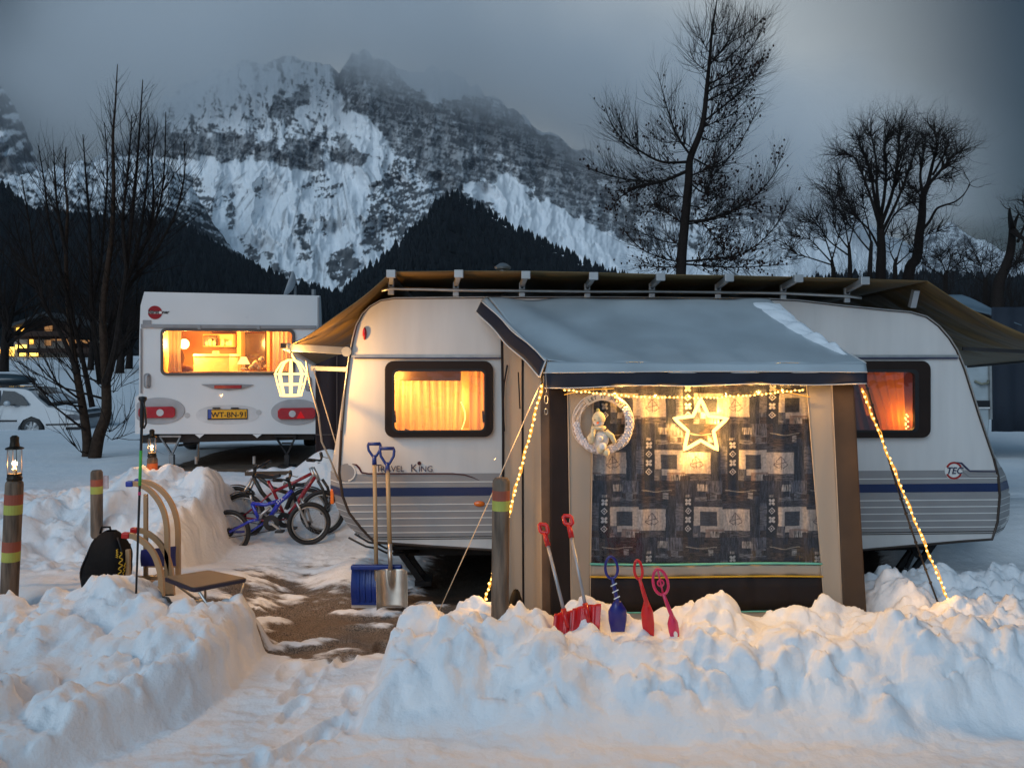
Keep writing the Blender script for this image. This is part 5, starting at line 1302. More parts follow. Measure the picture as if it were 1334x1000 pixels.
m.tube([on(.90+.020*math.sin(i*1.25), .76-.0145*i, .012) for i in range(26)], .0045, 5)
m.tube([on(.86+.012*math.cos(i*2.2), .80-.009*i, .012) for i in range(12)], .004, 5)
m.build('yellow_script', YS, BP, smooth=True)
m = MB()
m.tube([on(.945+.010*math.sin(i*1.7), .62-.0125*i, .012) for i in range(24)], .0035, 5); m.build('yellow_script', YS, BP, smooth=True)
m = MB(); tp = bpk(.5, 1); m.tube([tp+V((-.04, 0, -.02)), tp+V((-.03, 0, .025)), tp+V((.03, 0, .025)), tp+V((.04, 0, -.02))], .008, 6); m.build('carry_loop', NYL, BP, smooth=True)
# sleds
ASH = mat('sled_wood', (.36, .24, .13), .45, var=.15, vscale=4, stretch=(1, 1, .2), coat=.25)
CB = mat('cap_blue', (.01, .04, .35), .4); CR = mat('cap_red', (.45, .015, .015), .4); SEATB = mat('seat_blue', (.01, .02, .20), .7)
def sled(near, far, Yn, Yf_, zb_, seatx, capm, seatm, label):
    """near / far: pixel path of the runner from horn tip down to the ground"""
    c = P(near[-1][0], near[-1][1], (Yn+Yf_)/2); o = thing('wooden_sled', V((c.x, c.y, zb_)), label, 'sled')
    for path, Y in ((near, Yn), (far, Yf_)):
        p = [P(x, y, Y) for x, y in path]; p.append(V((p[-1].x, Y, zb_)))
        # smooth the path (Catmull-Rom)
        q = []
        for i in range(len(p)-1):
            a, b, c_, d = p[max(i-1, 0)], p[i], p[i+1], p[min(i+2, len(p)-1)]
            for k in range(5):
                s_ = k/5; q.append(.5*((2*b)+(-a+c_)*s_+(2*a-5*b+4*c_-d)*s_*s_+(-a+3*b-3*c_+d)*s_**3))
        q.append(p[-1])
        m_ = MB(); w_ = .018
        vs = []
        for i, x in enumerate(q):
            t_ = (q[min(i+1, len(q)-1)]-q[max(i-1, 0)]).normalized(); nn = V((t_.z, 0, -t_.x))
            vs.append([x+nn*w_+V((0, -.015, 0)), x-nn*w_+V((0, -.015, 0)), x-nn*w_+V((0, .015, 0)), x+nn*w_+V((0, .015, 0))])
        k0 = 0; fl = [v for r_ in vs for v in r_]; fs = []
        for i in range(len(q)-1):
            for j in range(4): fs.append((i*4+j, i*4+(j+1) % 4, i*4+4+(j+1) % 4, i*4+4+j))
        fs += [(0, 3, 2, 1), tuple(len(fl)-4+j for j in range(4))]
        m_.add(fl, fs); m_.build('runner', ASH, o, bevel=.003)
        t_ = (q[0]-q[3]).normalized(); MB().beam(q[0]+t_*.025, q[0]-t_*.03, .042, .046, (0, 1, 0)).build('runner_cap', capm, o, bevel=.008)
        xr_ = p[-1].x; zt = q[0].z
        # upright seat rail and two struts
        a = P(seatx, 700, Y); m_ = MB(); m_.beam(V((a.x, Y, zt-.10)), V((a.x, Y, zb_+.04)), .026, .03, (1, 0, 0)); m_.build('seat_rail', ASH, o, bevel=.003)
    a = P(seatx, 700, Yn).x; b = P(seatx, 700, Yf_).x; xr_ = P(near[-1][0], 700, Yn).x; zt = P(0, near[0][1], Yn).z
    for k in range(2):
        y_ = lerp(Yn+.12, Yf_-.12, k); MB().beam(V((lerp(a, b, .3+.4*k)-.0, y_, zt-.20)), V((lerp(a, b, .3+.4*k), y_, zb_+.05)), .03, .012, (1, 0, 0)).build('seat_slat', ASH, o, bevel=.002)
    for z_ in (zb_+.12,):
        MB().beam(V((a, Yn+.01, z_)), V((xr_, Yn+.01, z_)), .022, .03).build('strut', ASH, o, bevel=.003); MB().beam(V((b, Yf_-.01, z_)), V((P(far[-1][0], 700, Yf_).x, Yf_-.01, z_)), .022, .03).build('strut', ASH, o, bevel=.003)
        MB().beam(V((a+.03, Yn, z_-.025)), V((a+.03, Yf_, z_-.025)), .02, .035).build('cross_bar', ASH, o, bevel=.003)
    return o
s1 = sled([(169, 630), (182, 631), (198, 641), (211, 660), (217, 684), (218, 720), (218, 780)], [(180, 627), (195, 629), (211, 639), (224, 657), (231, 682), (232, 720), (232, 780)], 6.0, 6.36, .14, 190, CB, SEATB, 'taller wooden sled with blue caps standing upright behind the backpack and stool')
MB().sheet(lambda a, b: P(lerp(184, 229, a), lerp(737, lerp(716, 711, a), b), lerp(5.97, 6.32, max(0, a*1.5-.5)))+V((0, -.012*math.sin(PI*b), 0)), 20, 8).build('cloth_backrest', SEATB, s1, smooth=True, solid=.008)
sled([(164, 697), (176, 699), (191, 709), (202, 724), (209, 746), (210.5, 764), (211, 785)], [(175, 690.5), (188, 692), (203, 702), (215, 718), (222.5, 742), (224, 762), (224.5, 785)], 5.7, 6.0, .14, 167, CR, None, 'shorter wooden sled with red caps standing between the backpack and the stool')
# folding stool / low table
tz = P(270, 750, 5.25).z
cs = [V(((x-CX)/FO*((H-tz)*FO/(y-HY)), (H-tz)*FO/(y-HY), tz)) for x, y in ((213, 751), (272, 741.5), (323, 752), (252, 766))]
TB = thing('folding_table', V((cs[3].x, cs[3].y, 0)), 'low folding camping table with brown top and dark edge by the near left snow bank', 'camping table')
def rc(cs, r=.03):
    out = []; n_ = len(cs)
    for i in range(n_):
        p, a, b = cs[i], cs[i-1], cs[(i+1) % n_]; d0 = (a-p).normalized()*r; d1 = (b-p).normalized()*r
        for k in range(4): t_ = k/3; out.append((p+d0)*(1-t_)**2+p*2*t_*(1-t_)+(p+d1)*t_*t_)
    return out
cen = sum(cs, V((0, 0, 0)))/4
MB().prism([p+V((0, 0, -.004)) for p in rc(cs)], (0, 0, -.024)).build('edge_frame', mat('edge_navy', (.02, .015, .035), .5), TB, bevel=.003)
MB().prism([cen+(p-cen)*.955+V((0, 0, .0)) for p in rc(cs)], (0, 0, -.006)).build('table_top', mat('table_brown', (.08, .066, .058), .5, var=.12), TB)
sd_ = (cs[2]-cs[3]).normalized()
for (pt, foot) in ((cs[2].lerp(cs[3], .08), V((P(283, 800, 4.9).x, 4.95, .0))), (cs[3].lerp(cs[2], .1), V((P(317, 853, 5.1).x, 5.08, .01))), (cs[1].lerp(cs[0], .1), V((P(262, 790, 5.6).x, 5.7, .0))), (cs[0].lerp(cs[1], .15), V((P(300, 790, 5.9).x, 5.8, .0)))):
    MB().tube([pt+V((0, 0, -.03)), foot], .009, 8).build('leg', ALU, TB, smooth=True); MB().cyl(foot+V((0, 0, -.01)), foot+V((0, 0, .02)), .013).build('foot', BLACKR, bpy.data.objects[TB.children[-1].name] if False else TB)
m = MB(); m.beam(cs[1].lerp(cs[0], .1)+V((0, 0, -.2)), cs[0].lerp(cs[1], .15)+V((0, 0, -.2)), .012, .012); m.build('cross_tube', ALU, TB)

# ================================================================ shovels
ASHH = mat('handle_ash', (.50, .33, .17), .5, var=.12, vscale=5, stretch=(1, 1, .15))
def dgrip(top, ax, side, w_, h, r, name, mt, prt):
    """D-shaped grip: top centre, ax pointing down the shaft, side across"""
    p = [top+side*w_/2*.92, top+side*w_/2+ax*h*.15, top+side*w_/2*.9+ax*h*.45, top+side*w_*.16+ax*h*.85, top+ax*h]
    q = [top-side*w_/2*.92, top-side*w_/2+ax*h*.15, top-side*w_/2*.9+ax*h*.45, top-side*w_*.16+ax*h*.85, top+ax*h]
    m_ = MB().tube([top-side*w_/2, top+side*w_/2], r*1.25, 8).tube(p, r, 8).tube(q, r, 8).cyl(top+ax*h*.8, top+ax*(h+.055), r*1.5, r*1.7, 10); return m_.build(name, mt, prt, smooth=True)
def big_shovel(tx_, ty_, bx, by, label):
    t = P(tx_, ty_, 6.34); b = P(bx, by, 6.16); o = thing('snow_shovel', b, label, 'shovel'); ax = (b-t).normalized(); return o, t, b, ax, V((1, 0, 0))
BLU = mat('shovel_blue', (.008, .035, .22), .4, var=.15, coat=.2)
o, t, b, ax, sd_ = big_shovel(487.5, 578, 490, 790, 'wide blue plastic snow shovel leaning on the striped caravan, left of the steel one')
dgrip(t, ax, sd_, .10, .11, .011, 'grip', BLU, o)
c = P(490.5, 737, 6.19); MB().cyl(t+ax*.13, c+V((0, 0, -.15)), .016, n=12).build('handle', ASHH, o, smooth=True)
L_, R_ = P(458.5, 737, 6.2), P(524, 737, 6.2)
def blade(a, v):
    y = lerp(790, 737, v); q = P(lerp(458, 524, a), y, lerp(6.14, 6.21, v)); cv = -.05*(abs(2*a-1)**3)*(.6)-.03*math.sin(PI*v)**2+.03
    rib = .007*(1 if math.sin(a*2*PI*9) > .35 else 0) if .12 < a < .88 and .1 < v < .9 else 0
    return q+V((0, cv-rib, 0))
MB().sheet(blade, 110, 14).build('blade', BLU, o, solid=.005); MB().beam(L_+V((0, -.03, 0)), R_+V((0, -.03, 0)), .05, .035).build('top_lip', BLU, o, bevel=.008)
MB().beam(P(458, 789.5, 6.13), P(524, 789.5, 6.13), .01, .02).build('steel_edge', ALU, o)
o, t, b, ax, sd_ = big_shovel(505.5, 583, 511, 790, 'steel snow scoop with blue grip leaning on the striped caravan, right of the blue one')
t.y -= .05; b.y -= .10; dgrip(t, ax, sd_, .112, .135, .011, 'grip', BLU, o)
c = P(508.7, 744, 6.10); MB().cyl(t+ax*.16, t.lerp(c, .80), .017, n=12).build('handle', ASHH, o, smooth=True)
STL = mat('shovel_steel', (.55, .50, .44), .33, .9, var=.2, vscale=7, bump=.05, bscale=8)
MB().cyl(t.lerp(c, .78), c, .019, .016, 12).build('socket', STL, o, smooth=True)
def bl2(a, v):
    wl_ = lerp(491.5, 490.5, v); wr_ = lerp(532, 531, v); y = lerp(791, 742+ (1-abs(2*a-1))*0, v)
    q = P(lerp(wl_, wr_, a), y, lerp(6.03, 6.09, v)); d = abs(2*a-1)
    sock = .045*math.exp(-((a-.45)/.08)**2)*sst(.35, 1.0, np.float64(v)); return q+V((0, .035*(1-d**2)-.03*d**6-float(sock), -.012*d**4*(1 if v < .1 else 0)))
MB().sheet(bl2, 50, 30).build('blade', STL, o, smooth=True, solid=.003)

def toy(name, label, cat='shovel'): pass
REDP2 = mat('toy_red', (.60, .012, .015), .35, var=.1, coat=.3, transl=.12); 
TB_ = mat('tube_grey', (.36, .37, .40), .4, .4)
for i, (tx_, ty_, bx, by, px0, px1, pyt, label) in enumerate(((706.5, 681, 735, 797, 722, 764, 796, 'red toy snow shovel with grey shaft, lower left one of a pair in the bank'),
                                                              (738.5, 670, 763, 790, 746, 783, 789, 'red toy snow shovel with grey shaft, taller right one of a pair in the bank'))):
    Yt_, Yb_ = 4.95, 4.72; t = P(tx_, ty_, Yt_); b = P(bx, by, Yb_); o = thing('toy_snow_shovel', P(bx, 815, Yb_), label, 'toy shovel'); ax = (b-t).normalized(); sd_ = V((1, 0, 0)).cross(ax).cross(ax)*-1; sd_ = V((.93, -.35, 0))
    m = MB(); c = t+ax*.035
    lp = [c+sd_*.036*math.cos(a)*1.0-ax*.037*math.sin(a) for a in [2*PI*k/4+PI/4 for k in range(4)]]
    lp = [x for k in range(4) for x in (lp[k].lerp(lp[(k+1) % 4], .15), lp[k].lerp(lp[(k+1) % 4], .5), lp[k].lerp(lp[(k+1) % 4], .85))]
    m.tube(lp, .0125, 8, closed=True).cyl(c+ax*.03, c+ax*.11, .015, .017, 10); m.build('grip', REDP2, o, smooth=True)
    MB().cyl(c+ax*.09, b, .0105, n=10).build('shaft', TB_, o, smooth=True)
    def bld(a, v, b=b, px0=px0, px1=px1, pyt=pyt):
        y = pyt+lerp(34, 0, v)-6*(a if True else 0)+3; x = lerp(px0, px1, a)-lerp(4, 0, v)
        fl_ = .02*math.sin(a*PI)+.03*(1-v)**2; rib = .008*max(0, math.sin(a*2*PI*3)); return P(x, y, Yb_+.02)+V((0, fl_-rib-.10*(1-v), 0))
    MB().sheet(bld, 40, 12).build('blade', REDP2, o, smooth=True, solid=.005); MB().cyl(b-ax*.02, b+ax*.09, .017, .012, 10).build('socket', REDP2, o, smooth=True)
def small_shovel(top, mid, neck, tip, w_loop, mt, label, bw, loopn=1, stripe=None, detail=None):
    Y = 4.68; T, M_, N_, B_2 = (P(*q, Y) for q in (top, mid, neck, tip)); o = thing('toy_hand_shovel', P(tip[0], tip[1]+4, Y), label, 'toy shovel')
    ax = (M_-T); cc_ = (T+M_)/2; an = ax.normalized(); s_ = V((an.z, 0, -an.x))*-1; hl = ax.length/2
    m_ = MB(); m_.tube([cc_+s_*w_loop*math.cos(a)*(1-.12*math.sin(a))-an*hl*math.sin(a) for a in [2*PI*k/24 for k in range(24)]], .0085, 8, closed=True)
    if loopn > 1: m_.tube([cc_-an*hl, cc_, cc_+an*hl], .006, 6); m_.torus(cc_+an*hl*.1, (0, 1, 0), w_loop*.42, .005, 16, 6)
    m_.build('loop_grip', mt, o, smooth=True)
    MB().tube([M_-an*.01, M_.lerp(N_, .5), N_, N_.lerp(B_2, .3)], [.009, .012, .013, .011], 8).build('stem', mt, o, smooth=True)
    if stripe:
        for k in range(3): q = M_.lerp(N_, .25+.28*k); MB().beam(q+s_*-.018+V((0, -.012, -.008)), q+s_*.018+V((0, -.012, .008)), .004, .006).build('stripe', stripe, o)
    d = (B_2-N_); dn = d.normalized(); s2 = V((dn.z, 0, -dn.x))*-1
    def sc_(a, v):
        wv = bw*(min(1, .35+v*2.2))*(1-.25*max(0, v-.6)/.4); return N_+d*v*1.12+s2*wv*(2*a-1)+V((0, -.025*(1-(2*a-1)**2)*math.sin(PI*min(1, v+.15))+.01, 0))
    MB().sheet(sc_, 16, 16).build('scoop', mt, o, smooth=True, solid=.004)
    if detail:
        for q in detail: MB().prism([N_+d*(.72+.13*math.sin(a))+s2*(q[0]+bw*.38*math.cos(a))+V((0, -.036, 0)) for a in [2*PI*k/14 for k in range(14)]], (0, .004, 0)).build('printed_patch', q[1], o)
    return o
small_shovel((795.5, 724.5), (797.5, 753), (804.5, 783), (805, 819), .036, mat('toy_blue', (.010, .012, .17), .3, coat=.4), 'dark blue toy shovel with oval loop grip standing in the snow bank', .053, stripe=WHL)
small_shovel((830, 729.5), (833, 754), (842, 783), (846, 828), .023, mat('toy_bright_red', (.65, .012, .015), .3, coat=.4), 'narrow red toy shovel with open loop grip between the blue and the pink one', .035)
small_shovel((856.5, 741), (864, 774), (875, 801), (880, 832), .043, mat('toy_pink', (.62, .02, .10), .3, coat=.4), 'pink toy shovel with fancy loop grip, rightmost of the toys in the bank', .030, loopn=2, detail=[(0, WHL)])
# dark sack between the post and the awning
c = P(672, 782, 5.0); m = MB().blob(c+V((0, .0, -.06)), (.045, .07, .13), 14, 10, .06); o = m.build('sack', NYL, None, origin=V((c.x, c.y, .1)), smooth=True); tag(o, 'dark cloth sack lying between the thick wooden post and the awning side', 'sack')

# ================================================================ bicycles
def bike(Y, wheels, tubes, label, name_parts, saddle=None, bar=None, crank=None, guards=(), lean=0.0):
    c = P((wheels[0][0]+wheels[1][0])/2, max(w_[1]+w_[2] for w_ in wheels), Y); o = thing('bicycle', c, label, 'bicycle', 'bicycles parked in the snow')
    pp = lambda x, y, dy=0: P(x, y, Y)+V((0, dy, 0))
    for (x, y, r, yaw) in wheels:
        ct = pp(x, y); R_ = r/FO*Y; ax = V((math.sin(yaw), math.cos(yaw), 0))
        w_ = thing('x', ct, None, None); bpy.data.objects.remove(w_)
        W_ = MB().torus(ct, ax, R_-.022, .022, 40, 8).build('wheel', BLACKR, o, smooth=True)
        MB().torus(ct, ax, R_-.052, .010, 40, 6).build('rim', mat('rim_alu', (.42, .40, .38), .3, .8), W_, smooth=True)
        a = ax.cross(V((0, 0, 1))).normalized(); m_ = MB()
        for k in range(24):
            th = 2*PI*k/24; d = a*math.cos(th)+V((0, 0, 1))*math.sin(th); e = a*math.cos(th+.35)+V((0, 0, 1))*math.sin(th+.35); m_.tube([ct+e*.02+ax*.02*(1 if k % 2 else -1), ct+d*(R_-.05)], .0011, 3, cap=False)
        m_.build('spoke_set', ALU, W_); MB().cyl(ct-ax*.04, ct+ax*.04, .018).build('hub', DSTEEL, W_)
    for (pts, r, mt_, nm, dy) in tubes:
        MB().tube([pp(x, y, dy) for x, y in pts], r, 10).build(nm, mt_, o, smooth=True)
    if saddle:
        x, y = saddle; m_ = MB(); q = pp(x, y); m_.sheet(lambda a, b: q+V(((a-.5)*.25, (b-.5)*(.14*(1-a)**1.2+.035), .022*math.sin(PI*b)+.012*math.cos(a*5))), 14, 10); m_.build('saddle', BLACKM, o, smooth=True, solid=.018)
    if bar:
        x, y, s_ = bar; q = pp(x, y); MB().tube([q+V((-.06*s_, -.26, .02)), q+V((-.02*s_, -.14, .0)), q+V((0, -.03, -.02)), q+V((0, .03, -.02)), q+V((-.02*s_, .14, 0)), q+V((-.06*s_, .26, .02))], .012, 8).build('handlebar', DSTEEL, o, smooth=True)
        for s2 in (-1, 1): MB().cyl(q+V((-.025*s_, .16*s2, .0)), q+V((-.062*s_, .28*s2, .02)), .018).build('grip', BLACKR, o, smooth=True); MB().tube([q+V((-.02*s_, .15*s2, .0)), q+V((.04*s_, .18*s2, -.02)), q+V((.03*s_, .24*s2, -.02))], .005, 5).build('brake_lever', ALU, o)
    if crank:
        x, y = crank; q = pp(x, y, -.05); MB().lathe(q, [(.03, 0), (.075, .002), (.08, .004), (.03, .008)], 24, (0, 1, 0)).build('chainring', DSTEEL, o); 
        for s2 in (-1, 1): e = q+V((.10*s2, .05-.06*s2, -.07*s2)); MB().beam(q+V((0, .05-.05*s2, 0)), e, .014, .02).build('crank', ALU, o); MB().box(e+V((0, -.04*s2, 0)), (.08, .08, .02)).build('pedal', BLACKM, o, bevel=.004)
        xr_, yr_, rr_ = wheels[0][:3]; r_ = pp(xr_, yr_, -.045); MB().lathe(r_, [(.02, 0), (.035, .01), (.045, .02)], 16, (0, 1, 0)).build('cassette', DSTEEL, o)
        MB().tube([q+V((0, 0, .075)), r_+V((0, 0, .035))], .004, 5).tube([q+V((0, 0, -.075)), r_+V((.0, 0, -.05))], .004, 5).build('chain', DSTEEL, o)
    for (x, y, r, a0, a1) in guards:
        ct = pp(x, y); R_ = r/FO*Y; MB().sheet(lambda a, b: ct+V((math.cos(math.radians(lerp(a0, a1, a)))*(R_+.012+.006*math.sin(PI*b)), (b-.5)*.06, math.sin(math.radians(lerp(a0, a1, a)))*(R_+.012+.006*math.sin(PI*b)))), 20, 4).build('mudguard', BLACKM, o, smooth=True, solid=.003)
    return o
BB = mat('bike_blue', (.012, .03, .42), .25, coat=.8); BR = mat('bike_red', (.30, .012, .025), .25, coat=.8); BS = mat('bike_silver', (.45, .44, .43), .3, .7); BG = mat('bike_dark_grey', (.06, .055, .05), .35, .5)
k5 = lambda *l: [(240+x/5.555, 560+y/5.555) for x, y in l]
blue = bike(7.9, [(299.6, 692.5, 29, .18), (402.6, 681.5, 28, -.30)], [
    (k5((490, 530), (590, 540), (690, 510)), .019, BB, 'top_tube', 0), (k5((785, 435), (740, 480), (690, 520), (610, 650)), .024, BB, 'down_tube', 0), (k5((490, 530), (520, 600), (545, 655)), .018, BB, 'seat_tube', 0),
    (k5((545, 640), (480, 655), (340, 730)), .016, BB, 'swing_arm', -.04), (k5((600, 655), (470, 740), (335, 745)), .012, BB, 'swing_arm', .04), (k5((745, 340), (770, 420), (810, 520)), .017, BLACKM, 'steerer', 0),
    (k5((820, 510), (850, 570), (905, 690)), .013, BS, 'fork_leg', -.05), (k5((830, 500), (870, 560), (915, 680)), .013, BS, 'fork_leg', .05), (k5((480, 470), (490, 530)), .012, BS, 'seat_post', 0),
    (k5((540, 655), (560, 610), (620, 560)), .016, BS, 'shock_absorber', 0)],
    'small blue suspension bicycle, the nearest of the parked bicycles', 'x', saddle=None, bar=(240+755/5.555, 560+345/5.555, 1), crank=(240+640/5.555, 560+665/5.555))
q = P(240+700/5.555, 560+508/5.555, 7.86); text('lettering', [('STX', .045, q+V((-.035, 0, -.04)), V((.72, 0, .62)), V((-.62, 0, .72)), 'LEFT', .2)], WHL, blue)
red = bike(8.3, [(316.5, 671.6, 30, 0), (420, 667, 29, -.12)], [
    (k5((645, 445), (780, 385), (940, 305)), .018, BR, 'top_tube', 0), (k5((945, 335), (880, 430), (800, 560), (735, 640)), .024, BR, 'down_tube', 0), (k5((605, 365), (650, 450), (735, 640)), .017, BR, 'seat_tube', 0),
    (k5((640, 450), (560, 520), (430, 620)), .010, BR, 'seat_stay', -.04), (k5((735, 640), (600, 650), (430, 625)), .010, BR, 'chain_stay', -.04), (k5((930, 270), (960, 330), (975, 370)), .019, BS, 'head_tube', 0),
    (k5((915, 270), (940, 330), (880, 400)), .022, BS, 'head_gusset', 0), (k5((975, 360), (1010, 420), (1040, 520), (1010, 600)), .015, BG, 'fork_leg', -.05), (k5((990, 360), (1030, 420), (1055, 520), (1015, 600)), .015, BG, 'fork_leg', .05)],
    'bigger red and silver bicycle standing just behind the blue one', 'x', saddle=(240+610/5.555, 560+338/5.555), bar=(240+985/5.555, 560+205/5.555, 1), crank=(240+735/5.555, 560+645/5.555), guards=[(316.5, 671.6, 30, 60, 150)])
bike(8.65, [(401, 664, 29, 0), (308, 662, 29, .1)], [
    (k5((515, 320), (640, 420), (800, 470)), .022, BG, 'top_tube', 0), (k5((500, 340), (560, 450), (690, 600)), .022, BG, 'down_tube', 0), (k5((800, 400), (720, 600)), .015, BG, 'seat_tube', 0),
    (k5((520, 250), (500, 340)), .018, BG, 'head_tube', 0), (k5((500, 345), (450, 440), (375, 560)), .015, BS, 'fork_leg', -.05), (k5((505, 345), (465, 440), (385, 560)), .015, BS, 'fork_leg', .05), (k5((720, 600), (890, 590)), .012, BG, 'chain_stay', 0)],
    'dark grey bicycle facing left, hindmost of the parked bicycles', 'x', saddle=(240+815/5.555, 560+395/5.555), bar=(240+525/5.555, 560+262/5.555, -1), guards=[(308, 662, 29, 40, 130), (401, 664, 29, 30, 150)])
# ================================================================ trees
BARK = mat('bark_dark', (.022, .017, .015), .95, var=.3, vscale=20, spec=.1); BARKW = mat('bark_brown', (.045, .030, .022), .95, var=.3, vscale=20, spec=.1)
CONE = mat('larch_cone', (.030, .014, .010), .95, spec=.1)
def twig(m, p, d, L_, r, depth, rnd, up=.15, spread=.5, nb=3, seg=4, taper=.75, wig=.12, tips=None, flat=None):
    pts = [V(p)]; rr = [r]; d = V(d).normalized(); q = V(p)
    for i in range(seg):
        d = (d+V((rnd.gauss(0, wig), rnd.gauss(0, wig), rnd.gauss(0, wig)))+V((0, 0, up/seg))).normalized(); q = q+d*L_/seg; pts.append(q.copy()); rr.append(r*(1-(1-taper)*(i+1)/seg) if depth > 0 else r*(1-.7*(i+1)/seg))
    m.tube(pts, rr, 5 if r > .03 else 3, cap=False)
    if depth <= 0:
        if tips is not None: tips.append(q)
        return
    for k in range(nb):
        t = rnd.uniform(.35, 1) if k < nb-1 else 1.0; i = min(int(t*seg), seg-1); b = pts[i].lerp(pts[i+1], t*seg-i)
        a = rnd.uniform(0, 2*PI); s_ = d.orthogonal().normalized(); s_ = Matrix.Rotation(a, 3, d) @ s_; nd = (d+s_*spread*rnd.uniform(.5, 1.3)).normalized()
        twig(m, b, nd, L_*rnd.uniform(.55, .85), rr[min(i+1, seg)]*.62, depth-1, rnd, up, spread, nb, seg, taper, wig, tips, flat)
# near bare tree on the left: many steep stems
rnd = random.Random(5); YL = 12.0
base = P(118, 606, YL); base.z = gz(base.x, YL)-.05
T1 = thing('bare_tree', base, 'bare dark tree with many steep stems rising in front of the forest on the left', 'tree')
k25 = lambda *l: [(x/2.5, 80+y/2.5) for x, y in l]
def pathtube(m, pts, Y, r0, r1, rnd, n=6, jy=.3, side=(), sdl=.5, sup=.8, sr=.008, dens=.18, sub=1):
    Ys = [Y]; 
    for _ in pts[1:]: Ys.append(Ys[-1]+rnd.uniform(-jy, jy)*.3)
    p = [P(x, y, yy) for (x, y), yy in zip(pts, Ys)]; q = []
    for i in range(len(p)-1):
        a, b, c, d = p[max(i-1, 0)], p[i], p[i+1], p[min(i+2, len(p)-1)]
        for k in range(4):
            s_ = k/4; q.append(.5*((2*b)+(-a+c)*s_+(2*a-5*b+4*c-d)*s_*s_+(-a+3*b-3*c+d)*s_**3))
    q.append(p[-1]); rr = [lerp(r0, r1, (i/(len(q)-1))**.8) for i in range(len(q))]; m.tube(q, rr, n)
    return q
stems = [([(113, 605), (114, 575), (108, 530), (100, 485), (92, 430), (88, 380), (86, 330), (88, 270), (84, 230), (86, 192)], .085), ([(122, 606), (128, 570), (138, 540), (138, 500), (135, 450), (134, 400), (140, 350), (146, 300), (148, 240), (147, 180), (150, 140), (153, 84)], .10),
         ([(138, 500), (150, 455), (158, 400), (165, 350), (172, 280), (178, 220), (183, 150), (186, 104)], .06), ([(132, 500), (125, 450), (120, 400), (118, 340), (116, 280), (112, 230), (108, 175)], .06),
         ([(138, 470), (150, 420), (165, 370), (182, 310), (190, 250), (194, 190), (193, 150)], .045), ([(120, 530), (108, 470), (96, 420), (78, 350), (64, 290), (58, 240), (50, 190)], .045), ([(140, 440), (155, 390), (178, 340), (205, 280), (214, 220), (216, 146)], .04),
         ([(100, 485), (82, 440), (60, 400), (46, 350), (38, 290), (28, 230)], .04), ([(145, 420), (170, 370), (200, 330), (228, 280), (240, 230), (240, 184)], .035), ([(150, 455), (175, 425), (196, 400), (212, 385)], .022), ([(118, 400), (130, 350), (136, 290), (140, 220), (136, 160)], .035), ([(86, 330), (76, 280), (72, 240), (70, 196)], .03),
         ([(60, 400), (45, 370), (30, 330), (18, 280)], .025), ([(165, 350), (160, 290), (166, 230), (170, 180), (172, 150)], .03), ([(178, 340), (195, 300), (200, 250), (198, 205), (206, 160)], .028)]
mtr = MB(); mcr = MB(); qs = []
for i, (s_, r) in enumerate(stems):
    tgt = mtr if i < 2 else mcr
    q = pathtube(tgt, s_, YL+rnd.uniform(-.15, .15) if i < 2 else YL+rnd.uniform(-.5, .5), r, .006, rnd, 7); qs.append((q, r))
    n_ = len(q)
    for k in range(int(n_*2.4)):
        t = rnd.uniform(.25, .98); j = int(t*(n_-1)); b = q[j]; d = (q[min(j+1, n_-1)]-q[j-1]).normalized(); a = rnd.uniform(0, 2*PI); sdir = Matrix.Rotation(a, 3, d) @ d.orthogonal().normalized()
        twig(mcr, b, d+sdir*rnd.uniform(.5, 1.0), rnd.uniform(.3, 1.0)*(1.15-t*.75), .007*(1.4-t), 1 if t < .9 else 0, rnd, .45, .5, 2, 3, .7, .10)
for (x0, y0, x1, y1, l) in ((138, 520, 20, 470, 1), (110, 560, 30, 480, 1), (106, 540, 60, 470, .8), (114, 590, 90, 565, .4), (128, 560, 165, 545, .4), (108, 530, 45, 500, .8), (136, 500, 62, 455, .8), (104, 520, 20, 440, .9), (132, 562, 160, 566, .4), (138, 510, 168, 490, .4)):
    a = P(x0, y0, YL); b = P(x1, y1, YL-rnd.uniform(.0, .8)); mid = a.lerp(b, .5)+V((0, 0, -.10)); mcr.tube([a, a.lerp(mid, .6), mid, b], [.02*l, .016*l, .011*l, .004], 5)
    for k in range(7):
        t = rnd.uniform(.3, 1); twig(mcr, a.lerp(b, t)+V((0, 0, -.1*math.sin(PI*t))), (b-a).normalized()+V((rnd.uniform(-.6, .3), rnd.uniform(-.5, .5), rnd.uniform(-.1, 1))), rnd.uniform(.25, .7), .006, 1, rnd, .3, .6, 2, 3)
mtr.build('trunk', BARKW, T1, smooth=True); mcr.build('crown', BARK, T1)

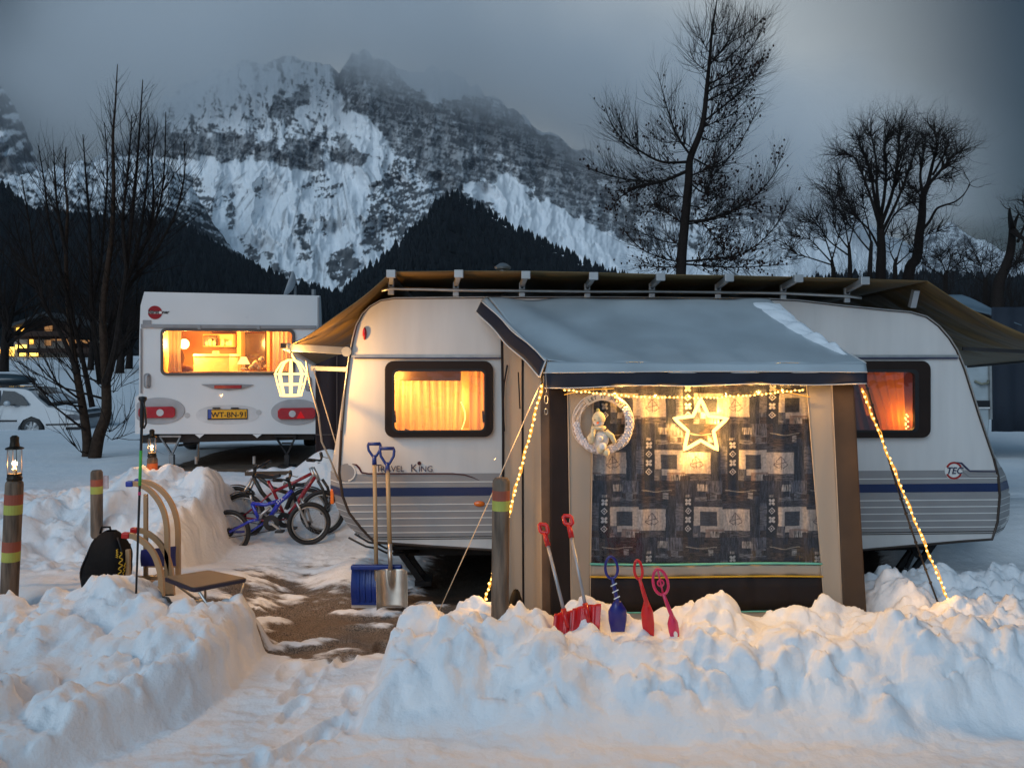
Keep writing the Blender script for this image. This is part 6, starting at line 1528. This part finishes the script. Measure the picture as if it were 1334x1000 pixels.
# larch behind the caravan
rnd = random.Random(9); YA = 25.0
KL = lambda *l: [(740+x/2.703, y/2.703) for x, y in l]
b0 = P(888, 500, YA); b0.z = gz(b0.x, YA)-.1
T2 = thing('larch_tree', b0, 'tall leafless larch with dark cones standing behind the middle of the long roof', 'tree')
tk = KL((395, 1350), (398, 960), (410, 800), (425, 640), (430, 560), (465, 470), (480, 400), (490, 300), (500, 200), (508, 100), (518, 40), (525, -6))
mt_ = MB(); q = pathtube(mt_, tk, YA, .19, .012, rnd, 9, .2); mt_.build('trunk', BARK, T2, smooth=True)
m = MB(); mc = MB()
def larchlimb(pts, r, tw=1.0, cones=.5, curl=.5, dep=0):
    Yv = YA; q = pathtube(m, pts, YA, r, .01, rnd, 6, 3.0)
    # push the limb out in depth as well
    n_ = len(q)
    for k in range(int(n_*4.2*tw)):
        t = rnd.uniform(.12, 1); j = min(int(t*(n_-1)), n_-2); b = q[j]; d = (q[j+1]-q[j]).normalized(); a = rnd.uniform(0, 2*PI); sdir = Matrix.Rotation(a, 3, d) @ d.orthogonal().normalized()
        sdir = (sdir+V((0, 0, .35))).normalized()
        tips = []; twig(m, b, d*.7+sdir*rnd.uniform(.5, 1.0), rnd.uniform(.4, 1.3)*(1.2-.6*t), .0095*(1.35-t), 1, rnd, curl, .55, 3, 3, .6, .13, tips)
        if rnd.random() < cones*.4:
            for z_ in range(rnd.randint(1, 4)):
                e = b.lerp(tips[0], rnd.uniform(.1, .9))+V((rnd.gauss(0, .04), rnd.gauss(0, .04), rnd.gauss(-.03, .04))); mc.blob(e, (.03, .03, .042), 5, 3)
limbs = [(((425, 600), (330, 640), (260, 655), (190, 690), (150, 740)), .07, 2.0, .95, .1), (((425, 570), (330, 570), (250, 530), (190, 490), (150, 430), (130, 375)), .05, 1.1, .35, .6), (((430, 545), (385, 480), (355, 400), (335, 330), (315, 255)), .04, 1.0, .12, .6),
         (((300, 640), (200, 630), (120, 610), (60, 585)), .03, 1.2, .4, .5), (((260, 555), (220, 500), (190, 450), (180, 400)), .02, 1, .2, .6), (((490, 300), (560, 260), (620, 200), (670, 130), (692, 80)), .035, 1.3, .15, .6), (((480, 360), (560, 320), (640, 270), (690, 220)), .035, 1.4, .5, .5),
         (((475, 430), (540, 380), (610, 320), (660, 260), (690, 190)), .035, 1.2, .5, .5), (((495, 230), (540, 180), (580, 110), (605, 45)), .025, 1.1, .1, .6), (((500, 190), (470, 140), (460, 90)), .015, 1, .02, .7), (((498, 260), (450, 220), (430, 180)), .015, 1, .02, .7),
         (((505, 130), (540, 80), (560, 20)), .014, 1, .02, .7), (((500, 230), (560, 160), (640, 110), (690, 60)), .025, 1.2, .1, .6), (((445, 560), (520, 590), (580, 540), (640, 440), (660, 390)), .03, 1, .5, .5), (((430, 620), (500, 590), (560, 560), (610, 500)), .03, 1.3, .8, .3),
         (((425, 640), (480, 680), (500, 640), (520, 600)), .03, 2.2, .98, .2), (((425, 780), (500, 770), (580, 740), (660, 690), (720, 620), (755, 540)), .045, 1.6, .4, .5), (((420, 790), (540, 765), (620, 720), (680, 740)), .03, 1.8, .9, .1),
         (((415, 920), (520, 910), (600, 900), (680, 850), (740, 780), (785, 690)), .04, 1.5, .4, .5), (((415, 930), (540, 940), (640, 940), (760, 930)), .035, 2.0, .8, .3), (((405, 925), (320, 905), (250, 870), (190, 800)), .03, 1.3, .3, .4),
         (((400, 940), (320, 940), (240, 935)), .03, 1.6, .8, .2), (((410, 790), (350, 750), (300, 720), (240, 730)), .03, 1.3, .6, .2), (((405, 860), (340, 850), (280, 830), (230, 800)), .025, 1.2, .3, .4), (((470, 780), (520, 840), (560, 900), (600, 930)), .025, 1.8, .8, .2),
         (((500, 200), (540, 220), (600, 170), (640, 120)), .02, 1.1, .1, .5), (((485, 330), (530, 300), (590, 290), (650, 240)), .03, 1.3, .5, .4), (((470, 450), (520, 430), (580, 400), (650, 330)), .025, 1.1, .5, .4), (((460, 480), (520, 500), (560, 470), (600, 420)), .02, 1.3, .7, .2), (((445, 530), (400, 500), (330, 500), (290, 460)), .02, 1, .2, .5),
         (((430, 700), (380, 690), (340, 700), (300, 740)), .02, 1.3, .7, .1), (((420, 720), (470, 730), (510, 700), (540, 660)), .02, 1.3, .8, .1)]
for pts, r, tw, cn, cu_ in limbs: larchlimb(KL(*pts), r, tw, cn, cu_)
m.build('crown', BARK, T2); mc.build('cones', CONE, T2)

# fan-crowned deciduous trees on the right
k4 = lambda *l: [(1020+x/4.248, 150+y/4.248) for x, y in l]
def fan_tree(name, trunk, limbs, Y, seed, label, r0, group='bare trees beyond the caravan roof', dep=3, tl=1.0, cmat=None):
    rnd = random.Random(seed); b = P(trunk[0][0], 470, Y); b.z = gz(b.x, Y)-.1; o = thing(name, b, label, 'tree', group); m1 = MB(); m2 = MB()
    q = pathtube(m1, [(trunk[0][0]-2, 470)]+trunk, Y, r0, r0*.45, rnd, 8, .5); m1.tube([q[0], V((q[0].x, q[0].y, b.z))], r0*1.1, 8); m1.build('trunk', BARK, o, smooth=True)
    for pts, r, tn in limbs:
        q = pathtube(m2, pts, Y, r, r*.25, rnd, 5, 4.0); n_ = len(q)
        for k in range(int(n_*tn*2.1)):
            t = rnd.uniform(.3, 1) if k > 3 else 1; j = min(int(t*(n_-1)), n_-2); d = (q[j+1]-q[j]).normalized(); a = rnd.uniform(0, 2*PI); sd_ = Matrix.Rotation(a, 3, d) @ d.orthogonal().normalized()
            twig(m2, q[j+1], d*1.0+sd_*rnd.uniform(.3, .8), rnd.uniform(.40, .85)*tl, max(.022, r*.38*(1.2-t)), dep+1, rnd, .16, .62, 2, 3, .62, .27)
    m2.build('crown', BARK, o); return o
YR = 42.0
fan_tree('deciduous_tree', k4((540, 890), (545, 760), (540, 640), (535, 560)), [(k4((540, 640), (500, 500), (440, 330), (390, 230), (330, 220)), .10, 2.0), (k4((540, 640), (505, 450), (480, 300), (430, 180), (420, 130)), .12, 2.2), (k4((535, 560), (520, 400), (515, 250), (490, 120)), .11, 2.2), (k4((540, 560), (560, 450), (570, 300), (560, 180), (590, 110)), .11, 2.2),
          (k4((545, 600), (600, 450), (630, 300), (640, 180), (645, 90)), .12, 2.3), (k4((550, 640), (620, 500), (680, 350), (720, 230), (735, 150)), .10, 2.2), (k4((540, 760), (480, 640), (400, 560), (370, 500), (310, 340)), .07, 1.8), (k4((545, 700), (610, 560), (680, 500), (720, 470)), .06, 1.8), (k4((620, 400), (660, 260), (690, 130)), .06, 2.0)],
         YR, 21, 'broad bare tree with a dark fan shaped crown, tallest beyond the roof', .34, tl=1.25)
fan_tree('deciduous_tree', k4((695, 890), (740, 790), (755, 660), (770, 560), (775, 450), (800, 390)), [(k4((775, 450), (760, 330), (780, 200), (790, 110)), .10, 2.2), (k4((800, 390), (830, 260), (850, 170), (840, 95)), .12, 2.4), (k4((800, 390), (870, 310), (920, 250), (980, 200)), .12, 2.4), (k4((830, 330), (880, 240), (910, 160), (890, 110)), .08, 2.2), (k4((800, 380), (860, 350), (930, 345)), .05, 2.0), (k4((775, 480), (740, 420), (710, 400)), .05, 1.8),
          (k4((765, 640), (810, 590), (850, 520), (890, 500), (950, 480), (1000, 440), (1035, 385)), .10, .15), (k4((770, 560), (720, 480), (700, 440)), .05, 1.5), (k4((760, 700), (800, 660), (850, 640)), .04, 1.5)],
         YR+2, 22, 'leaning bare tree with narrow crown and one long crooked branch to the right', .36, tl=1.25)
for i, (trk, lm, sd2, lab) in enumerate(((((480, 900), (485, 780), (490, 700)), [((490, 700), (450, 620), (400, 540), (350, 470), (330, 430)), ((490, 720), (470, 600), (450, 520), (440, 450)), ((488, 760), (420, 680), (380, 620), (300, 520), (260, 440))], 31, 'lower bare tree just left of the tallest fan crowned one'),
                                        (((370, 900), (370, 800), (365, 720)), [((365, 740), (300, 650), (280, 560), (290, 470)), ((368, 760), (350, 640), (330, 540), (310, 450)), ((370, 780), (260, 700), (200, 620), (150, 590)), ((366, 720), (390, 620), (400, 560))], 32, 'bushy bare tree with rounded crown, second from the left of the group'),
                                        (((280, 900), (275, 840), (270, 800)), [((272, 820), (200, 740), (150, 690), (90, 670)), ((272, 800), (240, 700), (210, 620), (180, 570)), ((275, 830), (150, 790), (80, 770), (50, 740)), ((272, 800), (300, 700), (320, 640))], 33, 'low spreading bare tree at the left end of the group beyond the roof'),
                                        (((620, 905), (620, 830), (630, 790)), [((630, 800), (660, 700), (690, 640)), ((625, 820), (590, 740), (600, 660)), ((625, 830), (700, 760), (720, 720))], 34, 'small bare tree between the two tallest trees beyond the roof'),
                                        (((900, 930), (900, 890), (910, 860)), [((905, 880), (960, 830), (1020, 800)), ((905, 880), (880, 820), (870, 780)), ((900, 900), (820, 850), (770, 820)), ((908, 870), (930, 800), (940, 770))], 35, 'low twiggy bare tree right of the leaning one, against the far white mountain'),
                                        (((1120, 940), (1120, 920), (1125, 900)), [((1122, 920), (1180, 860), (1260, 830)), ((1122, 920), (1100, 860), (1090, 820)), ((1122, 930), (1040, 880), (990, 850)), ((1122, 910), (1150, 850), (1160, 790))], 36, 'low dark bare tree beside the forked trunk at the right edge'))):
    fan_tree('bare_tree', k4(*trk), [(k4(*l), .045, 1.0) for l in lm], YR-4+i, sd2, lab, .16, tl=1.5)
rnd = random.Random(4); fan_tree('bare_tree', k4((1190, 960), (1230, 850), (1262, 740), (1270, 620)), [(k4((1270, 620), (1258, 570), (1254, 518)), .14, .1), (k4((1270, 640), (1285, 590), (1304, 545)), .12, .1), (k4((1272, 640), (1310, 670), (1360, 700)), .14, .8), (k4((1225, 870), (1270, 830), (1300, 810)), .05, 1.5), (k4((1300, 700), (1340, 600), (1360, 520)), .06, 2.0)],
         30, 44, 'thick forked dark trunk with cut branches at the right edge', .26, group=None)
# dark bushes under them, as low hedge
for i, (x, y, w_) in enumerate(((1190, 372, 2.5), (1255, 366, 3.0), (1315, 362, 3.2), (1080, 366, 2.2))):
    rnd = random.Random(50+i); b = P(x, 455, 36+i); b.z = gz(b.x, b.y)-.1; o = thing('shrub', b, ['dense dark twiggy shrub left of the blue grey tent roof', 'dense dark twiggy shrub above the blue grey tent roof', 'dense dark twiggy shrub at the right edge under the forked trunk', 'dense dark twiggy shrub under the low spreading tree'][i], 'shrub', 'shrubs under the bare trees')
    m = MB()
    hh = 5.2
    for k in range(34): twig(m, b+V((rnd.uniform(-w_*.6, w_*.6), rnd.uniform(-1, 1), 0)), V((rnd.uniform(-.5, .5), rnd.uniform(-.4, .4), 1)), hh*rnd.uniform(.35, .62), .05, 3, rnd, .3, .45, 3, 3, .6, .16)
    m.build('branches', BARK, o)

# dark trees by the chalet
for i, (x, yb_, yt, Y, r, lab) in enumerate(((5, 482, 330, 60, .30, 'dark tree with thick trunk standing left of the lit chalet'), (118, 478, 350, 62, .22, 'slim dark tree standing right of the lit chalet'), (156, 481, 385, 58, .28, 'dark tree nearest the white caravan on the left'), (168, 477, 380, 64, .26, 'dark tree close behind the one nearest the white caravan'))):
    rnd = random.Random(70+i); b = P(x, yb_, Y); b.z = gz(b.x, Y)-.1; o = thing('roadside_tree', b, lab, 'tree', 'dark trees on the far snow field')
    m = MB(); hz = (yb_-yt)/FO*Y; m.tube([b+V((0, 0, -.3)), b+V((0, 0, .25)), b+V((.1, 0, hz*.25)), b+V((.15, 0, hz*.5))], [r*1.7, r*1.15, r*.9, r*.6], 8); m.build('trunk', BARK, o, smooth=True); m = MB()
    for k in range(20):
        t = rnd.uniform(.2, .5); twig(m, b+V((.1, 0, hz*t)), V((rnd.uniform(-1, 1), rnd.uniform(-.6, .6), rnd.uniform(.3, 1.2))), hz*rnd.uniform(.25, .42), r*.35, 4, rnd, .2, .55, 3, 3, .6, .18)
    m.build('crown', BARK, o)

# ================================================================ chalet
YC = 92; fc = Frame((0, YC, 0), .06); cb = fc.px(72, 463, 3); cb.z = gz(cb.x, cb.y)
CH = thing('chalet', cb, 'dark wooden chalet with balconies and warm lit windows across the snow field', 'house')
DW = mat('chalet_wood', (.035, .016, .010), .85, var=.3, vscale=1.5); PW = mat('chalet_plaster', (.30, .26, .22), .85); RFM = mat('chalet_roof', (.03, .035, .04), .8)
def cbx(x0, y0, x1, y1, off, t, name, mt_, prt=CH):
    a = fc.uz(x0, y1, off); b = fc.uz(x1, y0, off); m_ = MB(); m_.ob(fc.at((a[0]+b[0])/2, (a[1]+b[1])/2, off+t/2), fc.d*(b[0]-a[0])/2, fc.n*t/2, (0, 0, abs(b[1]-a[1])/2)); return m_.build(name, mt_, prt)
cbx(18, 442, 96, 466, 0, 9, 'lower_wall', PW); cbx(18, 419, 96, 441.5, .02, 9, 'upper_wall', DW); cbx(-8, 452, 18, 466, 1, 7, 'annex_wall', PW)
m = MB(); a = fc.uz(12, 423, -1.5); b = fc.uz(103, 423, -1.5); c = fc.uz(57, 406, -1.5); m.prism([fc.at(a[0], a[1], -1.6), fc.at(c[0], c[1], -1.6), fc.at(b[0], b[1], -1.6), fc.at(b[0], b[1]-.3, -1.6), fc.at(c[0], c[1]-.35, -1.6), fc.at(a[0], a[1]-.3, -1.6)], fc.n*12); m.build('roof', RFM, CH)
m = MB(); m.prism([fc.at(a[0]+1, a[1], .05), fc.at(c[0], c[1]-.4, .05), fc.at(b[0]-1, b[1], .05)], fc.n*9); m.build('gable_wall', DW, CH)
for y in (434, 456): 
    bal = cbx(22, y-2.6, 116 if y > 450 else 98, y+2.6, -1.3, .12, 'balcony', DW); cbx(22, y+2.6, 116 if y > 450 else 98, y+3.6, -1.3, 1.3, 'balcony_floor', DW, bal)
LITW = glow('lit_window', (1, .52, .08), 2.2); LITD = glow('lit_window_dim', (1, .5, .2), .35)
for x0, y0, x1, y1, mm in ((21, 426.5, 31, 432.5, LITW), (58, 424, 68, 432, LITD), (89, 425, 95, 432, LITD), (37, 442, 43, 448, LITW), (58, 443, 66, 450, LITD), (66, 441.5, 92, 443.5, LITD), (85, 443, 91, 450, LITD), (12, 455, 17, 463, LITW), (-6, 455, 4, 461, LITW), (96, 442, 100, 447, LITD), (104, 443, 117, 447, LITD)):
    w_ = cbx(x0, y0, x1, y1, -.10, .09, 'window', mm)
for x0, y0, x1, y1 in ((13, 452, 18, 463.5), (20, 449, 34, 455), (25, 457, 33, 463.5), (36, 459, 49, 463.5)): cbx(x0, y0, x1, y1, -.10, .09, 'lit_doorway', glow('lit_window_bright', (1, .62, .12), 3.5))
cbx(98, 447, 117, 464, .5, 5, 'side_wing', DW)
for x0 in (23, 36, 50, 72, 90): cbx(x0, 436, x0+1, 464, -1.3, .2, 'balcony_post', DW)

# ================================================================ parked car
YK = 21.0
def K(x, y, off=0): q = P(x, y, YK); return V((q.x, YK+off, q.z))
base = K(30, 571); KR = thing('parked_car', V((base.x, YK+.9, base.z)), 'pale estate car with roof box parked on the snow at the left edge', 'car')
CPN = mat('car_paint', (.42, .45, .48), .22, coat=.8, var=.03)
side = [(105, 548), (103, 541), (96, 537.5), (80, 533), (62, 530), (48, 520), (36, 510), (26, 506.5), (0, 505), (-40, 505), (-70, 508), (-92, 520), (-112, 530), (-118, 545), (-116, 562), (-90, 566), (0, 566), (22, 566), (24, 556), (30, 547), (41, 542), (52, 546), (58, 554), (60, 565), (80, 566), (102, 562), (106, 556)]
m = MB(); n = len(side); 
def wid(y): return 0 if y > 531 else (531-y)/26*.20
lay = []
for off, ins in ((.0, 1), (.05, .6), (1.7, .6), (1.75, 1)):
    s_ = 1 if off < 1 else -1
    lay.append([K(x+(0 if ins < 1 else 0), y, off+s_*wid(y)) for x, y in side])
cc_ = K(0, 545, .87)
for k, l_ in enumerate(lay):
    for p in l_:
        q = p.copy()
        if k in (0, 3): q = V((cc_.x+(q.x-cc_.x)*.992, q.y, cc_.z+(q.z-cc_.z)*.985))
        m.v.append(tuple(q))
for k in range(3):
    for i in range(n): j = (i+1) % n; m.f.append((k*n+i, k*n+j, (k+1)*n+j, (k+1)*n+i))
m.f += [tuple(range(n)), tuple(range(4*n-1, 3*n-1, -1))]; sharp(m.build('body', CPN, KR), 38)
CG = mat('car_glass', (.02, .025, .03), .25, spec=.3); 
def kp(pts, off, name, mt_, t=.012, prt=KR): return MB().prism([K(x, y, off+(wid(y) if off < 1 else 0)) for x, y in pts], (0, t, 0)).build(name, mt_, prt)
kp([(-30, 528), (-26, 510), (-4, 509), (-4, 528)], -.012, 'side_window', CG); kp([(-1, 528), (-1, 509), (14, 510), (26, 516), (36, 526), (34, 528)], -.012, 'side_window', CG); kp([(-80, 526), (-70, 512), (-34, 510), (-36, 528)], -.012, 'side_window', CG)
def ks(p0, p1, w0, w1, name, mt_, lift): 
    a, b = K(*p0), K(*p1); nn = V((-(b.z-a.z), 0, b.x-a.x)).normalized(); nn = nn if nn.z > 0 else -nn
    return MB().sheet(lambda u, v: (a.lerp(b, u)+nn*(lift+.03*math.sin(PI*v)))+V((0, lerp(lerp(w0, w1, u), 1.75-lerp(w0, w1, u), v), 0)), 8, 8).build(name, mt_, KR, smooth=True, solid=.01)
ks((60, 529), (30, 508), .12, .22, 'windscreen', CG, .012); ks((56, 526.5), (44, 517), .3, .45, 'snow_on_windscreen', MATS['lying_snow'], .03); ks((98, 537), (68, 531), .2, .12, 'snow_on_bonnet', MATS['lying_snow'], .012)
for x in (41, -88): wheel_road('wheel', K(x, 558, .10), (0, 1, 0), .31, .2, KR, mat('hubcap', (.4, .41, .42), .4, .5)); wheel_road('wheel', K(x, 558, 1.65), (0, 1, 0), .31, .2, KR, MATS['hubcap'])
kp([(86, 545), (88, 539.5), (98, 539), (104, 542), (105, 546), (98, 547)], -.03, 'headlight', mat('headlight', (.10, .10, .11), .1, coat=1), .06)
MB().ob(K(105, 543, .87), (.05, 0, 0), (0, .5, 0), (0, 0, .05)).build('grille', BLACKM, KR); kp([(60, 554), (60, 552), (106, 551), (106, 553)], -.015, 'bumper_strip', BLACKM); kp([(-80, 549), (-80, 547), (22, 547), (22, 549)], -.015, 'side_strip', BLACKM)
kp([(86, 556), (86, 561), (104, 560), (106, 555.5)], -.015, 'lower_grille', BLACKM); MB().blob(K(13, 525, -.12), (.10, .05, .07), 10, 8).build('mirror', CPN, KR, smooth=True)
kp([(-2, 530), (-2, 565), (-1.4, 565), (-1.4, 530)], -.008, 'door_seam', BLACKM, .004); kp([(-12, 533), (-12, 535), (-6, 535), (-6, 533)], -.02, 'door_handle', CPN, .02)
m = MB()
for y_ in (.35, 1.4): m.beam(K(-40, 502, y_), K(15, 503, y_), .03, .03)
m.build('roof_bar', BLACKM, KR)
m = MB(); m.blob(K(-22, 495.5, .75), (.95, .38, .17), 24, 12); rb = m.build('roof_box', mat('roof_box_dark', (.02, .035, .045), .3, coat=.5), KR, smooth=True)

# ================================================================ pitch behind, on the right
YN = 11.5
def R_(x, y, off=0): q = P(x, y, YN); return V((q.x, YN+off, q.z))
NC = thing('caravan', V((R_(1225, 600).x, YN+2, .35)), 'white neighbouring caravan half hidden behind the right end of the striped one', 'caravan')
m = MB(); m.prism([R_(x, y) for x, y in ((1150, 600), (1150, 430), (1160, 420), (1280, 420), (1288, 430), (1290, 548), (1286, 600))], (0, 4.5, 0)); m.build('body', mat('neighbour_white', (.40, .45, .47), .4), NC, bevel=.03)
m = MB(); m.beam(R_(1288.5, 430, -.01), R_(1290, 546, -.01), .04, .03); m.build('corner_moulding', ALU, NC); m = MB(); m.box(R_(1277, 526, -.01), (.28, .02, .10)); m.build('vent_grille', BLACKM, NC); MB().box(R_(1277, 531, -.02), (.28, .02, .02)).build('vent_slat', WHITEP, NC)
MB().tube([R_(1269, 496, -.01), R_(1276, 500, -.05), R_(1284, 499, -.05), R_(1287, 496, -.01)], .02, 6).build('grab_handle', mat('olive_grey', (.2, .2, .15), .5), NC, smooth=True)
for x in (1195, 1260): wheel_road('wheel', V((R_(x, 600).x, YN+.3, .62)), (0, 1, 0), .3, .18, NC, GALV)
NT = thing('annex_tent', V((R_(1330, 600).x, YN+1, .35)), 'dark tent annex with blue grey pitched roof behind the right end of the striped caravan', 'tent')
m = MB(); m.sheet(lambda a, b: R_(lerp(1292, 1420, a), lerp(562, 400, b), .02*math.sin(a*30)), 30, 4); m.build('front_wall', mat('tent_dark_blue', (.015, .022, .035), .8), NT, smooth=True, solid=.01)
m = MB(); m.sheet(lambda a, b: R_(lerp(1240, 1284, b) if a == 0 else lerp(lerp(1322, 1284, b), 1430, 0)*1, 0) if False else R_(1240, 380).lerp(R_(1284, 380), a).lerp(R_(1322, 421).lerp(R_(1440, 466), a), b)+V((0, .6*(1-b), .01*math.sin(b*20))), 20, 20); m.build('roof_sheet', mat('tent_roof_blue', (.12, .17, .21), .5, var=.1), NT, smooth=True, solid=.01)
m = MB(); m.sheet(lambda a, b: R_(lerp(1240, 1284, a), 380, .6)+V((lerp(0, 1.2, a*0), 3.0*b, -.9*b*0)), 4, 4); m.build('roof_sheet', MATS['tent_roof_blue'], NT, solid=.01)
MB().beam(R_(1316.5, 543, -1.6), R_(1316.5, 640, -1.6), .06, .06).build('x', BLACKM, None, origin=R_(1316.5, 640, -1.6))
o = bpy.data.objects['x']; o.name = 'signpost'; WL['signpost'] = R_(1316.5, 640, -1.6); tag(o, 'black steel post with a crossbar standing behind the caravan end at the right edge', 'post')
MB().box(R_(1327, 587, -1.6), (.22, .05, .10)).build('crossbar', BLACKM, o, bevel=.005)
